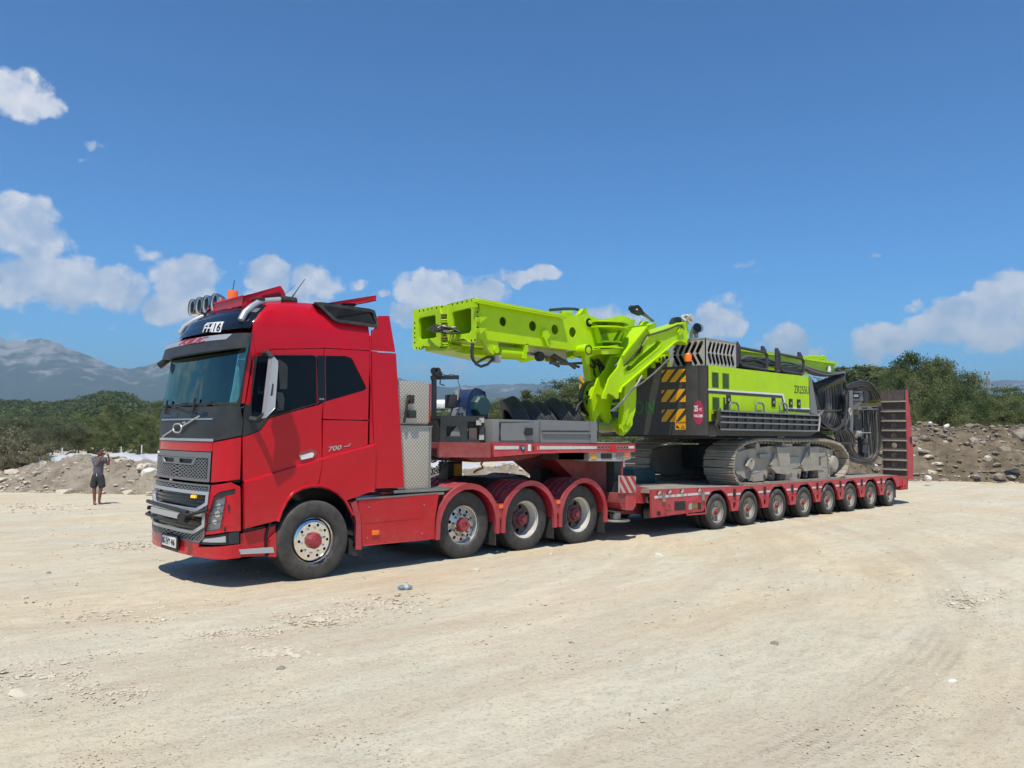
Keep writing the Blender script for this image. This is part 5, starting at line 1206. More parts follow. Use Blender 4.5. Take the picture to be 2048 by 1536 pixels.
# ---- upper body
ys=-.25
mb=MB(); base=S(ys,[(1418,841),(1632,862),(1634,866),(1628,872),(1613,874),(1420,873)])
base=S(ys,[(1418,840),(1628,826),(1636,830),(1634,862),(1626,869),(1612,871.5),(1419,873)])
mb.pxz(base,ys+.02,2.8); rb(mb,'revolving_frame','dgrey',bevel=.03)
pan=S(ys,[(1415.5,732),(1617.5,753),(1619.5,820),(1622,830),(1418,842)])
XA,XB=pan[0][0],pan[1][0]; zt3=(pan[0][1]+pan[1][1])/2
mb=MB(); mb.box(XA+.05,XB-.02,ys+.03,2.75,2.2,zt3-.03); rb(mb,'engine_house','dgrey',bevel=.02)
def xat(px,py): return Yp(px,py,ys).x
seams=[XA,xat(1466,790),xat(1504.5,790),xat(1555.5,790),xat(1588.5,790),XB]
zl=Yp(1418,842,ys).z
def strip(z0,z1): pass
for i in range(5):
    a,b=seams[i],seams[i+1]; hol=[]
    poly=[(a+.008,zl if i==0 else zl+.03),(b-.008,zl+.03),(b-.008,zt3),(a+.008,zt3)]
    mb=MB(); mb.pxz(poly,ys,ys+.03); rb(mb,'side_door','lime',bevel=.008)
    if i==0:
        for (px0,px1,py0,py1,sk) in ((1422.5,1437.5,744,776,0),(1443.5,1458.5,746,778,0),(1423.5,1439,794,820,0),(1445,1459,795,822,1)):
            c0=Yp(px0,py0,ys); c1=Yp(px1,py1,ys); mb=MB(); nr=15 if py0<780 else 13
            for r_ in range(nr):
                z=c0.z-(c0.z-c1.z)*(r_+.5)/nr
                for k in range(5):
                    x=c0.x+(c1.x-c0.x)*(k+.25+.5*(r_%2))/5
                    if x+.05>c1.x+.02: continue
                    if sk and x>c0.x+.08 and z>c1.z+(c0.z-c1.z)*.52: continue
                    mb.box(x,x+.048,ys-.003,ys+.002,z-.010,z+.010)
            rg(tag(mb.build('louvre_slots',M['blackg'],smooth=0),kind='stuff'))
# stripes wrap the doors as thin painted sheets
def band(pts,nm,m,o): 
    mb=MB(); mb.pxz(S(ys,pts),ys-o,ys-.001); rb(mb,nm,m)
band([(1416,777.5),(1566.5,787.5),(1572.5,813.5),(1619.5,816.5),(1619.5,819),(1570.5,817),(1564.5,791),(1416,780.5)],'white_stripe','white',.004)
band([(1416,780.8),(1564.3,791.2),(1570.2,817.2),(1619.5,819.4),(1619.5,826),(1567,822),(1563,796),(1416,786.5)],'grey_stripe','dgrey',.004)
band([(1430,842),(1422.5,841.5),(1422.5,827.5),(1431,827.5)],'stencil_mark','dgrey',.003)
for px,py in ((1456.5,799.5),(1546.5,804.5),(1581,806.5),(1597,807.5)):
    q=Yp(px,py,ys); mb=MB(); mb.box(q.x-.09,q.x+.09,ys-.015,ys,q.z-.11,q.z+.11); rb(mb,'door_latch','black',bevel=.01)
    mb=MB(); mb.box(q.x-.02,q.x+.02,ys-.025,ys-.014,q.z-.03,q.z+.03); rb(mb,'latch_key','lgrey')
quad_text('ZR255U',[(1588,770.5),(1617.5,773),(1617.8,788),(1588.3,786)],lambda a,b,d:tuple(Yp(a,b,ys)+Vector((0,-d,0))),M['dgrey'],RG,INVR,bold=.0)
post=S(ys,[(1617.5,753),(1622,756),(1634,828),(1620,826)]); mb=MB(); mb.pxz(post,ys-.01,ys+.25); rb(mb,'rear_corner_post','mgrey',bevel=.02)
mb=MB(); mb.box(XB-.1,XB+.05,ys+.1,2.7,2.2,zt3-.1); rb(mb,'house_end_wall','dgrey')
# catwalk guard
yg=-.42
gc=S(yg,[(1437,820.5),(1637,828.5),(1636,860.5),(1441,861)])
gx=[Yp(p,840,yg).x for p in (1440,1494,1545,1592,1636)]; gz1=(gc[0][1]+gc[1][1])/2; gz0=(gc[2][1]+gc[3][1])/2
for i in range(4):
    a,b=gx[i]+.01,gx[i+1]-.01; H=gz1-gz0
    mb=MB(); mb.box(a,b,yg+.03,yg+.05,gz0+.04,gz1-.02); rb(mb,'guard_back_plate','dgrey')
    for z in (gz1-.02,gz1-H*.34,gz1-H*.63,gz0): mb=MB(); mb.box(a,b,yg-.02,yg+.03,z-.018,z+.018); rb(mb,'guard_rail','mgrey' if z!=gz0 else 'mgrey',bevel=.004)
    for k in range(4): x=a+(b-a)*k/3; mb=MB(); mb.box(x-.014,x+.014,yg-.01,yg+.032,gz0,gz1); rb(mb,'guard_upright','dgrey')
    mb=MB()
    for k in range(24): x=a+(b-a)*(k+.5)/24; mb.box(x-.008,x+.008,yg+.0,yg+.03,gz1-H*.20,gz1-.03)
    rg(tag(mb.build('guard_comb',M['blackg'],smooth=0),kind='stuff'))
mb=MB(); mb.box(gx[0],gx[-1],yg+.05,ys+.0,gz1-.03,gz1-.01); rb(mb,'catwalk_tread','dgrey')
mb=MB(); mb.tube([(gx[0],yg,gz1+.03),(gx[0]-.06,yg,gz1-.02),(gx[0]-.08,yg,gz1-.3),(gx[0]-.03,yg,gz0+.1)],.03,8); mb.tube([(gx[0]-.1,yg,gz0+.2),(gx[0]-.16,yg,gz0+.08),(gx[0]-.1,yg,gz0-.02)],.03,6); rb(mb,'guard_hinge','dgrey')
mb=MB(); mb.tube([(gx[-1],yg-.02,gz1),(gx[-1]+.05,yg-.02,gz1-.04),(gx[-1]+.05,yg-.02,gz0+.25),(gx[-1]-.02,yg-.02,gz0)],.025,8); rb(mb,'guard_end_rail','lgrey')
for px in (1467,1519.5,1567):
    a=Yp(px-7.5,822,yg+.1); mb=MB(); mb.tube([(a.x,a.y,a.z-.1),(a.x,a.y,a.z+.14),(a.x+.05,a.y,a.z+.20),(a.x+.28,a.y,a.z+.19),(a.x+.36,a.y,a.z+.12),(a.x+.37,a.y,a.z-.1)],.022,8); rb(mb,'grab_handle','mgrey')
# counterweight: rounded plan
cx0=14.70; cyf=3.2
cz0=2.008; cz1=3.53
cor=[(cx0+.27-.27*math.cos(a),ys+.0+.50-.50*math.sin(a)) for a in [math.pi/2*k/8 for k in range(9)]]
plan=[(XA-.01,ys)]+cor[::-1]+[(cx0,cyf-.4),(cx0+.3,cyf),(XA+.6,cyf),(XA+.6,ys+.3),(XA-.01,ys+.3)]
mb=MB(); mb.pxy(plan,cz0,cz1); rb(mb,'counterweight','dgrey',bevel=.03)
mb=MB(); mb.pxy([(XA-.01,ys),(XA+.02,ys),(XA+.02,ys+.3),(XA-.01,ys+.3)],cz0,cz1); 
def CW(poly,nm,m,o=.004):
    mb=MB(); mb.pyz(T(cx0,poly),cx0-o,cx0-.0005); rb(mb,nm,m)
for py in (739,779,818.5):
    h=12.8; l=1323.5; 
    k=[(l,py+1.5),(l+7,py+1.),(l,py+9)]
    CW(k,'hazard_stripe','yellow')
    CW([(l+12,py+.5),(l+27,py-.3),(l+9,py+24.5),(l,py+25.5),(l,py+19)],'hazard_stripe','yellow')
    CW([(l+35,py-.8),(l+47.5,py-1.2),(l+27.5,py+25.2),(l+15,py+25.5)],'hazard_stripe','yellow')
    CW([(l+47.8,py+10.8),(l+48.2,py+25),(l+35,py+25)],'hazard_stripe','yellow')
CW([(1351,843.5),(1371.5,842.8),(1371.5,859),(1351,859.5)],'warning_label','yellow')
for k in range(6): CW([(1352+k*3.3,847),(1353.6+k*3.3,847),(1355.4+k*3.3,844),(1353.8+k*3.3,844)],'label_hazard_bar','blackg',.006)
for pts in ([(1353,851),(1355,850),(1356,853),(1359,855),(1359,857),(1353,856)],[(1362,857),(1366,850.5),(1370,857)],): CW(pts,'label_pictogram','blackg',.006)
CW([(1363.8,856.2),(1366,852.5),(1368.3,856.2)],'label_pictogram','yellow',.008)
for k,(a,b) in enumerate(((750,760),(768,780),(790,800),(838,850))):
    CW([(1158.5,a),(1161.5,a),(1172,b+8),(1168,b+9),(1158.5,b-2)],'hazard_stripe','yellow')
zn=Xp(1306,822,cx0)
lettering('ZOOMLION',.42,M['dkgreen'],lambda u,v,d:(cx0-d,zn.y+2.02-u,zn.z-.06+v),RG,bold=.008,wscale=.92).matrix_parent_inverse=INVR
q=Yp(1399,825,ys)
def cwcorner(v_,z,o):   # v_ along the rounded corner
    pass
el=[]
cxp=XA-.01
# oval sticker hugging the corner curve
def cor_at(s):
    a=math.pi/2*s; return (cx0+.27-.27*math.cos(a),ys+.50-.50*math.sin(a))
def st(u,v,d):
    a=cor_at(u); n=Vector((-math.cos(math.pi/2*u),-math.sin(math.pi/2*u))); return (a[0]+n.x*d,a[1]+n.y*d,v)
zc_=Yp(1399,825,ys+.1).z; uc=.52
def ovalmesh(ru,rv,d0,d1,m,nm):
    mb=MB(); n=24; V=[];F=[]
    for j in range(7):
        for k in range(n): a=2*math.pi*k/n; r=j/6; V.append(st(uc+ru*r*math.cos(a),zc_+rv*r*math.sin(a),d1))
    for j in range(6):
        for k in range(n): q_=(k+1)%n; F.append((j*n+k,j*n+q_,(j+1)*n+q_,(j+1)*n+k))
    mb.add(V,F); rb(mb,nm,m)
ovalmesh(.185,.265,.001,.006,'hornred','warning_sticker')
lettering('25',.17,M['white'],lambda u,v,d:st(uc-.145+u/1.13,zc_+.03+v,.009+d*.3),RG,bold=.004,wscale=.85).matrix_parent_inverse=INVR
lettering('MT.',.10,M['white'],lambda u,v,d:st(uc+.02+u/1.13,zc_+.03+v,.009+d*.3),RG,wscale=.8).matrix_parent_inverse=INVR
lettering('YAKLAŞMA',.085,M['white'],lambda u,v,d:st(uc-.155+u/1.13,zc_-.10+v,.009+d*.3),RG,bold=.002,wscale=.78).matrix_parent_inverse=INVR
# vented engine hood
hx0=14.94; hy0=-.2; hzt=Yp(1411,676.5,hy0).z; hx1=Yp(1472,684,hy0).x; hyl=Xp(1339,700,hx0).y; hzb=cz1-.0
def slot(c,l,w,ang):
    a=math.radians(ang); d=(math.cos(a),math.sin(a)); n=(-d[1],d[0]); out=[]
    for sgn in (1,-1):
        for k in range(6):
            t=-math.pi/2+math.pi*k/5; out.append((c[0]+sgn*(d[0]*(l/2-w/2)+d[0]*w/2*math.cos(t)+n[0]*w/2*math.sin(t)),c[1]+sgn*(d[1]*(l/2-w/2)+d[1]*w/2*math.cos(t)+n[1]*w/2*math.sin(t))))
    return out
hol=[]
for k in range(5):
    y=hy0+.16+(hyl-hy0-.30)*k/4.3; hol.append(slot((y,hzb+(hzt-hzb)*.70),.31,.095,180-60)); hol.append(slot((y,hzb+(hzt-hzb)*.26),.29,.095,60))
mb=MB(); mb.pyz([(hy0,hzb),(hyl,hzb),(hyl,hzt),(hy0,hzt)],hx0,hx0+.02,hol); rb(mb,'vented_hood_end','lgrey')
hol=[]
for k in range(7):
    x=hx0+.17+(hx1-hx0-.32)*k/6; hol.append(slot((x,hzb+(hzt-hzb)*.70),.28,.11,66)); hol.append(slot((x,hzb+(hzt-hzb)*.28),.28,.11,114))
mb=MB(); mb.pxz([(hx0,hzb),(hx1,hzb),(hx1,hzt),(hx0,hzt)],hy0,hy0+.02,hol); rb(mb,'vented_hood_side','lgrey')
mb=MB(); mb.box(hx0-.01,hx1+.01,hy0-.01,hyl+.01,hzt,hzt+.02); rb(mb,'hood_top','lgrey')
mb=MB(); mb.box(hx1-.02,hx1,hy0+.02,hyl,hzb,hzt); mb.box(hx0+.02,hx1-.02,hyl-.02,hyl,hzb,hzt); rb(mb,'hood_inner_wall','black')
mb=MB(); mb.box(hx0+.35,hx1-.35,hy0+.35,hyl-.2,hzb-.05,hzb+.35); rb(mb,'silencer','black',bevel=.05)
# exhaust
a=Yp(1387,688,.3); b=Yp(1388,667,.3); c=Yp(1393,657,.22); mb=MB(); mb.tube([a,b,b.lerp(c,.5)+Vector((0,0,.03)),c+Vector((-.05,-.12,0))],.10,16); rb(mb,'exhaust_pipe','steel')
d=Yp(1394,655.5,.12); mb=MB(); e=(Vector((-.4,-.9,.15))).normalized(); mb.cyl(d,d+e*.02,.105,n=18); rb(mb,'exhaust_mouth','blackg')
q=Xp(1371,728,cx0+.05); mb=MB(); mb.lathez([(.07,0),(.07,.10)],(cx0+.15,q.y,cz1),14); rb(mb,'beacon_base','black'); mb=MB(); mb.lathez([(.085,0),(.085,.14),(.05,.19)],(cx0+.15,q.y,cz1+.10),14); rb(mb,'beacon_lens','lamp_o')
q=Xp(1322,722,cx0+.2); mb=MB(); p=[(q.y-.14,cz1-.02),(q.y+.14,cz1-.02),(q.y+.13,cz1+.15),(q.y+.05,cz1+.26),(q.y-.05,cz1+.26),(q.y-.13,cz1+.15)]; mb.pyz(p,cx0+.18,cx0+.24,[circ(q.y,cz1+.14,.045,10)]); rb(mb,'lifting_eye','dgrey',bevel=.01)
# rails on the house top
yr=-.12
for px0,px1,t0,t1,b0,b1 in ((1480,1534,698,705,731,740),(1560,1607,711,717,742,749)):
    P=[Yp(*p,yr) for p in ((px0-2,t0-3),(px1-4,t1),(px1,t1+5),(px1,b1-4),(px1-4,b1),(px0+4,b0),(px0,b0-4),(px0-1,t0+2))]
    mb=MB(); mb.tube(P,.035,8,closed=True); rb(mb,'guard_hoop','dgrey')
    for a,b,h in ((px0-7,t0-15,50),(px1-9,t1-13,14)):
        p=S(yr,[(a,b),(a+3,b),(a+8,b+9),(a+8,b+16),(a+5,b+14),(a+5,b+h),(a,b+h)]); mb=MB(); mb.pxz(p,yr+.0,yr+.05); rb(mb,'rail_fin','dgrey')
    p=S(yr+.06,[(px0+2,b0-9),(px1-3,b1-10),(px1-3,b1-2),(px0+2,b0-2)]); mb=MB(); mb.pxz(p,yr+.04,yr+.07); rb(mb,'kick_board','char')
mb=MB(); mb.box(hx1+.02,XB-.2,.1,2.6,zt3-.05,zt3+.12); rb(mb,'house_roof','blackg',bevel=.03)
# rear mast beam lying over the house
bt=S(.55,[(1473,697),(1668,723),(1674,726),(1673.5,730),(1668,731.5),(1669,745),(1560,752),(1473,720)])
mb=MB(); mb.pxz(bt,.55,2.2); rb(mb,'mast_beam','lime',bevel=.01)
mb=MB(); mb.pxz(S(.48,[(1473,695.5),(1610,713),(1674,725.5),(1673.5,729),(1610,719),(1473,701)]),.46,2.3); rb(mb,'mast_beam_flange','lime',bevel=.005)
mb=MB(); mb.pxz(S(.9,[(1610,713),(1622,711),(1648,714),(1657,722),(1657,725),(1610,720)]),.9,2.0); rb(mb,'mast_head_block','lime',bevel=.01)
for px in (1616,1628,1642): mb=MB(); mb.tube([Yp(px,712,.85),Yp(px+9,714,.85)],.03,6); mb.tube([Yp(px,716,.85),Yp(px+9,718,.85)],.03,6); rb(mb,'mast_head_rod','lime')
q=Yp(1658,739,.5); mb=MB(); mb.lathez([(.05,-.1),(.06,0),(.03,.1)],q,10); rb(mb,'white_fitting','white')
# ---- folded mast and links at the front of the rig
def lime(nm,pts,y0,y1,holes=(),b=.008,m='lime'):
    mb=MB(); mb.pxz(S(y0,pts),y0,y1,[S(y0,h) for h in holes]); return rb(mb,nm,m,bevel=b)
ym=.47; ymf=2.35
def ell(cx_,cy_,rx,ry,n=20): return [(cx_+rx*math.cos(2*math.pi*k/n),cy_+ry*math.sin(2*math.pi*k/n)) for k in range(n)]
# near box of the mast: side plate with round holes, top and bottom plates, inner plate
def px_circ(px,py,r,y): q=Yp(px,py,y); return circ(q.x,q.z,r,22)
sp=S(ym,[(960,600),(1132,631),(1153,630.5),(1173,627),(1198,638.5),(1194,650),(1206,686),(1204,706),(1197.6,709),(1174,714.8),(1165,708.4),(1151.6,698.7),(960,675.5)])
hs=[px_circ(a,b,r,ym) for a,b,r in ((1006,643,.085),(1065.5,652,.095),(1110,659,.095),(1145.5,664.5,.1))]
mb=MB(); mb.plate([sp]+hs,lambda a,b,d:(a,d,b),ym,ym+.025); rb(mb,'mast_side_plate','lime')
yi=1.30
sp=sp[:4]+S(ym,[(1198,638.5),(1245,645),(1245,705),(1220,712)])+sp[-6:]
mb=MB(); mb.plate([sp],lambda a,b,d:(a,d,b),yi-.02,yi); rb(mb,'mast_inner_plate','lime')
mb=MB(); mb.plate([sp],lambda a,b,d:(a,d,b),1.52,1.54); rb(mb,'mast_inner_plate','lime')
mb=MB(); mb.plate([sp],lambda a,b,d:(a,d,b),ymf-.02,ymf); rb(mb,'mast_side_plate','lime')
xe=Yp(960,600,ym).x; ztp=Yp(960,598,ym).z; zbp=Yp(960,675.5,ym).z
e1=Yp(1132,631,ym); e2=Yp(1151.6,698.7,ym)
for a,b in ((ym,yi),(1.52,ymf)):
    mb=MB(); mb.pxz([(xe,ztp),(e1.x,e1.z+.01),(e1.x,e1.z-.02),(xe,ztp-.03)],a,b); rb(mb,'mast_top_plate','lime')
    mb=MB(); mb.pxz([(xe,zbp-.025),(e2.x,e2.z-.025),(e2.x,e2.z),(xe,zbp)],a,b); rb(mb,'mast_bottom_plate','lime')
# overhanging top rail
w=S(ym-.13,[(958,596.8),(1133,629.5),(1133,635),(958,603)]); mb=MB(); mb.pxz(w,ym-.13,ym+.05); rb(mb,'mast_top_rail','lime',bevel=.006)
lime('rail_lip',[(958,602.5),(1133,634.5),(1133,637.5),(958,606)],ym-.13,ym-.10)
# end frames with bolt holes
def endframe(outer,hole,bolts,nm='mast_end_frame'):
    mb=MB(); mb.plate([T(xe,outer),T(xe,hole)],lambda a,b,d:(d,a,b),xe-.03,xe+.03); rb(mb,nm,'lime',bevel=.006)
    for p in bolts:
        q=Xp(p[0],p[1],xe-.03); mb=MB(); mb.pyz(circ(q.y,q.z,.018,8),xe-.034,xe-.028); rb(mb,'bolt_hole','blackg')
endframe([(897.5,609),(952,596.5),(953,613),(957.5,618),(960,625),(960,678),(955,684),(941,685),(936,680),(930,677),(900,684),(897,670),(899,650),(897,640)],
    [(906.5,628),(909,624),(941,616.5),(944.5,619),(945,660),(941,666),(912,671),(907,668)],
    [(905,609),(915,606.5),(924.5,604.5),(934,602.5),(944,600.5),(955,624),(955,634),(955,645),(955,655),(955,665),(943,681),(950,680)])
endframe([(828,624),(830,620),(881,611),(883,625),(888,632),(884,645),(889,660),(889,690),(880,694),(847,692),(845,697),(841,700),(832,700),(828,696),(827,660),(829,640)],
    [(839.5,640),(842,636),(871,630),(873.5,632),(875,674),(871,676),(843,679),(840,676)],
    [(839,622),(847,620.5),(856,618.5),(864,617),(873,615.5),(829.5,646),(829.5,656),(829.5,666),(829.5,675),(829.5,685),(833,696),(839,696)])
# stiffening gussets behind the near end frame
for z in (634,656):
    lime('stiffener',[(960,z),(973,z+1),(961,z+11)],ym-.12,ym)
# rope rollers between the two boxes
for k,py in enumerate((632,643,654,664,678,690)):
    q=Xp(889,py,xe-.02); mb=MB(); mb.lathez([(.06,-.035),(.075,-.02),(.05,0),(.075,.02),(.06,.035)],q,16); rb(mb,'rope_roller','lime' if k%2 else 'brass')
q=Xp(889,660,xe); mb=MB(); mb.box(xe+.0,xe+.05,q.y-.1,q.y+.12,zbp-.1,ztp); rb(mb,'roller_spine','lime')
mb=MB(); mb.pyz(T(xe,[(868,696),(874,690),(900,686),(905,690),(898,699),(880,703)]),xe,xe+.25); rb(mb,'mast_keel','lime')
for i in range(9):
    a=Xp(854+i*3.0,657+random.uniform(-3,6),xe-.1-.03*i); b=Xp(885,658+random.uniform(-7,8),xe-.22); c=Xp(921-i*2.2,660+random.uniform(-6,6),xe-.05)
    mb=MB(); mb.tube([a,a.lerp(b,.5)+Vector((0,0,random.uniform(-.04,.06))),b,b.lerp(c,.5)+Vector((0,0,random.uniform(-.05,.05))),c],.016,6); rb(mb,'hose_bundle_line','hose')
# under-slung parts
lime('mast_gusset',[(962,677),(996,684),(996,704),(985,708),(976,700)],ym+.02,ym+.10)
a=Yp(996,705,ym+.15); b=Yp(1046,708,ym+.15); mb=MB(); mb.cyl(a,b,.115,n=20); rb(mb,'cylinder_barrel','lime')
q=Yp(993,700,ym); mb=MB(); mb.pxz(circ(q.x,q.z,.06,14),ym-.01,ym+.04); rb(mb,'cylinder_pin','lime')
lime('cylinder_bracket',[(1050,688),(1056,688),(1056,703),(1053,704),(1053,716),(1047,716)],ym,ym+.3)
mb=MB(); mb.pxz(S(ym+.3,[(996,684),(1130,697),(1135,722),(1098,712),(1052,702),(996,698)]),ym+.3,1.2); rb(mb,'slide_pad','offw')
mb=MB(); mb.pxz([(xe+.03,zbp-.02),(xe+.06,zbp-.12),(xe+1.4,zbp-.24),(xe+1.5,zbp-.05)],1.56,2.1); rb(mb,'mast_belly','lime')
mb=MB(); mb.pxz([(e1.x-.05,e1.z-.03),(e1.x+1.4,e1.z-.12),(e1.x+1.4,e1.z-.16),(e1.x-.05,e1.z-.06)],ym+.03,yi-.03); rb(mb,'mast_top_plate','lime')  # unseen extension added to keep sun out behind the round holes
mb=MB(); mb.tube([Yp(*p,.8) for p in ((1055,706),(1068,708),(1082,709),(1095,716),(1100,720))],.03,8); rb(mb,'rope_rod','steel')
mb=MB(); mb.lathe([(.001,-.06),(.09,-.05),(.10,0),(.09,.05),(.001,.06)],Yp(1079,713,.7).x,Yp(1079,713,.7).z,.7,n=10,closed=False); rb(mb,'rope_clamp','black')
for q_ in ((1098,718),(1106,722)): q=Yp(*q_,.7); mb=MB(); mb.box(q.x-.06,q.x+.06,.65,.75,q.z-.05,q.z+.05); rb(mb,'rope_fitting','brass',bevel=.02)
for pts in (((945,687),(943,700),(944,715),(952,728),(962,733),(975,729),(984,720),(990,716)),((946,687),(944,705),(947,722),(953,726),(965,719),(975,714),(985,714)),((1104,712),(1120,722),(1138,728),(1158,734)),((1108,709),(1130,722),(1150,737)),((1100,726),(1130,728),(1165,726),(1176,722)),((1105,726),(1118,733)),):
    mb=MB(); P=[Yp(*p,ym+.1) for p in pts]; mb.tube(P,.026,8); rb(mb,'hydraulic_hose','hose')
q=Yp(993,716,ym+.1); mb=MB(); mb.box(q.x-.07,q.x+.07,ym+.05,ym+.16,q.z-.08,q.z+.05); rb(mb,'hose_block','lgrey',bevel=.01)
lime('lug_bracket',[(1086,660),(1095,660),(1098,664),(1101,668),(1098,674),(1094,678),(1098,690),(1095,692),(1088,676),(1086,674)],ym-.05,ym)
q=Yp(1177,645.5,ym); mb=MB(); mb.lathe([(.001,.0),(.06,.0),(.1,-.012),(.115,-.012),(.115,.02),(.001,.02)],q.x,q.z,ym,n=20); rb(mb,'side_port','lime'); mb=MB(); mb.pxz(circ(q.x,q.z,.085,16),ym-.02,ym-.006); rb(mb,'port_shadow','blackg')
mb=MB(); mb.lathe([(.001,-.05),(.04,-.05),(.04,.0),(.001,0)],q.x+.01,q.z+.01,ym-.0,n=12); rb(mb,'port_pin','lime')
a=Yp(1174,700,ym-.2); mb=MB(); mb.lathe([(.001,-.02),(.08,-.02),(.11,.0),(.12,.05),(.10,.3),(.001,.3)],a.x,a.z,ym-.22,n=20); rb(mb,'pin_boss','lime')
mb=MB(); mb.lathe([(.085,-.03),(.10,-.03),(.10,-.015),(.085,-.015)],a.x,a.z,ym-.22,n=20); rb(mb,'grease_ring','char')
lime('boss_tail',[(1168,708),(1180,706),(1178,728),(1174,731),(1170,722)],ym-.18,ym-.1)
# cap on the elbow
lime('top_lug',[(1160,628),(1168,617),(1174,617),(1175,628),(1182,634),(1150,632)],ym+.1,ym+.2)
mb=MB(); mb.tube([Yp(*p,ym+.25) for p in ((1100,620),(1130,617.5),(1150,618),(1165,622),(1170,626))],.03,8); rb(mb,'hydraulic_hose','hose')
for k in range(4): q=Yp(1128+k*4.2,627,ym+.2); mb=MB(); mb.box(q.x-.03,q.x+.03,ym+.15,ym+.3,q.z-.06,q.z+.05); rb(mb,'valve_stub','lime',bevel=.01)
# shelved bearing housing
yv=ym-.02
lime('housing_back',[(1192,638),(1270,640),(1262,712),(1196,710)],yv+.50,yv+.54)
lime('housing_roof',[(1194,638),(1250,638.5),(1250,642),(1194,642)],yv-.05,yv+.5)
for (l,r_,py,dep) in ((1193,1253,647,.42),(1193,1253,657.5,.42),(1205.5,1242.5,685.5,.30),(1200,1243.5,697,.36)):
    a=Yp(l,py,yv-.15); b=Yp(r_,py-1,yv-.15); z=(a.z+b.z)/2; n=10
    front=[(a.x+(b.x-a.x)*k/n,yv-.05-dep*math.sin(math.pi*(.12+.76*k/n))*.95) for k in range(n+1)]
    mb=MB(); mb.pxy([(a.x,yv+.5)]+front+[(b.x,yv+.5)],z-.012,z+.012); rb(mb,'housing_shelf','lime',bevel=.004)
lime('housing_flange',[(1198,639),(1222,636),(1246,630.5),(1261,635.5),(1257,650),(1243.5,706),(1238,706),(1252,648),(1240,646),(1198,648)],yv-.06,yv+.0)
mb=MB(); a=Yp(1200,700,yv-.2); b=Yp(1244,700,yv-.2); mb.pxz(S(yv-.25,[(1200,698),(1244,698),(1240,707),(1204,707)]),yv-.25,yv+.1); rb(mb,'housing_foot','lime',bevel=.03)
lime('housing_side_web',[(1193,648),(1206,684),(1204,686),(1201,686),(1193,652)],yv-.10,yv)
lime('housing_side_web',[(1253,647),(1230,686),(1236,686),(1254,650)],yv-.10,yv)
for a,b in ((1241,650),(1248,650),(1241,664)): q=Yp(a,b,yv-.07); mb=MB(); mb.pxz(circ(q.x,q.z,.014,8),yv-.075,yv-.06); rb(mb,'bolt','white')
# rear plates of the mast foot
lime('foot_plate',[(1254,654),(1290,650),(1312,648),(1312,670),(1300,704),(1285,735),(1262,742),(1246,736)],.85,.89)
lime('foot_plate',[(1254,654),(1290,650),(1312,648),(1312,670),(1300,704),(1285,735),(1262,742),(1246,736)],1.75,1.79)
lime('foot_cross_plate',[(1244,692),(1262,692),(1258,706),(1242,706)],.6,1.7)
lime('foot_post',[(1296,652),(1312,645),(1314,662),(1308,662),(1300,668)],.8,1.0)
q=Yp(1290,656,1.1); mb=MB(); mb.lathe([(.12,-.03),(.20,-.05),(.215,-.04),(.215,.04),(.20,.05),(.12,.03)],q.x,q.z-.05,1.1,n=30); rb(mb,'top_pulley','lime')
mb=MB(); mb.tube([Yp(*p,1.1) for p in ((1306,642),(1298,636),(1290,630),(1286,627))],[.035,.03,.045,.05],8); rb(mb,'hook_rope','steel')
mb=MB(); mb.pxz(S(1.05,[(1287,630),(1281,628),(1271,624),(1266,617),(1266,613),(1270,610.5),(1277,611),(1283,617),(1288,627)]),1.05,1.17); rb(mb,'hook_block','char',bevel=.03)
q=Yp(1274,619,1.04); mb=MB(); mb.pxz(circ(q.x,q.z,.02,8),1.035,1.05); rb(mb,'hook_pin','white')
# long slotted strut
strut=[(1291,653),(1297,668),(1302,667),(1367.5,645),(1371.5,655),(1371.5,689),(1364,684),(1356,681.5),(1348,684.5),(1241,775),(1238,785),(1237,796.5),(1233,798),(1227,791),(1217,786),(1207,799),(1205,797),(1219,756),(1236,735),(1243,712)]
hole1=[(1308,688),(1312,681),(1317,679.5),(1322,683),(1321,690),(1316,697),(1262,741.5),(1254,744),(1250,741),(1251,735)]
hole2=[(1282,692),(1288,690),(1285,706),(1262,733),(1252,730),(1268,712)]
def strutpart(y0,y1): return lime('slotted_strut',strut,y0,y1,[hole1,hole2],b=.006)
ysr=.10
s1=S(ysr,strut); h1=[S(ysr,hole1),S(ysr,hole2)]
for y0 in (ysr,ysr+.30):
    mb=MB(); mb.plate([s1]+h1,lambda a,b,d:(a,d,b),y0,y0+.04); rb(mb,'slotted_strut','lime')
# box edges of the strut (flanges give the bright rims)
def rim(poly,nm,y0,y1,w=.022,closed=True,m='lime'):
    P=S(ysr,poly); n=len(P)
    for i in range(n if closed else n-1):
        a=P[i]; b=P[(i+1)%n]; mb=MB(); mb.bar((a[0],(y0+y1)/2,a[1]),(b[0],(y0+y1)/2,b[1]),y1-y0,w,up=(-(b[1]-a[1]),0,b[0]-a[0])); rb(mb,nm,m,smooth=0)
rim(hole1,'slot_liner',ysr-.01,ysr+.34,w=.016)
rim([(1371,688),(1364,683.5),(1356,681),(1348,684),(1241,775),(1238,785)],'strut_lower_flange',ysr-.05,ysr+.34,closed=False)
rim([(1291,653),(1297,668),(1367.5,645)],'strut_upper_flange',ysr-.04,ysr+.40,closed=False)
rim([(1291,653),(1243,712)],'strut_upper_flange',ysr-.05,ysr+.30,closed=False)
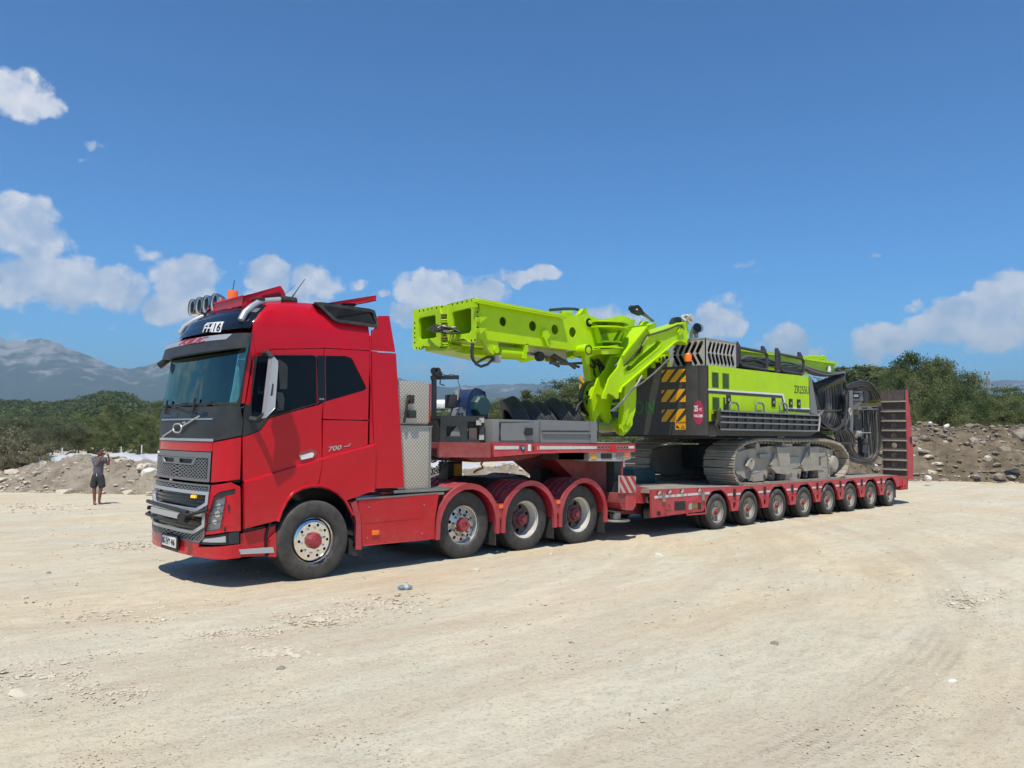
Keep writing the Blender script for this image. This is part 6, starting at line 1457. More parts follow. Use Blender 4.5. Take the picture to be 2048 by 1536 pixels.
# hose clipped along the strut
mb=MB(); mb.tube([Yp(*p,ysr-.04) for p in ((1248,732),(1262,716),(1280,694),(1293,672),(1310,667),(1334,660),(1356,650),(1364,652),(1367,660))],.017,6); rb(mb,'clipped_hose','hose')
lime('strut_hook_lug',[(1356,664),(1360,657),(1366,657),(1367,661),(1363,662),(1363,668),(1359,670)],ysr-.05,ysr)
mb=MB(); q=Yp(1359,647,.25); mb.lathe([(.13,-.03),(.22,-.05),(.24,-.05),(.24,.05),(.22,.05),(.13,.03)],q.x,q.z-.09,.32,n=30); rb(mb,'tip_pulley','char')
lime('tip_cheek',[(1354,650),(1372,643),(1377,660),(1376,675),(1372,690),(1368,684),(1366,664)],.18,.24)
lime('tip_cheek',[(1354,650),(1372,643),(1377,660),(1376,675),(1372,690),(1368,684),(1366,664)],.55,.6)
mb=MB(); rnd=random.Random(3); q=Yp(1374,639,.2)
for k in range(16):
    a=rnd.uniform(0,6.28); P=[q+Vector((.10*math.cos(a+t)*math.cos(t*1.3),.10*math.sin(t*1.1+k),.10*math.sin(a+t))) for t in [j*.35 for j in range(8)]]; mb.tube(P,.020,6)
rg(tag(mb.build('wrapped_rag',M['offw']),None))
# small pulley and the C-shaped bracket below
q=Yp(1216,767,.45); mb=MB(); mb.lathe([(.07,-.02),(.16,-.025),(.19,-.06),(.205,-.06),(.19,-.02),(.19,.02),(.205,.06),(.19,.06),(.16,.025),(.07,.02)],q.x,q.z,.42,n=36); rb(mb,'sheave','lime')
for a in (0.6,1.9,3.1,4.4): mb=MB(); mb.pxz(circ(q.x+.11*math.cos(a),q.z+.11*math.sin(a),.03,10),.39,.398); rb(mb,'sheave_hole','blackg')
mb=MB(); mb.tube([(q.x+.20*math.cos(a),.42,q.z+.20*math.sin(a)) for a in [math.radians(d) for d in range(60,260,10)]],.016,6); rb(mb,'rope_on_sheave','hose')
lime('shaded_link',[(1184,734),(1200,722),(1222,718),(1216,738),(1208,752),(1204,774),(1206,802),(1186,806),(1181,790),(1184,762)],1.0,1.06,b=.01)
lime('shaded_link',[(1186,738),(1200,726),(1222,722),(1216,740),(1208,754),(1204,774),(1206,802),(1188,806),(1184,790),(1186,762)],1.3,1.36,b=.01)
lime('claw_plate',[(1183,782),(1190,771),(1197,770),(1200,786),(1207,800),(1216,788),(1229,794),(1222,808),(1220,825),(1224,838),(1216,846),(1207,834),(1202,826),(1196,832),(1191,843),(1186,842),(1180,812)],.58,.64,b=.01)
lime('claw_web',[(1206,800),(1228,794),(1222,808),(1220,825),(1224,838),(1205,838)],.64,1.1,b=.01)

lime('gooseneck_link',[(1178,714),(1196,708),(1218,708),(1226,716),(1212,728),(1206,748),(1184,762),(1180,742)],.67,.85)
# large disc with rubber rim
q=Yp(1186,797,1.0); mb=MB(); mb.lathe([(.001,-.03),(.18,-.05),(.36,-.03),(.37,.03),(.18,.05),(.001,.03)],q.x,q.z,1.0,n=44,closed=False); rb(mb,'big_sheave','lime')
mb=MB(); mb.lathe([(.36,-.05),(.395,-.05),(.395,.05),(.36,.05)],q.x,q.z,1.0,n=44); rb(mb,'sheave_rim','hose')
for a in (1.9,2.7,3.5,4.3): mb=MB(); mb.pxz(circ(q.x+.24*math.cos(a),q.z+.24*math.sin(a),.05,12),0.935,0.95); rb(mb,'sheave_hole','blackg')
mb=MB(); mb.tube([Yp(*p,.62) for p in ((1197,789),(1188,789),(1176,794),(1163,803),(1156,812),(1152,822))],.018,8); rb(mb,'loose_hose','hose')
# bottom tube and vertical link
a=Yp(1203,852,1.3); b=Yp(1244,848,.45); mb=MB(); mb.cyl(a,b,.145,n=24); rb(mb,'cross_tube','lime')
lime('tail_pad',[(1237,846),(1252,842),(1262,850),(1256,864),(1246,871),(1238,866),(1233,857)],.36,.42,b=.01)
lime('drop_link',[(1245,765),(1258,752),(1270,748),(1272,760),(1272,800),(1270,820),(1265,838),(1264,850),(1258,860),(1247,864),(1241,857),(1242,838),(1245,800)],.24,.30,b=.01)
lime('drop_link_inner',[(1250,770),(1256,764),(1257,820),(1254,838),(1248,850),(1247,800)],.20,.24,b=.006)
q=Yp(1255,846,.24); mb=MB(); mb.lathe([(.001,-.03),(.07,-.03),(.085,-.01),(.001,0)],q.x,q.z,.24,n=18); rb(mb,'link_pin','lime')
q=Yp(1257,766,.2); mb=MB(); mb.lathe([(.001,-.03),(.035,-.03),(.05,-.01),(.001,0)],q.x,q.z,.24,n=14); rb(mb,'link_pin','lime')
lime('rod_end',[(1224,806),(1240,805),(1238,810),(1224,810)],.5,.6); lime('rod_end',[(1228,820),(1239,818),(1238,822),(1228,823)],.5,.6)
mb=MB(); mb.box(Yp(1222,800,.75).x,Yp(1244,800,.75).x,.72,1.4,Yp(1230,835,.75).z,Yp(1230,798,.75).z); rb(mb,'dark_core','blackg')
# steel rope from the strut tip down across the counterweight
P=[Yp(1350,700,.05)]+[Yp(*p,-.02) for p in ((1340,715),(1330,725),(1310,745),(1285,765),(1262,780),(1248,800),(1235,812),(1222,822))]
mb=MB(); mb.tube(P,.016,6); rb(mb,'steel_rope','steel')
mb=MB(); mb.tube([Yp(1355,692,.05),Yp(1350,701,.03)],.045,8); rb(mb,'rope_socket','blackg')
mb=MB(); mb.tube([Yp(*p,.0) for p in ((1284,752),(1272,772),(1258,786),(1250,797),(1238,811),(1225,822))],.022,8); rb(mb,'rope_sleeve','steel')
mb=MB(); mb.tube([Yp(*p,.3) for p in ((1239,786),(1250,781),(1262,776))],.015,6); rb(mb,'short_hose','hose')
for k in range(10):
    a=Yp(1180+random.uniform(0,20),716+random.uniform(0,14),.62); b=a+Vector((random.uniform(.1,.3),.05,-random.uniform(.1,.35))); mb=MB(); mb.tube([a,a.lerp(b,.5)+Vector((.03,0,.05)),b],.018,6); rb(mb,'joint_hose','hose')
mb=MB(); mb.tube([Yp(*p,.35) for p in ((1196.5,843),(1197,860),(1196,885))],.010,6); rb(mb,'hanging_strap','hose')
for k in range(7):
    q=Yp(1305+random.uniform(-10,25),715+random.uniform(-8,14),1.0); mb=MB(); mb.box(q.x-.08,q.x+.08,.9,1.1,q.z-.06,q.z+.06); rb(mb,'valve_block','lime',bevel=.02)
lime('mast_pivot_block',[(1262,742),(1300,712),(1340,700),(1352,724),(1352,745),(1270,760)],1.2,1.8)
# ---- hoses at the rear
rnd=random.Random(11)
def hose(pts,y,r=.024,m='hose',nm='rear_hose',jit=0):
    if nm!='roof_hose': jit=1.2
    if rnd.random()<.33: m='hose2'
    P=[]
    for i,p in enumerate(pts):
        yy=y[i] if isinstance(y,(list,tuple)) else y
        P.append(Yp(p[0]+rnd.uniform(-jit,jit),p[1]+rnd.uniform(-jit,jit),yy))
    # smooth
    Q=[]
    n=len(P)
    for i in range(n-1):
        p0,p1,p2,p3=P[max(i-1,0)],P[i],P[i+1],P[min(i+2,n-1)]
        for k in range(5):
            t=k/5; Q.append(.5*((2*p1)+(-p0+p2)*t+(2*p0-5*p1+4*p2-p3)*t*t+(-p0+3*p1-3*p2+p3)*t**3))
    Q.append(P[-1]); mb=MB(); mb.tube(Q,r,6); return rb(mb,nm,m)
# over the house top
for k in range(9):
    y=.0+k*.09; d=k*.9
    hose([(1478,722-d*.6),(1500,712+rnd.uniform(0,14)),(1535,718+rnd.uniform(0,14)),(1575,722+rnd.uniform(0,16)),(1605,732+d*.4)],y,.026,nm='roof_hose')
for k in range(12):
    y=.0+k*.07; e=rnd.uniform(-4,4)
    hose([(1600,731+e*.5),(1625,741+e+k*.6),(1650,748+e),(1668,748+e*.5-k*.3),(1690,745+e*.3)],[y,y,y+.1,y+.2,y+.3],.026,nm='roof_hose')
# manifold with yellow fittings
q=Yp(1668,765,.5)
for k in range(17):
    a=Yp(1648+k*2.6,775-k*1.1,.35+.02*k); mb=MB(); mb.lathez([(.012,-.09),(.022,-.03),(.012,.03),(.02,.08)],a,8); rb(mb,'hose_fitting','brass')
    hose([(1636-k*.5,790-k*1.4),(1650+k,774-k*1.3),(1668+k*.8,764-k*1.0),(1688+k*.2,758-k*.9)],[.25+.03*k]*4,.026,nm='roof_hose')
    # curtain from the fittings down into the big loop
    s=k/16; x0=1648+k*2.6
    hose([(x0,780-k*1.1),(x0+2,800),(x0+1.5,830-4*s),(x0-8+4*s,850+2*s),(1668-14*s-4,858+3*s)],[.35+.02*k]*5,.030,nm='curtain_hose')
    hose([(1622+4*s,772+8*s),(1630+10*s,812),(1644+8*s,842),(1662+6*s,858-2*s),(1675+6*s,858-5*s),(1686+3*s,846),(1691,820),(1690-4*s,790)],[.1+.03*k]*8,.031,nm='loop_hose')
for k in range(9):
    hose([(1668+k*3.4,866),(1674+k*3.6,880),(1683+k*2.9,900),(1695+k*2.2,915-k*.8),(1716+k*1,925-k*1.1),(1743-k*.6,926-k*1.4),(1758-k*2.0,905),(1764-k*3.2,870),(1765-k*3.8,835),(1764-k*3.8,812)],[.3+.03*k]*10,.031,nm='loop_hose')
for k in range(6):
    hose([(1690,774+k*1.2),(1703,767+k*2.6),(1722,762+k*3.4),(1740,767+k*3.6),(1754-k*3.0,782+k*2.6),(1762-k*4.2,799)],[.5+.04*k]*6,.030,nm='arch_hose')
    q=Yp(1762-k*4.2,801,.5+.04*k); mb=MB(); mb.lathez([(.012,-.07),(.022,0),(.012,.06)],q,8); rb(mb,'hose_fitting','brass')
# rear manifold plates, bars and the grey mechanism
def gr(nm,pts,y0,y1,m='mgrey',b=.012): mb=MB(); mb.pxz(S(y0,pts),y0,y1); rb(mb,nm,m,bevel=b)
gr('manifold_shelf',[(1716,811),(1765,812),(1765,819),(1716,819)],.35,.95)
gr('manifold_top',[(1727,806),(1764,806),(1764,811),(1727,811)],.4,.9,'brass')
gr('shelf_tip',[(1765,812),(1773,813),(1773,818),(1765,818)],.4,.55,'lgrey')
for p in ((1724,815,1735,817),(1744,814,1756,816)): gr('shelf_slot',[(p[0],p[1]),(p[2],p[1]),(p[2],p[3]),(p[0],p[3])],.345,.36,'blackg',0)
gr('feed_rail',[(1697,781),(1705,780),(1706,840),(1705,880),(1699,882),(1700,840)],.5,.7)
for k in range(9): q=Yp(1696.5,785+k*4,.5); mb=MB(); mb.pxz(circ(q.x,q.z,.018,6),.48,.5); rb(mb,'rail_stud','blackg')
gr('gear_head',[(1705,781),(1724,782),(1726,800),(1716,806),(1706,803)],.6,1.3)
gr('gear_head_window',[(1707,785),(1719,785),(1719,797),(1707,797)],.59,.61,'blackg',0)
gr('gear_head_panel',[(1708,788),(1717,788),(1717,794),(1708,794)],.58,.6,'lgrey',0)
gr('swing_cheek',[(1708,806),(1722,804),(1728,810),(1722,815),(1716,830),(1710,820)],.5,.8)
gr('drill_body',[(1708,822),(1726,824),(1727,856),(1712,864),(1707,848)],.8,1.2,'dgrey')
gr('drill_column',[(1728,778),(1737,778),(1737,915),(1728,922)],1.2,1.4,'char')
gr('gear_rib',[(1707,799),(1725,799),(1725,801),(1707,801)],.56,.6); gr('gear_rib',[(1707,782),(1725,783),(1725,785),(1707,785)],.56,.6)
for k in range(16):
    a=Yp(rnd.uniform(1706,1745),rnd.uniform(788,905),rnd.uniform(.7,1.2)); L_=rnd.uniform(.06,.2); mb=MB()
    if k%3: mb.cyl(a,a+Vector((rnd.uniform(-.05,.05),0,L_*1.6)),rnd.uniform(.025,.06),n=10)
    else: mb.box(a.x-L_/2,a.x+L_/2,a.y-.08,a.y+.08,a.z-L_/2,a.z+L_/2)
    rb(mb,'mechanism_part',rnd.choice(['dgrey','lgrey','mgrey','char']),bevel=.008)
gr('valve_cluster',[(1706,862),(1722,862),(1722,872),(1706,872)],.6,1.0,'brass')
q1=Yp(1709,866,.7)
mb=MB(); mb.cyl(Yp(1709,867,.6),Yp(1718,867,.6),.10,n=14); rb(mb,'valve_drum','lgrey')
mb=MB(); mb.tube([Yp(1720,865.5,.5),Yp(1778,866,.5)],.016,6); rb(mb,'steel_pin','lgrey')
mb=MB(); mb.tube([Yp(1648,822.5,.05),Yp(1694,822,.45)],.04,8); rb(mb,'spreader_bar','dgrey')
gr('bar_anchor',[(1638,822),(1648,820),(1644,829),(1638,828)],.0,.15)
mb=MB(); q=Yp(1698,824,.45); mb.tube([(q.x+.06*math.cos(a),.42,q.z+.10*math.sin(a)) for a in [2*math.pi*j/12 for j in range(12)]],.025,6,closed=True); rb(mb,'shackle','lgrey')
gr('hose_clamp_bar',[(1672,884),(1713,884),(1715,888),(1672,889)],.25,.45,'dgrey')
for k in range(10): hose([(1668+k*3,858),(1672+k*3.6,870),(1676+k*3.6,884)],[.3]*3,.028,nm='link_hose')
for k,(x,c) in enumerate(((1724,'lgrey'),(1730,'dgrey'),(1736,'lgrey'),(1743,'lgrey'),(1749,'dgrey'),(1755,'lgrey'))): gr('drill_guide',[(x,821),(x+4,821),(x+4.5,868),(x+1,868)],.8,.9,c,.004)
gr('side_boom',[(1612,860),(1640,866),(1672,880),(1690,905),(1690,925),(1676,928),(1655,900),(1612,874)],.75,1.4,'dgrey')
gr('rear_cradle',[(1690,900),(1696,908),(1697,925),(1683,930)],.9,1.5,'dgrey')
gr('cab_rear_panel',[(1632,792),(1644,778),(1650,800),(1648,822),(1640,828)],1.0,2.2,'mgrey')
gr('rig_front_plate',[(1622,756),(1632,770),(1650,860),(1632,866)],1.3,2.6,'dgrey')
# ================================================================== ground
def gz(x,y):
    """terrain height: level where the vehicles stand, sinking a little behind them"""
    t=min(1,max(0,(y-3.2)/8)); s=t*t*(3-2*t)
    base=-.22*s
    n=mnoise.noise(Vector((x*.11,y*.11,3)))*.05+mnoise.noise(Vector((x*.45,y*.45,7)))*.020
    flat=min(1,max(.12,(abs(y-1.1)-1.6)/3)) if -2<x<28 else 1
    return base+n*flat
def axis(a,b,f0,f1,d0,grow_):
    v=[];x=f0
    while x<f1: v.append(x); x+=d0
    v.append(f1); d=d0; x=f1
    while x<b: d*=grow_; x+=d; v.append(x)
    d=d0;x=f0;pre=[]
    while x>a: d*=grow_; x-=d; pre.append(x)
    return pre[::-1]+v
gxs=axis(-9000,9000,-8,34,.11,1.10); gys=axis(-3000,9000,-9.5,14,.11,1.10)
V=[];F=[]
for y in gys:
    for x in gxs: V.append((x,y,gz(x,y) if -300<x<400 and -100<y<400 else -.22))
nx=len(gxs)
Va=np.array(V); 
# local relief from numpy value noise
rs=np.random.RandomState(5)
def vnoise(X,Y,sc,seed):
    r=np.random.RandomState(seed); T_=r.rand(256,256); a=X*sc; b=Y*sc; i=np.floor(a).astype(int); j=np.floor(b).astype(int); u=a-i; v=b-j; u=u*u*(3-2*u); v=v*v*(3-2*v)
    g=lambda p,q:T_[p%256,q%256]
    return (g(i,j)*(1-u)+g(i+1,j)*u)*(1-v)+(g(i,j+1)*(1-u)+g(i+1,j+1)*u)*v
X,Y_=Va[:,0],Va[:,1]; near=np.exp(-((X-8)/30)**2-((Y_+2)/25)**2)
rel=(vnoise(X,Y_,1.7,1)-.5)*.022+(vnoise(X,Y_,4.1,2)-.5)*.012+(np.clip(vnoise(X,Y_,.55,3)-.62,0,1))*.05*vnoise(X,Y_,3.3,4)
Va[:,2]+=rel*near
me=bpy.data.meshes.new('ground')
ny=len(gys); idx=np.arange(nx*ny).reshape(ny,nx)
Fq=np.stack([idx[:-1,:-1],idx[:-1,1:],idx[1:,1:],idx[1:,:-1]],-1).reshape(-1,4)
me.vertices.add(len(Va)); me.vertices.foreach_set('co',Va.astype(np.float32).ravel())
me.loops.add(Fq.size); me.loops.foreach_set('vertex_index',Fq.ravel().astype(np.int32)); me.polygons.add(len(Fq)); me.polygons.foreach_set('loop_start',np.arange(0,Fq.size,4,dtype=np.int32))
me.update(calc_edges=True); me.polygons.foreach_set('use_smooth',np.ones(len(Fq),dtype=bool))
gm=bpy.data.materials.new('pale_dusty_ground'); gm.use_nodes=True; t=gm.node_tree; b=t.nodes['Principled BSDF']; b.inputs['Roughness'].default_value=.95; b.inputs['Specular IOR Level'].default_value=.15
g=t.nodes.new('ShaderNodeNewGeometry')
def tn(scale,det=8,ro=.6,sx=1,sy=1,rot=0,src=None):
    mp=t.nodes.new('ShaderNodeMapping'); mp.inputs['Scale'].default_value=(sx,sy,1); mp.inputs['Rotation'].default_value=(0,0,rot); t.links.new(src or g.outputs['Position'],mp.inputs[0])
    n=t.nodes.new('ShaderNodeTexNoise'); n.inputs['Scale'].default_value=scale; n.inputs['Detail'].default_value=det; n.inputs['Roughness'].default_value=ro; t.links.new(mp.outputs[0],n.inputs[0]); return n.outputs[0]
def ramp(src,stops):
    r=t.nodes.new('ShaderNodeValToRGB'); t.links.new(src,r.inputs[0]); e=r.color_ramp.elements
    while len(e)<len(stops): e.new(.5)
    for k,(p,c) in enumerate(stops): e[k].position=p; e[k].color=(*c,1) if len(c)==3 else c
    return r.outputs[0]
def gmix(f,a,b,mode='MIX'):
    m=t.nodes.new('ShaderNodeMixRGB'); m.blend_type=mode
    for i,v in ((0,f),(1,a),(2,b)):
        if isinstance(v,(int,float)): m.inputs[i].default_value=v
        elif isinstance(v,tuple): m.inputs[i].default_value=(*v,1)
        else: t.links.new(v,m.inputs[i])
    return m.outputs[0]
def gmath(op,a,b=None,clamp=False):
    n=t.nodes.new('ShaderNodeMath'); n.operation=op; n.use_clamp=clamp
    for i,v in enumerate((a,b)):
        if v is None: continue
        if isinstance(v,(int,float)): n.inputs[i].default_value=v
        else: t.links.new(v,n.inputs[i])
    return n.outputs[0]
def circ3(p,q,r):
    ax,ay,bx,by,cx,cy=p.x,p.y,q.x,q.y,r.x,r.y; d=2*(ax*(by-cy)+bx*(cy-ay)+cx*(ay-by))
    ux=((ax*ax+ay*ay)*(by-cy)+(bx*bx+by*by)*(cy-ay)+(cx*cx+cy*cy)*(ay-by))/d; uy=((ax*ax+ay*ay)*(cx-bx)+(bx*bx+by*by)*(ax-cx)+(cx*cx+cy*cy)*(bx-ax))/d
    return ux,uy,math.hypot(ax-ux,ay-uy)
base=ramp(tn(.16,9,.62,1,1.7,.5),[(.30,(.57,.455,.29)),(.42,(.66,.565,.39)),(.54,(.60,.555,.42)),(.66,(.70,.615,.455))])
fine=ramp(tn(3.2,10,.7,1,2.2,-.3),[(.30,(.80,.78,.76)),(.5,(1,1,1)),(.72,(1.10,1.09,1.07))])
c=gmix(1,base,fine,'MULTIPLY')
c=gmix(gmath('MULTIPLY',ramp(tn(.35,6,.6,.5,2.4,.25),[(.50,(0,0,0)),(.62,(1,1,1))]),.40),c,(.50,.40,.27))
sp=ramp(tn(30,5,.7),[(.58,(0,0,0)),(.68,(1,1,1))]); c=gmix(gmath('MULTIPLY',sp,.50),c,(.72,.68,.58))
sp2=ramp(tn(19,4,.6,1,1,1.2),[(.62,(0,0,0)),(.70,(1,1,1))]); c=gmix(gmath('MULTIPLY',sp2,.50),c,(.30,.26,.20))
# broad soft arcs swept by turning lorries: noise drawn out along circles
arcc=circ3(*[Zp(a,b_,0) for a,b_ in ((1890,1180),(1790,1380),(1560,1520))])
sp3=t.nodes.new('ShaderNodeSeparateXYZ'); t.links.new(g.outputs['Position'],sp3.inputs[0])
ax_=gmath('SUBTRACT',sp3.outputs[0],arcc[0]); ay_=gmath('SUBTRACT',sp3.outputs[1],arcc[1]); ar_=gmath('SQRT',gmath('ADD',gmath('MULTIPLY',ax_,ax_),gmath('MULTIPLY',ay_,ay_))); an_=gmath('ARCTAN2',ay_,ax_)
def polar(rs_,as_,det=6):
    cm=t.nodes.new('ShaderNodeCombineXYZ'); t.links.new(gmath('MULTIPLY',ar_,rs_),cm.inputs[0]); t.links.new(gmath('MULTIPLY',an_,as_),cm.inputs[1])
    n=t.nodes.new('ShaderNodeTexNoise'); n.inputs['Scale'].default_value=1; n.inputs['Detail'].default_value=det; n.inputs['Roughness'].default_value=.6; t.links.new(cm.outputs[0],n.inputs[0]); return n.outputs[0]
arcs_=polar(1.6,3.0); arcf=polar(9,6.0)
c=gmix(gmath('MULTIPLY',ramp(arcs_,[(.44,(0,0,0)),(.60,(1,1,1))]),.38),c,(.50,.405,.285))
c=gmix(gmath('MULTIPLY',ramp(arcf,[(.50,(0,0,0)),(.64,(1,1,1))]),.20),c,(.70,.62,.48))
stk=tn(1.1,8,.65,.35,2.6,.42); c=gmix(gmath('MULTIPLY',ramp(stk,[(.52,(0,0,0)),(.66,(1,1,1))]),.20),c,(.70,.63,.50))

# wheel tracks: grooved bands curving over the lot (distance to circles)
sepg=t.nodes.new('ShaderNodeSeparateXYZ'); t.links.new(g.outputs['Position'],sepg.inputs[0])
hgt=gmath('MULTIPLY',tn(9,10,.7),1.0); hgt=gmath('ADD',hgt,gmath('MULTIPLY',tn(55,6,.6),.35)); hgt=gmath('ADD',gmath('ADD',hgt,gmath('MULTIPLY',sp,.25)),gmath('ADD',gmath('MULTIPLY',arcf,.45),gmath('MULTIPLY',stk,.3)))
pts=[Zp(a,b_,0) for a,b_ in ((1890,1180),(1790,1380),(1560,1520))]
tracks=[(circ3(*pts),.28,1.4)]
pts2=[Zp(a,b_,0) for a,b_ in ((1800,1150),(1560,1330),(1180,1500))]; tracks.append((circ3(*pts2),.30,.35))
pts3=[Zp(a,b_,0) for a,b_ in ((300,1330),(900,1230),(1500,1120))]; tracks.append((circ3(*pts3),.35,.35))
pts4=[Zp(a,b_,0) for a,b_ in ((20,1440),(800,1400),(1400,1290))]; tracks.append((circ3(*pts4),.35,.3))
for (ux,uy,R_),hw,am in tracks:
    dx=gmath('SUBTRACT',sepg.outputs[0],ux); dy=gmath('SUBTRACT',sepg.outputs[1],uy); r=gmath('SQRT',gmath('ADD',gmath('MULTIPLY',dx,dx),gmath('MULTIPLY',dy,dy)))
    d=gmath('SUBTRACT',r,R_); m=gmath('SUBTRACT',1,gmath('POWER',gmath('DIVIDE',gmath('ABSOLUTE',d),hw),6),True)
    m=gmath('MULTIPLY',m,ramp(tn(.5,4,.6),[(.40,(.15,.15,.15)),(.55,(1,1,1))]))
    gro=gmath('SINE',gmath('MULTIPLY',d,2*math.pi/.105)); ang=gmath('ARCTAN2',dy,dx); lug=gmath('SINE',gmath('MULTIPLY',ang,R_*2*math.pi/.055))
    pat=gmath('MULTIPLY',gmath('ADD',gmath('MULTIPLY',gro,.42),gmath('MULTIPLY',gmath('MULTIPLY',lug,gro),.22)),ramp(tn(1.4,5,.7),[(.40,(0,0,0)),(.62,(1,1,1))]))
    hgt=gmath('ADD',hgt,gmath('MULTIPLY',gmath('MULTIPLY',m,pat),am*.55))
    c=gmix(gmath('MULTIPLY',m,am*.22),c,(.46,.38,.28))
t.links.new(c,b.inputs['Base Color'])
bp=t.nodes.new('ShaderNodeBump'); bp.inputs['Strength'].default_value=.75; bp.inputs['Distance'].default_value=.035; t.links.new(hgt,bp.inputs['Height']); t.links.new(bp.outputs[0],b.inputs['Normal'])
me.materials.append(gm); go=link('ground',me); tag(go,kind='structure')
# ------------------------------------------------------------------ stones
def rock_mesh(seed,flat=.6,sub=1,m=None):
    bm=bmesh.new(); bmesh.ops.create_icosphere(bm,subdivisions=sub+1,radius=1); r=random.Random(seed)
    off=Vector((r.uniform(0,50),r.uniform(0,50),r.uniform(0,50)))
    for _ in range(7):
        n=Vector((r.gauss(0,1),r.gauss(0,1),r.gauss(0,1))).normalized(); d=r.uniform(.45,.8)
        for v in bm.verts:
            k=v.co.dot(n)-d
            if k>0: v.co-=n*k
    for v in bm.verts:
        v.co*=1+.10*mnoise.noise(v.co*2+off); v.co.z*=flat
    me=bpy.data.meshes.new('rock'); bm.to_mesh(me); bm.free(); me.materials.append(m); return me
def rockmat(n,a,b_):
    m=bpy.data.materials.new(n); m.use_nodes=True; t=m.node_tree; bs=t.nodes['Principled BSDF']; bs.inputs['Roughness'].default_value=.9; bs.inputs['Specular IOR Level'].default_value=.2
    oi=t.nodes.new('ShaderNodeNewGeometry'); nz=t.nodes.new('ShaderNodeTexNoise'); nz.inputs['Scale'].default_value=3; nz.inputs['Detail'].default_value=8; t.links.new(oi.outputs['Position'],nz.inputs[0])
    n1=t.nodes.new('ShaderNodeTexNoise'); n1.inputs['Scale'].default_value=.9; t.links.new(oi.outputs['Position'],n1.inputs[0])
    ad=t.nodes.new('ShaderNodeMath'); ad.operation='MULTIPLY_ADD'; ad.inputs[1].default_value=.5; t.links.new(nz.outputs[0],ad.inputs[0])
    hf=t.nodes.new('ShaderNodeMath'); hf.operation='MULTIPLY'; hf.inputs[1].default_value=.5; t.links.new(n1.outputs[0],hf.inputs[0]); t.links.new(hf.outputs[0],ad.inputs[2])
    mr=t.nodes.new('ShaderNodeMapRange'); mr.inputs[1].default_value=.35; mr.inputs[2].default_value=.65; t.links.new(ad.outputs[0],mr.inputs[0])
    mx=t.nodes.new('ShaderNodeMixRGB'); t.links.new(mr.outputs[0],mx.inputs[0]); mx.inputs[1].default_value=(*a,1); mx.inputs[2].default_value=(*b_,1); t.links.new(mx.outputs[0],bs.inputs[0])
    return m
M['stone']=rockmat('pale_stone',(.50,.42,.31),(.67,.595,.47)); M['stoned']=rockmat('brown_stone',(.20,.165,.125),(.36,.31,.245)); M['soil']=rockmat('rubble_soil',(.085,.066,.042),(.215,.17,.115)); M['stonew']=rockmat('white_limestone',(.55,.51,.43),(.78,.75,.68))
RK=[rock_mesh(i,.45,0 if i%2 else 1,M['stone']) for i in range(6)]; RD=[rock_mesh(20+i,.6,0,M['stoned']) for i in range(4)]; RWH=[rock_mesh(40+i,.65,1,M['stonew']) for i in range(4)]; RS=[rock_mesh(60+i,.6,1,M['soil']) for i in range(3)]
rn=random.Random(21)
def stone(px,py,wpx,label,grp=None,me=None,sq=.5):
    p=Zp(px,py,0); dep=(p-CP).dot(CF); s=wpx/FOC*dep/2; z=gz(p.x,p.y)
    o=link('stone',me or rn.choice(RK),loc=(p.x,p.y,z+s*.08),rot=(rn.uniform(-.2,.2),rn.uniform(-.2,.2),rn.uniform(0,6.28))); o.scale=(s,s*rn.uniform(.6,.9),s*sq)
    return tag(o,label,'stone',grp)
stone(636,1243,34,'large pale angular slab with a sharp point, nearest the middle of the left lot',sq=.75)
stone(560,1338,30,'dark edged broken slab at the near end of the shattered rock patch',me=RD[0],sq=.6)
stone(42,1386,52,'flat pale slab lying by the lower left edge of the ground',sq=.35)
stone(1551,1291,30,'brown crumbly clod alone on the right of the lot',me=RD[1],sq=.8)
stone(1318,1113,20,'small white lump of rock behind the middle of the open lot',me=RWH[0],sq=.9)
stone(1144,1288,20,'brownish stone with a pale edge near the centre of the picture',me=RD[2],sq=.6)
stone(1904,1366,22,'pale stone just right of the curved tyre tracks',me=RWH[1],sq=.8)
stone(1894,1180,16,'tan stone on the far end of the curved tyre tracks',sq=.6)
stone(1905,1207,18,'white stone beside the far bend of the tyre tracks',me=RWH[2],sq=.6)
stone(952,1141,18,'small pale stone behind the discarded water bottle',me=RWH[3],sq=.7)
stone(98,1147,14,'small brown stone on the open ground at the far left',me=RD[3],sq=.8)
grp='loose stones scattered on the lot'; lab='small pale loose stone lying on the dusty ground'
def cluster(cx_,cy_,rx,ry,n,s0,s1,mm=None):
    for _ in range(n):
        a=rn.gauss(0,.5); b_=rn.gauss(0,.5); stone(cx_+a*rx,cy_+b_*ry,rn.uniform(s0,s1),lab,grp,mm and rn.choice(mm),sq=rn.uniform(.3,.6))
cluster(540,1308,60,14,36,7,26); cluster(640,1240,60,10,14,6,18); cluster(60,1340,90,20,30,8,26); cluster(240,1380,80,10,16,6,20); cluster(470,1270,60,8,16,5,16); cluster(330,1400,40,8,10,8,16); cluster(700,1320,50,8,12,6,16)
cluster(1960,1200,60,10,22,5,16); cluster(720,1225,60,8,14,4,10); cluster(830,1190,40,6,12,4,8); cluster(150,1210,120,30,16,4,10,RK+RD); cluster(1500,1180,250,40,22,4,9,RK+RD); cluster(1300,1400,300,60,22,5,12,RK+RD); cluster(1800,1420,200,60,18,5,12,RK+RD)
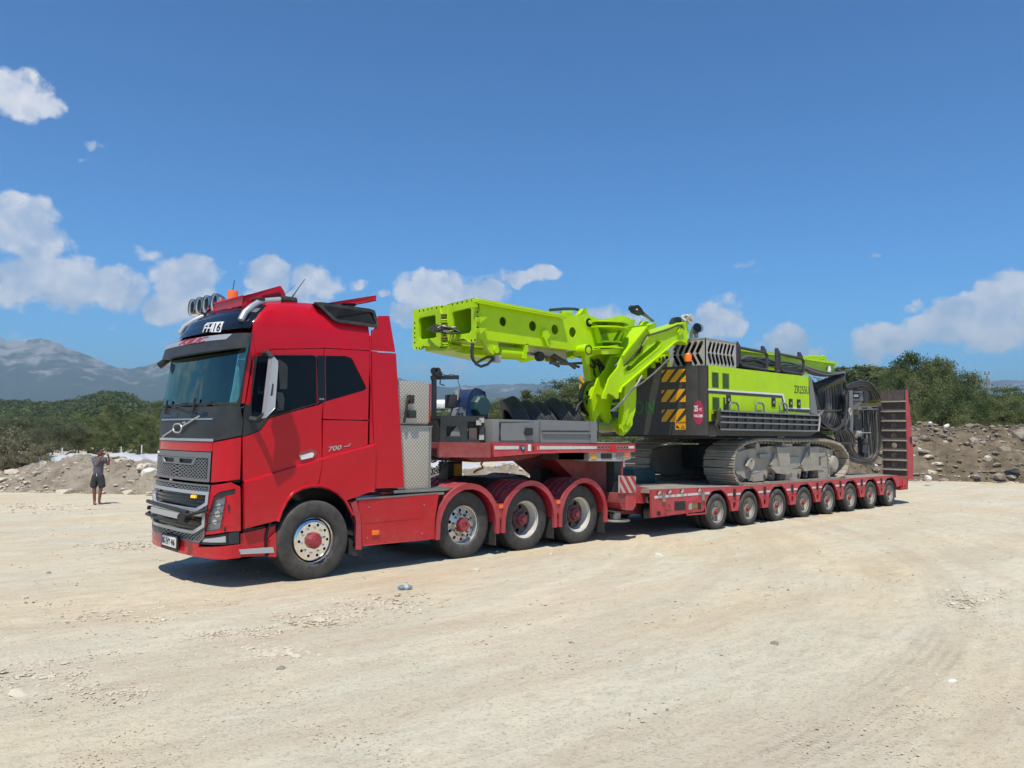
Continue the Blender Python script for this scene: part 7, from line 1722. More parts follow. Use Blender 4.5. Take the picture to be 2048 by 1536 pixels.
# chips too many to count
def chips(name,n,fn,meshes,kind='stuff'):
    V=[];F=[];mats=[]; bl=[]
    for me in meshes:
        v=np.zeros(len(me.vertices)*3); me.vertices.foreach_get('co',v); f=[tuple(p.vertices) for p in me.polygons]; bl.append((v.reshape(-1,3),f))
    allv=[];allf=[];base=0
    for k in range(n):
        p=fn(k)
        if p is None: continue
        (x,y,z),s=p; v,f=bl[k%len(bl)]; a=rn.uniform(0,6.28); ca,sa=math.cos(a),math.sin(a); R_=np.array([[ca,-sa,0],[sa,ca,0],[0,0,1]])
        w=(v*np.array([s,s*rn.uniform(.5,1),s*rn.uniform(.5,.9)]))@R_.T+np.array([x,y,z]); allv.append(w); allf+= [tuple(i+base for i in q) for q in f]; base+=len(v)
    me=bpy.data.meshes.new(name); me.from_pydata(np.concatenate(allv).tolist(),[],allf); me.materials.append(meshes[0].materials[0]); o=link(name,me); return tag(o,kind=kind)
small=[rock_mesh(80+i,.55,-1 if False else 0,M['stone']) for i in range(4)]
patches=[(540,1308,90,22),(640,1240,80,16),(60,1340,120,28),(240,1380,120,18),(470,1270,90,14),(1960,1200,90,18),(760,1212,110,16),(300,1225,160,26),(110,1000,100,8),(250,1090,60,8)]
def chip(k):
    if k%4==1: 
        cx_,cy_,rx,ry=patches[rn.randrange(len(patches))]; px=cx_+rn.gauss(0,.55)*rx; py=cy_+rn.gauss(0,.55)*ry
    else: px=rn.uniform(-20,2068); py=rn.uniform(1000,1560)
    if py<985: return None
    p=Zp(px,py,0); dep=(p-CP).dot(CF); s=min(.10,abs(rn.gauss(0,1))*(3.2 if k%4==1 else 1.7)/FOC*dep+.004)
    if -.2<p.y<2.4 and p.x>4: return None
    return (p.x,p.y,gz(p.x,p.y)+s*.1),s
tag(chips('gravel_chips',11000,chip,small),'pale gravel chips strewn over the ground','gravel')
# ------------------------------------------------------------------ rubble banks
def bank(name,px0,px1,prof,depth,thick,seed,label,base=-.22):
    """prof: list of (px, top py). A long heap of earth whose crest follows prof"""
    n=max(40,int(abs(px1-px0)/2.5)); m=34; V=[]
    for i in range(n+1):
        px=px0+(px1-px0)*i/n; top=lerp(prof,px); dv=depth(px) if callable(depth) else depth
        crest=at(px,top,dv+thick*.5); 
        fw=(at(px,800,1)-CP); fw=Vector((fw.x,fw.y,0)).normalized()
        foot=Vector((crest.x,crest.y,0))-fw*thick*.5; H=crest.z-base
        for j in range(m+1):
            s=j/m; h=math.sin(min(1,s/.5)*math.pi/2)**1.0 if s<.5 else max(0,math.cos((s-.5)/.5*math.pi/2))
            p=foot+fw*thick*s; q=Vector((p.x,p.y,seed)); d=mnoise.fractal(q*.9,1,2,5)*.22*min(1.4,H)*h+abs(mnoise.noise(q*3.1))*.16*h+mnoise.noise(q*.35)*.30*h*min(1.4,H/2)
            V.append((p.x+mnoise.noise(q*1.3)*.15,p.y,base-.06+H*h+d))
    F=[(i*(m+1)+j,(i+1)*(m+1)+j,(i+1)*(m+1)+j+1,i*(m+1)+j+1) for i in range(n) for j in range(m)]
    me=bpy.data.meshes.new(name); me.from_pydata(V,[],F); me.polygons.foreach_set('use_smooth',[False]*len(F)); me.materials.append(M['soil']); o=link(name,me); tag(o,kind='structure')
    return V,n,m
M['soilR']=M['soil']; M['soil']=rockmat('pale_bank_soil',(.17,.14,.10),(.36,.31,.235))
VL,nl,ml=bank('earth_bank',-160,420,[(-160,948),(0,945),(40,938),(70,926),(110,918),(160,916),(200,920),(240,918),(300,918),(420,925)],27.5,5.5,3,'')
VM,nm_,mm_=bank('earth_bank',400,1330,[(400,928),(860,930),(920,934),(1000,928),(1080,920),(1330,915)],30,5.5,9,'')
M['soil']=M['soilR']
VR,nr_,mr_=bank('earth_bank',1180,2300,[(1180,915),(1500,895),(1640,880),(1700,868),(1760,858),(1830,848),(1860,845),(1900,855),(1960,858),(2000,852),(2048,850),(2300,858)],lambda px:lerp([(1180,31),(1500,34),(1800,37),(2300,34)],px),9,5,'')
def scatter(VV,n,m,count,smin,smax,meshes,lab,grp,front=(1,18),name='rock',nlab=None):
    for k in range(count):
        i=rn.randrange(1,n-1); j=rn.randint(*front); p=VV[i*(m+1)+j]; s=smin+(smax-smin)*rn.random()**2.5
        o=link(name,rn.choice(meshes),loc=(p[0],p[1],p[2]+s*.05),rot=(rn.uniform(-.5,.5),rn.uniform(-.5,.5),rn.uniform(0,6.28))); o.scale=(s,s*rn.uniform(.6,1),s*rn.uniform(.7,1.1)); tag(o,lab,'rock',grp)
scatter(VL,nl,ml,40,.06,.17,RK+RD,'pale rock lodged in the low earth bank behind the photographer','rocks in the low left bank')
scatter(VM,nm_,mm_,60,.08,.26,RK+RWH,'pale rock lodged in the bank seen under the trailer gooseneck','rocks in the middle bank',front=(1,13))
scatter(VR,nr_,mr_,90,.06,.20,RK+RD+RD+RWH[:1],'rock lodged in the tall brown earth bank on the right','rocks in the right bank',front=(1,14))
def bigrock(px,py,w,dep,me,label,zr=0):
    p=at(px,py,dep); s=w/FOC*dep/2; o=link('boulder',me,loc=p,rot=(rn.uniform(-.4,.4),.2,rn.uniform(0,6))); o.scale=(s,s*.8,s*1.0); tag(o,label,'boulder')
bigrock(297,948,38,27.2,RWH[0],'white jagged boulder heap just left of the truck front')
bigrock(1976,917,20,35,RWH[1],'white upright boulder low on the right bank')
bigrock(2040,868,40,36,RD[0],'dark flat boulder on the crest at the right edge')
bigrock(1968,885,18,36,RD[1],'brown boulder above the white one on the right bank')
bigrock(2008,900,34,35.5,RD[2],'largest brown boulder in the right bank')
bigrock(1860,846,12,40,RWH[2],'grey round boulder on top of the right bank')
bigrock(1894,852,16,39,RWH[3],'pale slab sticking out of the right bank crest')
bigrock(1838,899,12,36,RWH[1],'pale oval rock alone midway up the bank by the ramp')
bigrock(1890,884,14,36,RK[0],'two tone rock midway up the right bank')
bigrock(1855,958,24,33,RWH[0],'white rubble lump at the foot of the bank behind the ramp')
bigrock(1864,944,26,33.5,RK[1],'light slab leaning at the foot of the right bank')
bigrock(1750,932,16,26.5,RWH[2],'round pale stone at the foot of the ramp')
def onbank(VV,n,m,smax,bias=0):
    def f(k):
        i=rn.randrange(1,n-1); j=int(rn.random()**1.35*18)+1; p=VV[i*(m+1)+j]
        if mnoise.noise(Vector((p[0]*.5,p[1]*.5,p[2]*1.1+smax*90)))<rn.uniform(-.35,.35): return None
        return (p[0]+rn.uniform(-.15,.15),p[1]+rn.uniform(-.15,.15),p[2]+.01),min(.4,smax*.35*rn.paretovariate(1.7))
    return f
tag(chips('rubble',3200,onbank(VL,nl,ml,.05),small),'pale rubble over the low left bank','rubble'); tag(chips('rubble',3200,onbank(VM,nm_,mm_,.06),small),'pale rubble over the bank behind the tractor','rubble')
sd=[rock_mesh(120+i,.6,0,M['stoned']) for i in range(3)]
tag(chips('rubble',2500,onbank(VR,nr_,mr_,.055),small),'pale rubble over the tall right bank','rubble'); tag(chips('rubble',6500,onbank(VR,nr_,mr_,.11),sd),'brown rubble over the tall right bank','rubble')
def footer(k):
    px=rn.uniform(1830,2060); py=rn.uniform(925,962); p=at(px,py,33+ (962-py)*.03); return (p.x,p.y,p.z),abs(rn.gauss(0,.09))+.02
# ------------------------------------------------------------------ plastic sheets
def sheet(px0,px1,prof,dep,thick,seed,label,base=-.3):
    n=50;m=14;V=[]
    for i in range(n+1):
        px=px0+(px1-px0)*i/n; top=lerp(prof,px); c=at(px,top,dep); fw=Vector(((at(px,800,1)-CP).x,(at(px,800,1)-CP).y,0)).normalized()
        for j in range(m+1):
            s=j/m; h=math.sin(s*math.pi)**.45; p=Vector((c.x,c.y,0))+fw*(s-.5)*thick; V.append((p.x,p.y,base+(c.z-base)*h+.06*mnoise.noise(Vector((p.x*1.2,p.y*.7,seed)))))
    F=[(i*(m+1)+j,(i+1)*(m+1)+j,(i+1)*(m+1)+j+1,i*(m+1)+j+1) for i in range(n) for j in range(m)]
    me=bpy.data.meshes.new('plastic_cover'); me.from_pydata(V,[],F); me.polygons.foreach_set('use_smooth',[True]*len(F)); me.materials.append(M['tarp']); o=link('plastic_cover',me); tag(o,label,'plastic cover','white plastic covers behind the banks')
sheet(70,155,[(70,918),(90,912),(130,908),(155,916)],37,6,1,'leftmost white plastic cover, behind the person photographing')
sheet(120,215,[(120,915),(140,907),(180,907),(215,912)],42,5,2,'white plastic cover directly behind the photographing person')
sheet(190,312,[(190,915),(225,906),(250,904),(285,910),(312,924)],37,5,3,'greyish arched plastic cover between the person and the truck')
sheet(280,420,[(280,908),(420,908)],44,5,4,'far white plastic cover running behind the truck grille')
sheet(850,960,[(850,912),(900,925),(960,930)],36,4,5,'white plastic cover seen below the coiled air lines')
sheet(990,1115,[(990,928),(1020,922),(1060,916),(1115,914)],40,5,6,'white plastic cover seen under the gooseneck')
sheet(1105,1230,[(1105,918),(1230,914)],44,5,7,'white plastic cover behind the trailer support leg')
for px,py in ((124,903),(242,901),(283,898)):
    p=at(px,py+9,43); mb=MB(); mb.tube([p,p+Vector((0,0,.45))],.03,6); tag(mb.build('marker_stake',M['white']),'thin white stake standing behind the plastic covers','stake','white stakes behind the covers')
# ------------------------------------------------------------------ vegetation
def leafmat(n,a,b_,sc=.6):
    m=bpy.data.materials.new(n); m.use_nodes=True; t=m.node_tree; bs=t.nodes['Principled BSDF']; bs.inputs['Roughness'].default_value=.75; bs.inputs['Specular IOR Level'].default_value=.2
    g=t.nodes.new('ShaderNodeNewGeometry'); nz=t.nodes.new('ShaderNodeTexNoise'); nz.inputs['Scale'].default_value=sc; nz.inputs['Detail'].default_value=3; t.links.new(g.outputs['Position'],nz.inputs[0])
    mr=t.nodes.new('ShaderNodeMapRange'); mr.inputs[1].default_value=.35; mr.inputs[2].default_value=.65; t.links.new(nz.outputs[0],mr.inputs[0])
    mx=t.nodes.new('ShaderNodeMixRGB'); t.links.new(mr.outputs[0],mx.inputs[0]); mx.inputs[1].default_value=(*a,1); mx.inputs[2].default_value=(*b_,1); t.links.new(mx.outputs[0],bs.inputs[0])
    tr=t.nodes.new('ShaderNodeBsdfTranslucent'); t.links.new(mx.outputs[0],tr.inputs[0]); ms=t.nodes.new('ShaderNodeMixShader'); ms.inputs[0].default_value=.32; t.links.new(bs.outputs[0],ms.inputs[1]); t.links.new(tr.outputs[0],ms.inputs[2]); t.links.new(ms.outputs[0],t.nodes['Material Output'].inputs[0])
    return m
M['pine']=leafmat('pine_needles',(.050,.085,.026),(.225,.245,.095)); M['pined']=leafmat('dull_pine_needles',(.060,.078,.040),(.21,.215,.12)); M['olive']=leafmat('dry_olive_leaves',(.17,.155,.085),(.28,.25,.15)); M['far']=leafmat('far_foliage',(.050,.082,.028),(.19,.22,.080),.15)
def crown(seed,kind,nclump,nleaf,leaf):
    r=np.random.RandomState(seed); cl=[]
    if kind=='pine':       # irregular layered crown
        for k in range(nclump):
            h=r.uniform(.18,1)**.85; rad=(1.0-h*.72)*.46*(.55+.45*r.rand()); a=r.uniform(0,6.28); cl.append((rad*math.cos(a),rad*math.sin(a),h,.10+.06*r.rand(),.045+.03*r.rand()))
    elif kind=='fir':
        for k in range(nclump):
            h=r.uniform(.1,1); rad=(1.0-h)*.26*(.5+.5*r.rand()); a=r.uniform(0,6.28); cl.append((rad*math.cos(a),rad*math.sin(a),h,.05+.05*(1-h),.03+.03*(1-h)))
    elif kind=='round':
        for k in range(nclump):
            d=r.normal(size=3); d/=np.linalg.norm(d); q=r.uniform(.45,1); cl.append((d[0]*.46*q,d[1]*.46*q,.55+d[2]*.40*q,.10+.05*r.rand(),.07+.04*r.rand()))
    else:                  # bush
        for k in range(nclump):
            d=r.normal(size=3); d/=np.linalg.norm(d); q=r.uniform(.3,1); cl.append((d[0]*.7*q,d[1]*.7*q,abs(d[2])*.85*q+.08,.14,.12))
    C=np.array(cl); k=r.randint(0,len(C),nleaf); g=r.normal(size=(nleaf,3))*.42; g[:,2]=np.abs(g[:,2])*1.2-.25
    P=C[k,:3]+g*np.stack([C[k,3],C[k,3],C[k,4]],-1)
    n=r.normal(size=(nleaf,3)); n[:,2]+=.6; n/=np.linalg.norm(n,axis=1)[:,None]; u=np.cross(n,r.normal(size=(nleaf,3))); u/=np.linalg.norm(u,axis=1)[:,None]; v=np.cross(n,u); s=leaf*(.6+.8*r.rand(nleaf,1))
    asp=.45
    V=np.concatenate([P-u*s,P+v*s*asp,P+u*s,P-v*s*asp],1).reshape(-1,3); F=np.arange(nleaf*4).reshape(-1,4)
    return V,F
def np_mesh(name,V,F,m):
    me=bpy.data.meshes.new(name); me.vertices.add(len(V)); me.vertices.foreach_set('co',V.astype(np.float32).ravel()); q=F.shape[1]
    me.loops.add(F.size); me.loops.foreach_set('vertex_index',F.ravel().astype(np.int32)); me.polygons.add(len(F)); me.polygons.foreach_set('loop_start',np.arange(0,F.size,q,dtype=np.int32)); me.update(calc_edges=True); me.materials.append(m); return me
def trunk_mesh(seed,h=.9,r0=.022):
    r=random.Random(seed); mb=MB(); P=[Vector((r.uniform(-.02,.02)*k,r.uniform(-.02,.02)*k,h*k/6)) for k in range(7)]; mb.tube(P,[r0*(1-.13*k) for k in range(7)],7)
    for k in range(9):
        b0=P[2+k%4]; a=r.uniform(0,6.28); mb.tube([b0,b0+Vector((.14*math.cos(a),.14*math.sin(a),.05)),b0+Vector((.30*math.cos(a),.30*math.sin(a),.12))],[.009,.006,.003],5)
    return mb.mesh('trunk',M['wood'])
PR={'pine':[(np_mesh('crown',*crown(i,'pine',60,9000,.013),M['pine']),trunk_mesh(i)) for i in range(3)],
    'fir':[(np_mesh('crown',*crown(10+i,'fir',70,6500,.013),M['pine']),trunk_mesh(10+i)) for i in range(2)],
    'round':[(np_mesh('crown',*crown(20+i,'round',60,12000,.0125),M['pined']),trunk_mesh(20+i,.6)) for i in range(2)],
    'rpine':[(np_mesh('crown',*crown(30+i,'round',46,12000,.0125),M['pine']),trunk_mesh(30+i,.7)) for i in range(2)],
    'bush':[(np_mesh('crown',*crown(40+i,'bush',50,9000,.022),M['olive']),trunk_mesh(40+i,.3,.03)) for i in range(2)]}
tr_=random.Random(77)
def plant(kind,px,top,dep,label,grp,name='pine_tree',cat='tree',base=None,wide=1,hmin=None):
    """a tree whose top stands at (px, top) at a given distance, rooted in the terrain"""
    p=at(px,top,dep); b=terr(p.x,p.y,dep) if base is None else base
    H=max(p.z-b,hmin or 2.0); cm,tm=PR[kind][tr_.randrange(len(PR[kind]))]
    e=empty(name,(p.x,p.y,p.z-H),tr_.uniform(0,6.28)); tag(e,label,cat,grp); e.scale=(H*wide,H*wide,H)
    for nm,me in (('crown',cm),('trunk',tm)): o=bpy.data.objects.new(nm,me); COL.objects.link(o); o.parent=e
    return e
def terr(x,y,dep): return -.3
# left: individually visible trees behind the covers, and bush
lg='pines behind the plastic covers on the left'
for px,top,dep,k,w in ((300,832,62,'pine',.9),(330,838,60,'rpine',.8),(250,826,66,'rpine',.85),(205,834,64,'pine',.9),(270,812,80,'rpine',.8),(225,808,84,'pine',.8),(180,822,72,'rpine',.9),(160,840,58,'pine',.9),(320,805,88,'pine',.8),(385,822,70,'rpine',.8),(440,830,70,'pine',.8),(232,845,57,'rpine',.8),(275,850,56,'rpine',.85),(310,856,54,'rpine',.8),(190,852,55,'rpine',.8),(345,822,75,'pine',.9),(285,838,58,'pine',.9)):
    plant(k,px,top,dep,'bushy green pine standing behind the white plastic covers',lg,wide=w)
for px,top,dep,w in ((128,838,52,.95),(92,842,54,.9),(60,826,66,.9),(20,822,68,.9),(-30,820,64,1.),(110,822,70,.9),(150,836,54,.8),(76,850,50,.8)):
    plant('round',px,top,dep,'dull grey green broad tree left of the photographing person','dull broad trees on the left',name='broad_tree',wide=w)
for px,top,dep,w in ((20,846,37,1.0),(58,868,36,.95),(84,893,35,.9),(-20,850,38,1),(38,880,34.5,.9),(2,896,34,.9)):
    plant('bush',px,top,dep,'dry olive brown bush at the left edge by the rubble bank','dry bushes at the left edge',name='dry_bush',cat='bush',wide=w,hmin=1.0)
# middle trees seen between tractor and rig
mg='pines seen above the spare tyres'
for px,top,dep,k,w in ((1124,764,85,'pine',1.0),(1146,772,80,'pine',1.0),(1096,782,88,'pine',1.1),(1052,782,95,'fir',1.5),(1075,792,95,'pine',1.1),(1018,797,100,'pine',1.1),(1000,800,98,'rpine',1.1),(978,806,95,'pine',1.1),(960,815,90,'pine',1.1),(1036,800,90,'rpine',1.1),(1160,760,90,'pine',1.0),(1190,770,90,'pine',1),(1230,780,90,'pine',1),(1062,806,85,'rpine',1.2),(1110,803,80,'rpine',1.2),(905,826,100,'pine',1.1),(884,818,105,'pine',1.1),(872,826,95,'pine',1.1),(925,830,95,'rpine',1.2),(990,815,85,'rpine',1.3),(840,830,100,'pine',1.2)):
    plant(k,px,top,dep,'green pine rising behind the gooseneck load',mg,wide=w)
# right: tall mass
rgp='firs in the row behind the ramp'
for i in range(26):
    px=1668+i*6.3; top=737+tr_.uniform(-5,13)-(5 if i%4==0 else 0); plant('fir',px,top,110+tr_.uniform(-8,14),'slender dark fir in the row behind the ramp',rgp,name='fir_tree',wide=1.7)
for px,top,dep,k,w in ((1796,722,57,'rpine',.42),(1846,713,58,'rpine',.42),(1868,719,57,'pine',.55),(1893,723,56,'rpine',.42),(1840,735,54,'rpine',.5),(1775,752,56,'rpine',.5),(1812,709,58,'pine',.60),(1832,712,57,'rpine',.42),(1856,721,60,'rpine',.45),(1880,724,58,'pine',.6),(1902,724,58,'rpine',.42),(1925,740,57,'rpine',.42),(1945,747,56,'pine',.5),(1785,738,60,'rpine',.45),(1765,745,62,'pine',.6),(1870,745,52,'rpine',.5),(1830,745,52,'rpine',.5),(1905,755,50,'rpine',.5),(1940,768,52,'rpine',.5),(1962,776,54,'rpine',.5),(1800,762,53,'rpine',.5),(1850,772,48,'rpine',.55),(1955,795,48,'rpine',.55),(1750,770,56,'rpine',.5),(1890,790,46,'rpine',.6),(1925,800,46,'rpine',.6),(1820,795,47,'rpine',.6),(1982,798,50,'pine',.7)):
    plant(k,px,top,dep,'tall bushy pine in the dense clump right of the ramp','tall pines right of the ramp',wide=w)
for px,top,dep in ((1995,790,60),(2008,778,62),(2028,790,60),(2046,793,58),(1985,796,56),(2060,786,60),(2085,780,60),(2110,784,60),(2024,806,54),(2050,812,52),(2000,812,50),(2036,800,56)):
    plant('pine',px,top,dep,'smaller pine at the far right edge behind the bank','small pines at the right edge',wide=.8)
for px,top,dep in ((1700,800,60),(1680,815,58),(1650,820,60),(1620,830,60),(1725,810,58),(1590,835,62),(1250,850,60),(1290,852,60),(1330,856,60),(1200,850,62),(1360,855,58),(1160,845,64)):
    plant('rpine',px,top,dep,'green bushy pine mostly hidden behind the drilling machine','pines hidden behind the rig',wide=.9)
# say which tree is which, counted from the left within its own row
ORD='first second third fourth fifth sixth seventh eighth ninth tenth eleventh twelfth thirteenth fourteenth fifteenth sixteenth seventeenth eighteenth nineteenth twentieth twenty-first twenty-second twenty-third twenty-fourth twenty-fifth twenty-sixth twenty-seventh twenty-eighth'.split()
grs={}
for o in bpy.data.objects:
    if o.get('category') in ('tree','bush') and o.get('group'): grs.setdefault(o['group'],[]).append(o)
def pxx(o): d=o.location-CP; return d.dot(CR)/d.dot(CF)
for g_,l in grs.items():
    l.sort(key=pxx)
    for k,o in enumerate(l): o['label']=ORD[k]+' from the left of the '+g_ if k<len(ORD) else o['label']
# forest mass on the hillside to the left and behind, as one object
def hill_z(px): return 0
V_=[];F_=[];base_=0
fc=[crown(50+i,'rpine' if False else 'round',26,520,.055) for i in range(4)]
rsf=np.random.RandomState(9)
def hillside(px0,px1,d0,d1,topf,count,h=(6,10)):
    global base_
    for k in range(count):
        px=rsf.uniform(px0,px1); u=rsf.rand(); dep=d0+(d1-d0)*u; top=topf(px,u); p=at(px,top,dep); H=rsf.uniform(*h); V,F=fc[rsf.randint(4)]
        a=rsf.uniform(0,6.28); R_=np.array([[math.cos(a),-math.sin(a),0],[math.sin(a),math.cos(a),0],[0,0,1]])
        V_.append((V*np.array([H*1.15,H*1.15,H]))@R_.T+np.array([p.x,p.y,p.z-H])); F_.append(F+base_); base_+=len(V)
ridge=lambda px:lerp([(-300,800),(0,796),(60,797),(120,799),(150,795),(175,786),(205,778),(235,778),(262,786),(290,800),(330,797),(420,800),(700,808),(900,812),(1200,800),(1700,790),(1950,795),(2010,800),(2300,806)],px)
hillside(-220,700,110,420,lambda px,u: ridge(px)+(1-u)**1.3*52+rsf.uniform(-2,3),1500)
hillside(700,1300,160,420,lambda px,u: ridge(px)+(1-u)**1.3*40+rsf.uniform(-2,3),420)
hillside(1500,2300,110,300,lambda px,u: lerp([(1500,785),(1680,770),(1760,772),(1960,784),(2048,800),(2300,800)],px)+(1-u)**1.2*45,500)
me=np_mesh('forest',np.concatenate(V_),np.concatenate(F_),M['far']); o=link('forest',me); tag(o,'green pine forest covering the low hills behind the lot','forest',kind='stuff')
# ------------------------------------------------------------------ hills and mountains
def slope_strip(name,px0,px1,depths,topf,m,seed,rough,kind='structure'):
    n=int((px1-px0)/6); V=[]; md=len(depths)
    for i in range(n+1):
        px=px0+(px1-px0)*i/n
        for j,(d,f) in enumerate(depths):
            py=topf(px); p=at(px,py,d); b=-.5; z=b+(p.z-b)*f
            q=Vector((p.x/1000,p.y/1000,seed)); z+=rough*mnoise.fractal(q*4,1,2,6)*f*(1 if f<1 else .12)
            V.append((p.x,p.y,z))
    F=[(i*md+j,(i+1)*md+j,(i+1)*md+j+1,i*md+j+1) for i in range(n) for j in range(md-1)]
    me=bpy.data.meshes.new(name); me.from_pydata(V,[],F); me.polygons.foreach_set('use_smooth',[True]*len(F)); me.materials.append(m); o=link(name,me); tag(o,kind=kind); return o
hillm=rockmat('wooded_hill',(.045,.075,.028),(.10,.13,.05))
slope_strip('low_hill',-400,2500,[(100,0),(130,.12),(180,.35),(240,.6),(320,.84),(400,.97),(440,.9),(520,.3)],lambda px:ridge(px)+10,hillm,2,2)
def mtn_mat():
    m=bpy.data.materials.new('mountain_rock_and_scrub'); m.use_nodes=True; t=m.node_tree; bs=t.nodes['Principled BSDF']; bs.inputs['Roughness'].default_value=1; bs.inputs['Specular IOR Level'].default_value=0
    g=t.nodes.new('ShaderNodeNewGeometry'); mp=t.nodes.new('ShaderNodeMapping'); mp.inputs['Scale'].default_value=(.009,.009,.012); t.links.new(g.outputs['Position'],mp.inputs[0])
    n=t.nodes.new('ShaderNodeTexNoise'); n.inputs['Scale'].default_value=1; n.inputs['Detail'].default_value=9; n.inputs['Roughness'].default_value=.66; t.links.new(mp.outputs[0],n.inputs[0])
    s=t.nodes.new('ShaderNodeSeparateXYZ'); t.links.new(g.outputs['Position'],s.inputs[0]); zr=t.nodes.new('ShaderNodeMapRange'); zr.inputs[1].default_value=120; zr.inputs[2].default_value=520; zr.inputs[3].default_value=-.16; zr.inputs[4].default_value=.22; t.links.new(s.outputs[2],zr.inputs[0])
    a=t.nodes.new('ShaderNodeMath'); a.operation='ADD'; t.links.new(n.outputs[0],a.inputs[0]); t.links.new(zr.outputs[0],a.inputs[1])
    r=t.nodes.new('ShaderNodeMapRange'); r.inputs[1].default_value=.50; r.inputs[2].default_value=.68; t.links.new(a.outputs[0],r.inputs[0])
    mx=t.nodes.new('ShaderNodeMixRGB'); t.links.new(r.outputs[0],mx.inputs[0]); mx.inputs[1].default_value=(.035,.055,.035,1); mx.inputs[2].default_value=(.33,.31,.29,1); t.links.new(mx.outputs[0],bs.inputs[0]); return m
mm=mtn_mat()
def mountain(prof,d0,seed,px0,px1,rough=60):
    slope_strip('mountain',px0,px1,[(d0-1600,0),(d0-1300,.10),(d0-1050,.22),(d0-820,.36),(d0-620,.50),(d0-450,.63),(d0-300,.76),(d0-170,.88),(d0-70,.96),(d0,1),(d0+90,.93),(d0+500,.4)],lambda px:lerp(prof,px),mm,seed,rough)
mountain([(-500,720),(-200,690),(-60,668),(0,675),(15,683),(40,680),(75,687),(110,693),(150,700),(180,712),(215,730),(256,743),(300,730),(340,716),(420,700),(560,720),(800,760),(1000,790)],4200,4,-500,1000)
mountain([(500,790),(700,775),(800,762),(830,765),(880,772),(940,775),(985,768),(1010,767),(1040,773),(1080,776),(1110,782),(1150,786),(1300,792),(1600,800)],5200,9,500,1600)
mountain([(1500,800),(1900,775),(1960,766),(2000,761),(2030,760),(2070,764),(2300,770),(2600,790)],4800,14,1500,2600)
# power pole at the right, white dish shaped tank in the gap
p=at(1974,800,75); mb=MB(); b0=at(1974,752,75); 
PP=empty('power_pole',(b0.x,b0.y,-.5)); tag(PP,'grey power pole rising above the trees at the right edge','pole')
def pp(mb,n,m): o=mb.build(n,m); o.parent=PP; o.matrix_parent_inverse=Matrix.Translation(-PP.location)
mb.tube([(b0.x,b0.y,-.5),(b0.x,b0.y,b0.z)],[.16,.11],8); pp(mb,'mast',M['mgrey'])
mb=MB(); l=at(1970,749,75); r_=at(1978,749,75); mb.bar(l,r_,.12,.12); pp(mb,'crossarm',M['mgrey'])
for px in (1970,1978): q=at(px,748,75); mb=MB(); mb.cyl(q,q+Vector((0,0,.25)),.06,n=6); pp(mb,'insulator',M['mgrey'])
q=at(1977,764,75); mb=MB(); mb.box(q.x-.15,q.x+.15,q.y-.1,q.y+.1,q.z-.25,q.z+.25); pp(mb,'transformer',M['mgrey'])
q=at(889,816,120); mb=MB(); mb.lathez([(1.6,-1.2),(1.9,-.6),(1.9,.6),(1.2,1.2)],q,16); o=mb.build('white_tank',M['white']); tag(o,'pale white tank on the far hillside, seen left of the blue machine','tank')
q0=q; 
# discarded bottle
BT=empty('water_bottle',Zp(811,1180,0)); tag(BT,'clear crushed plastic water bottle with blue cap lying on the ground','bottle')
def bt(mb,n,m): o=mb.build(n,m); o.parent=BT; o.matrix_parent_inverse=Matrix.Translation(-BT.location)
c=Vector(BT.location)+Vector((0,0,.034)); d=(CR*.95+Vector((.1,.2,0))).normalized(); d.z=0
M['pet']=mat('clear_plastic',(.42,.48,.52),.15,spec=.8); bs=M['pet'].node_tree.nodes['Principled BSDF']; bs.inputs['Transmission Weight'].default_value=.55
mb=MB(); mb.tube([c-d*.08,c-d*.075,c-d*.04,c-d*.02,c+d*.03,c+d*.05,c+d*.075,c+d*.09],[.022,.031,.033,.028,.033,.031,.020,.011],14); bt(mb,'bottle_body',M['pet'])
mb=MB(); mb.cyl(c-d*.10,c-d*.08,.016,n=12); bt(mb,'bottle_cap',mat('blue_cap',(.08,.25,.6),.4)); mb=MB(); mb.tube([c-d*.015,c+d*.03],.0335,14); bt(mb,'bottle_label',mat('pale_blue_label',(.35,.5,.62),.5))
# ------------------------------------------------------------------ person
def skinbody(name,verts,edges,radii,m,parent,root=0,sub=2):
    me=bpy.data.meshes.new(name); me.from_pydata(verts,edges,[]); o=bpy.data.objects.new(name,me); COL.objects.link(o)
    o.modifiers.new('s','SKIN'); sm=o.modifiers.new('u','SUBSURF'); sm.levels=sub; sm.render_levels=sub
    for v,r in zip(me.skin_vertices[0].data,radii): v.radius=(r,r) if not isinstance(r,tuple) else r
    me.skin_vertices[0].data[root].use_root=True
    dg=bpy.context.evaluated_depsgraph_get(); nm=bpy.data.meshes.new_from_object(o.evaluated_get(dg)); bpy.data.objects.remove(o)
    nm.polygons.foreach_set('use_smooth',[True]*len(nm.polygons)); nm.materials.clear(); nm.materials.append(m); return link(name,nm,parent)
fp=Zp(194,1008,-.2); 
PS=empty('person',(fp.x,fp.y,gz(fp.x,fp.y)),-YAW); tag(PS,'man in grey t-shirt and dark shorts photographing the truck with raised hands','person')
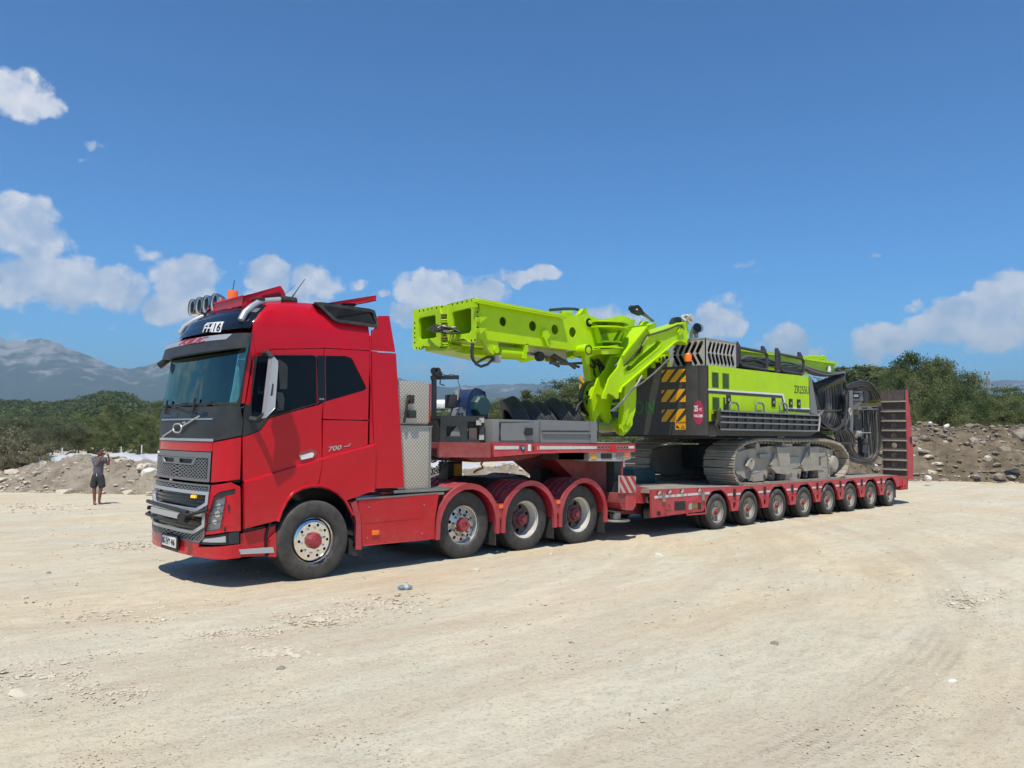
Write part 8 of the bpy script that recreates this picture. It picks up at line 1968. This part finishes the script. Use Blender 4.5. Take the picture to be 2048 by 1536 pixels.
# local frame: x = picture right, y = away from camera, z up, height 1.70
V=[(0,0,.92),(0,0,1.05),(.0,.0,1.22),(-.005,0,1.38),(.0,0,1.47),(.015,0,1.52),
   (-.09,0,.88),(-.10,-.01,.50),(-.095,.03,.09),(-.06,-.06,.035),(.01,-.11,.03),
   (.09,0,.88),(.10,.0,.50),(.045,.03,.10),(.06,.05,.035),(.12,.08,.03),
   (-.15,0,1.40),(.0,-.13,1.20),(.13,-.16,1.42),(.17,-.165,1.47),
   (.15,.05,1.40),(.30,.0,1.22),(.36,-.08,1.42),(.345,-.10,1.48)]
E_=[(0,1),(1,2),(2,3),(3,4),(4,5),(0,6),(6,7),(7,8),(8,9),(9,10),(0,11),(11,12),(12,13),(13,14),(14,15),(3,16),(16,17),(17,18),(18,19),(3,20),(20,21),(21,22),(22,23)]
Rr=[.125,.115,.13,.12,.06,.055,.09,.062,.040,.038,.030,.09,.062,.040,.038,.030,.062,.044,.030,.026,.062,.044,.030,.026]
skinbody('body',V,E_,Rr,M['skin'],PS)
mb=MB(); mb.lathez([(.02,-.115),(.055,-.10),(.068,-.05),(.075,0),(.078,.04),(.070,.085),(.04,.115),(.005,.122)],(.025,0,1.61),20)
for k,(a,b_,c_) in enumerate(mb.V): mb.V[k]=(.025+(a-.025)*1.15,b_*.98,c_)
mb.tube([(.10,-.0,1.625),(.125,-.0,1.595),(.10,0,1.585)],[.012,.018,.012],8); mb.tube([(.02,-.08,1.60),(.015,-.095,1.61),(.02,-.08,1.63)],[.01,.02,.01],8)
mb.build('head',M['skin'],PS)
mb=MB(); mb.lathez([(.075,-.01),(.086,.02),(.086,.06),(.075,.10),(.04,.128),(.005,.135)],(.008,0,1.625),20); mb.tube([(-.055,0,1.60),(-.06,0,1.64)],[.03,.05],8); mb.build('hair',M['hair'],PS)
mb=MB(); mb.lathez([(.03,-.06),(.052,-.03),(.05,.0)],(.062,0,1.545),12); mb.build('beard',M['hair'],PS)
for ex in (-.025,.025): mb=MB(); mb.lathez([(.004,-.008),(.010,0),(.004,.008)],(.105,ex-.01,1.63),8); mb.build('eye',M['blackg'],PS)
# shirt and shorts
skinbody('shirt',[(0,0,.86),(0,0,1.05),(0,0,1.22),(-.005,0,1.38),(0,0,1.455),(-.155,-.0,1.395),(-.075,-.075,1.27),(.155,.045,1.395),(.235,.02,1.30)],[(0,1),(1,2),(2,3),(3,4),(3,5),(5,6),(3,7),(7,8)],[.152,.147,.152,.142,.072,.080,.072,.080,.072],M['shirt'],PS)
skinbody('shorts',[(0,0,1.0),(0,0,.87),(-.095,0,.80),(-.12,-.005,.62),(-.125,-.005,.50),(.095,0,.80),(.12,0,.62),(.14,0,.50)],[(0,1),(1,2),(2,3),(3,4),(1,5),(5,6),(6,7)],[.142,.145,.115,.115,.120,.115,.115,.120],M['shorts'],PS)
# hands: palm and five fingers each, closed round the phone
def hand(wr,fwd,side):
    w=Vector(wr); f=Vector(fwd).normalized(); u=Vector(side).normalized(); n=f.cross(u)
    vs=[w,w+f*.045,w+f*.08]; ed=[(0,1),(1,2)]; rr=[.026,.034,.032]
    for k,(o,l) in enumerate(((-.028,.06),(-.010,.068),(.010,.063),(.027,.05))):
        b=len(vs); vs+= [w+f*.085+u*o,w+f*(.085+l*.5)+u*o+n*.012,w+f*(.085+l*.75)+u*o+n*.035]; ed+=[(2,b),(b,b+1),(b+1,b+2)]; rr+=[.011,.010,.008]
    b=len(vs); vs+=[w+f*.03-u*.035,w+f*.06-u*.05+n*.02,w+f*.085-u*.045+n*.04]; ed+=[(1,b),(b,b+1),(b+1,b+2)]; rr+=[.013,.012,.010]
    return skinbody('hand',vs,ed,rr,M['skin'],PS,sub=1)
hand((.165,-.165,1.46),(.45,.1,.85),(.1,-1,.1)); hand((.35,-.095,1.47),(-.25,0,.95),(.1,1,0))
mb=MB(); mb.box(.215,.225,-.20,-.04,1.535,1.605); mb.build('phone',M['black'],PS); mb=MB(); mb.box(.213,.2152,-.195,-.045,1.54,1.60); mb.build('phone_screen',M['blackg'],PS)
for s,(a,b_) in ((-1,((-.10,.03),(.02,-.13))),(1,((.04,.03),(.14,.10)))):
    mb=MB(); mb.tube([(a[0],a[1],.012),((a[0]+b_[0])/2,(a[1]+b_[1])/2,.012),(b_[0],b_[1],.012)],[.03,.042,.03],10); 
    for k,(x,y,z) in enumerate(mb.V): mb.V[k]=(x,y,min(z,.022) if z>.012 else max(z,.0))
    mb.build('sandal',M['dgrey'],PS)
mb=MB(); mb.tube([(.03,-.15,.955),(.04,-.17,.93),(.045,-.165,.88)],.008,5); mb.build('drawstring',M['white'],PS)
PS.scale=(.97,.97,.97)
# ------------------------------------------------------------------ haze
bm=bmesh.new(); bmesh.ops.create_cube(bm,size=1); hm=bpy.data.meshes.new('haze'); bm.to_mesh(hm); bm.free()
hz=link('haze',hm); hz.location=(500,3000,278.8); hz.scale=(24000,16000,560); tag(hz,kind='stuff')
vm=bpy.data.materials.new('haze_air'); vm.use_nodes=True; t=vm.node_tree; t.nodes.clear(); o=t.nodes.new('ShaderNodeOutputMaterial'); pv=t.nodes.new('ShaderNodeVolumePrincipled')
pv.inputs['Color'].default_value=(.66,.87,1,1); pv.inputs['Density'].default_value=.00023; pv.inputs['Anisotropy'].default_value=.2; t.links.new(pv.outputs[0],o.inputs['Volume']); hm.materials.append(vm)
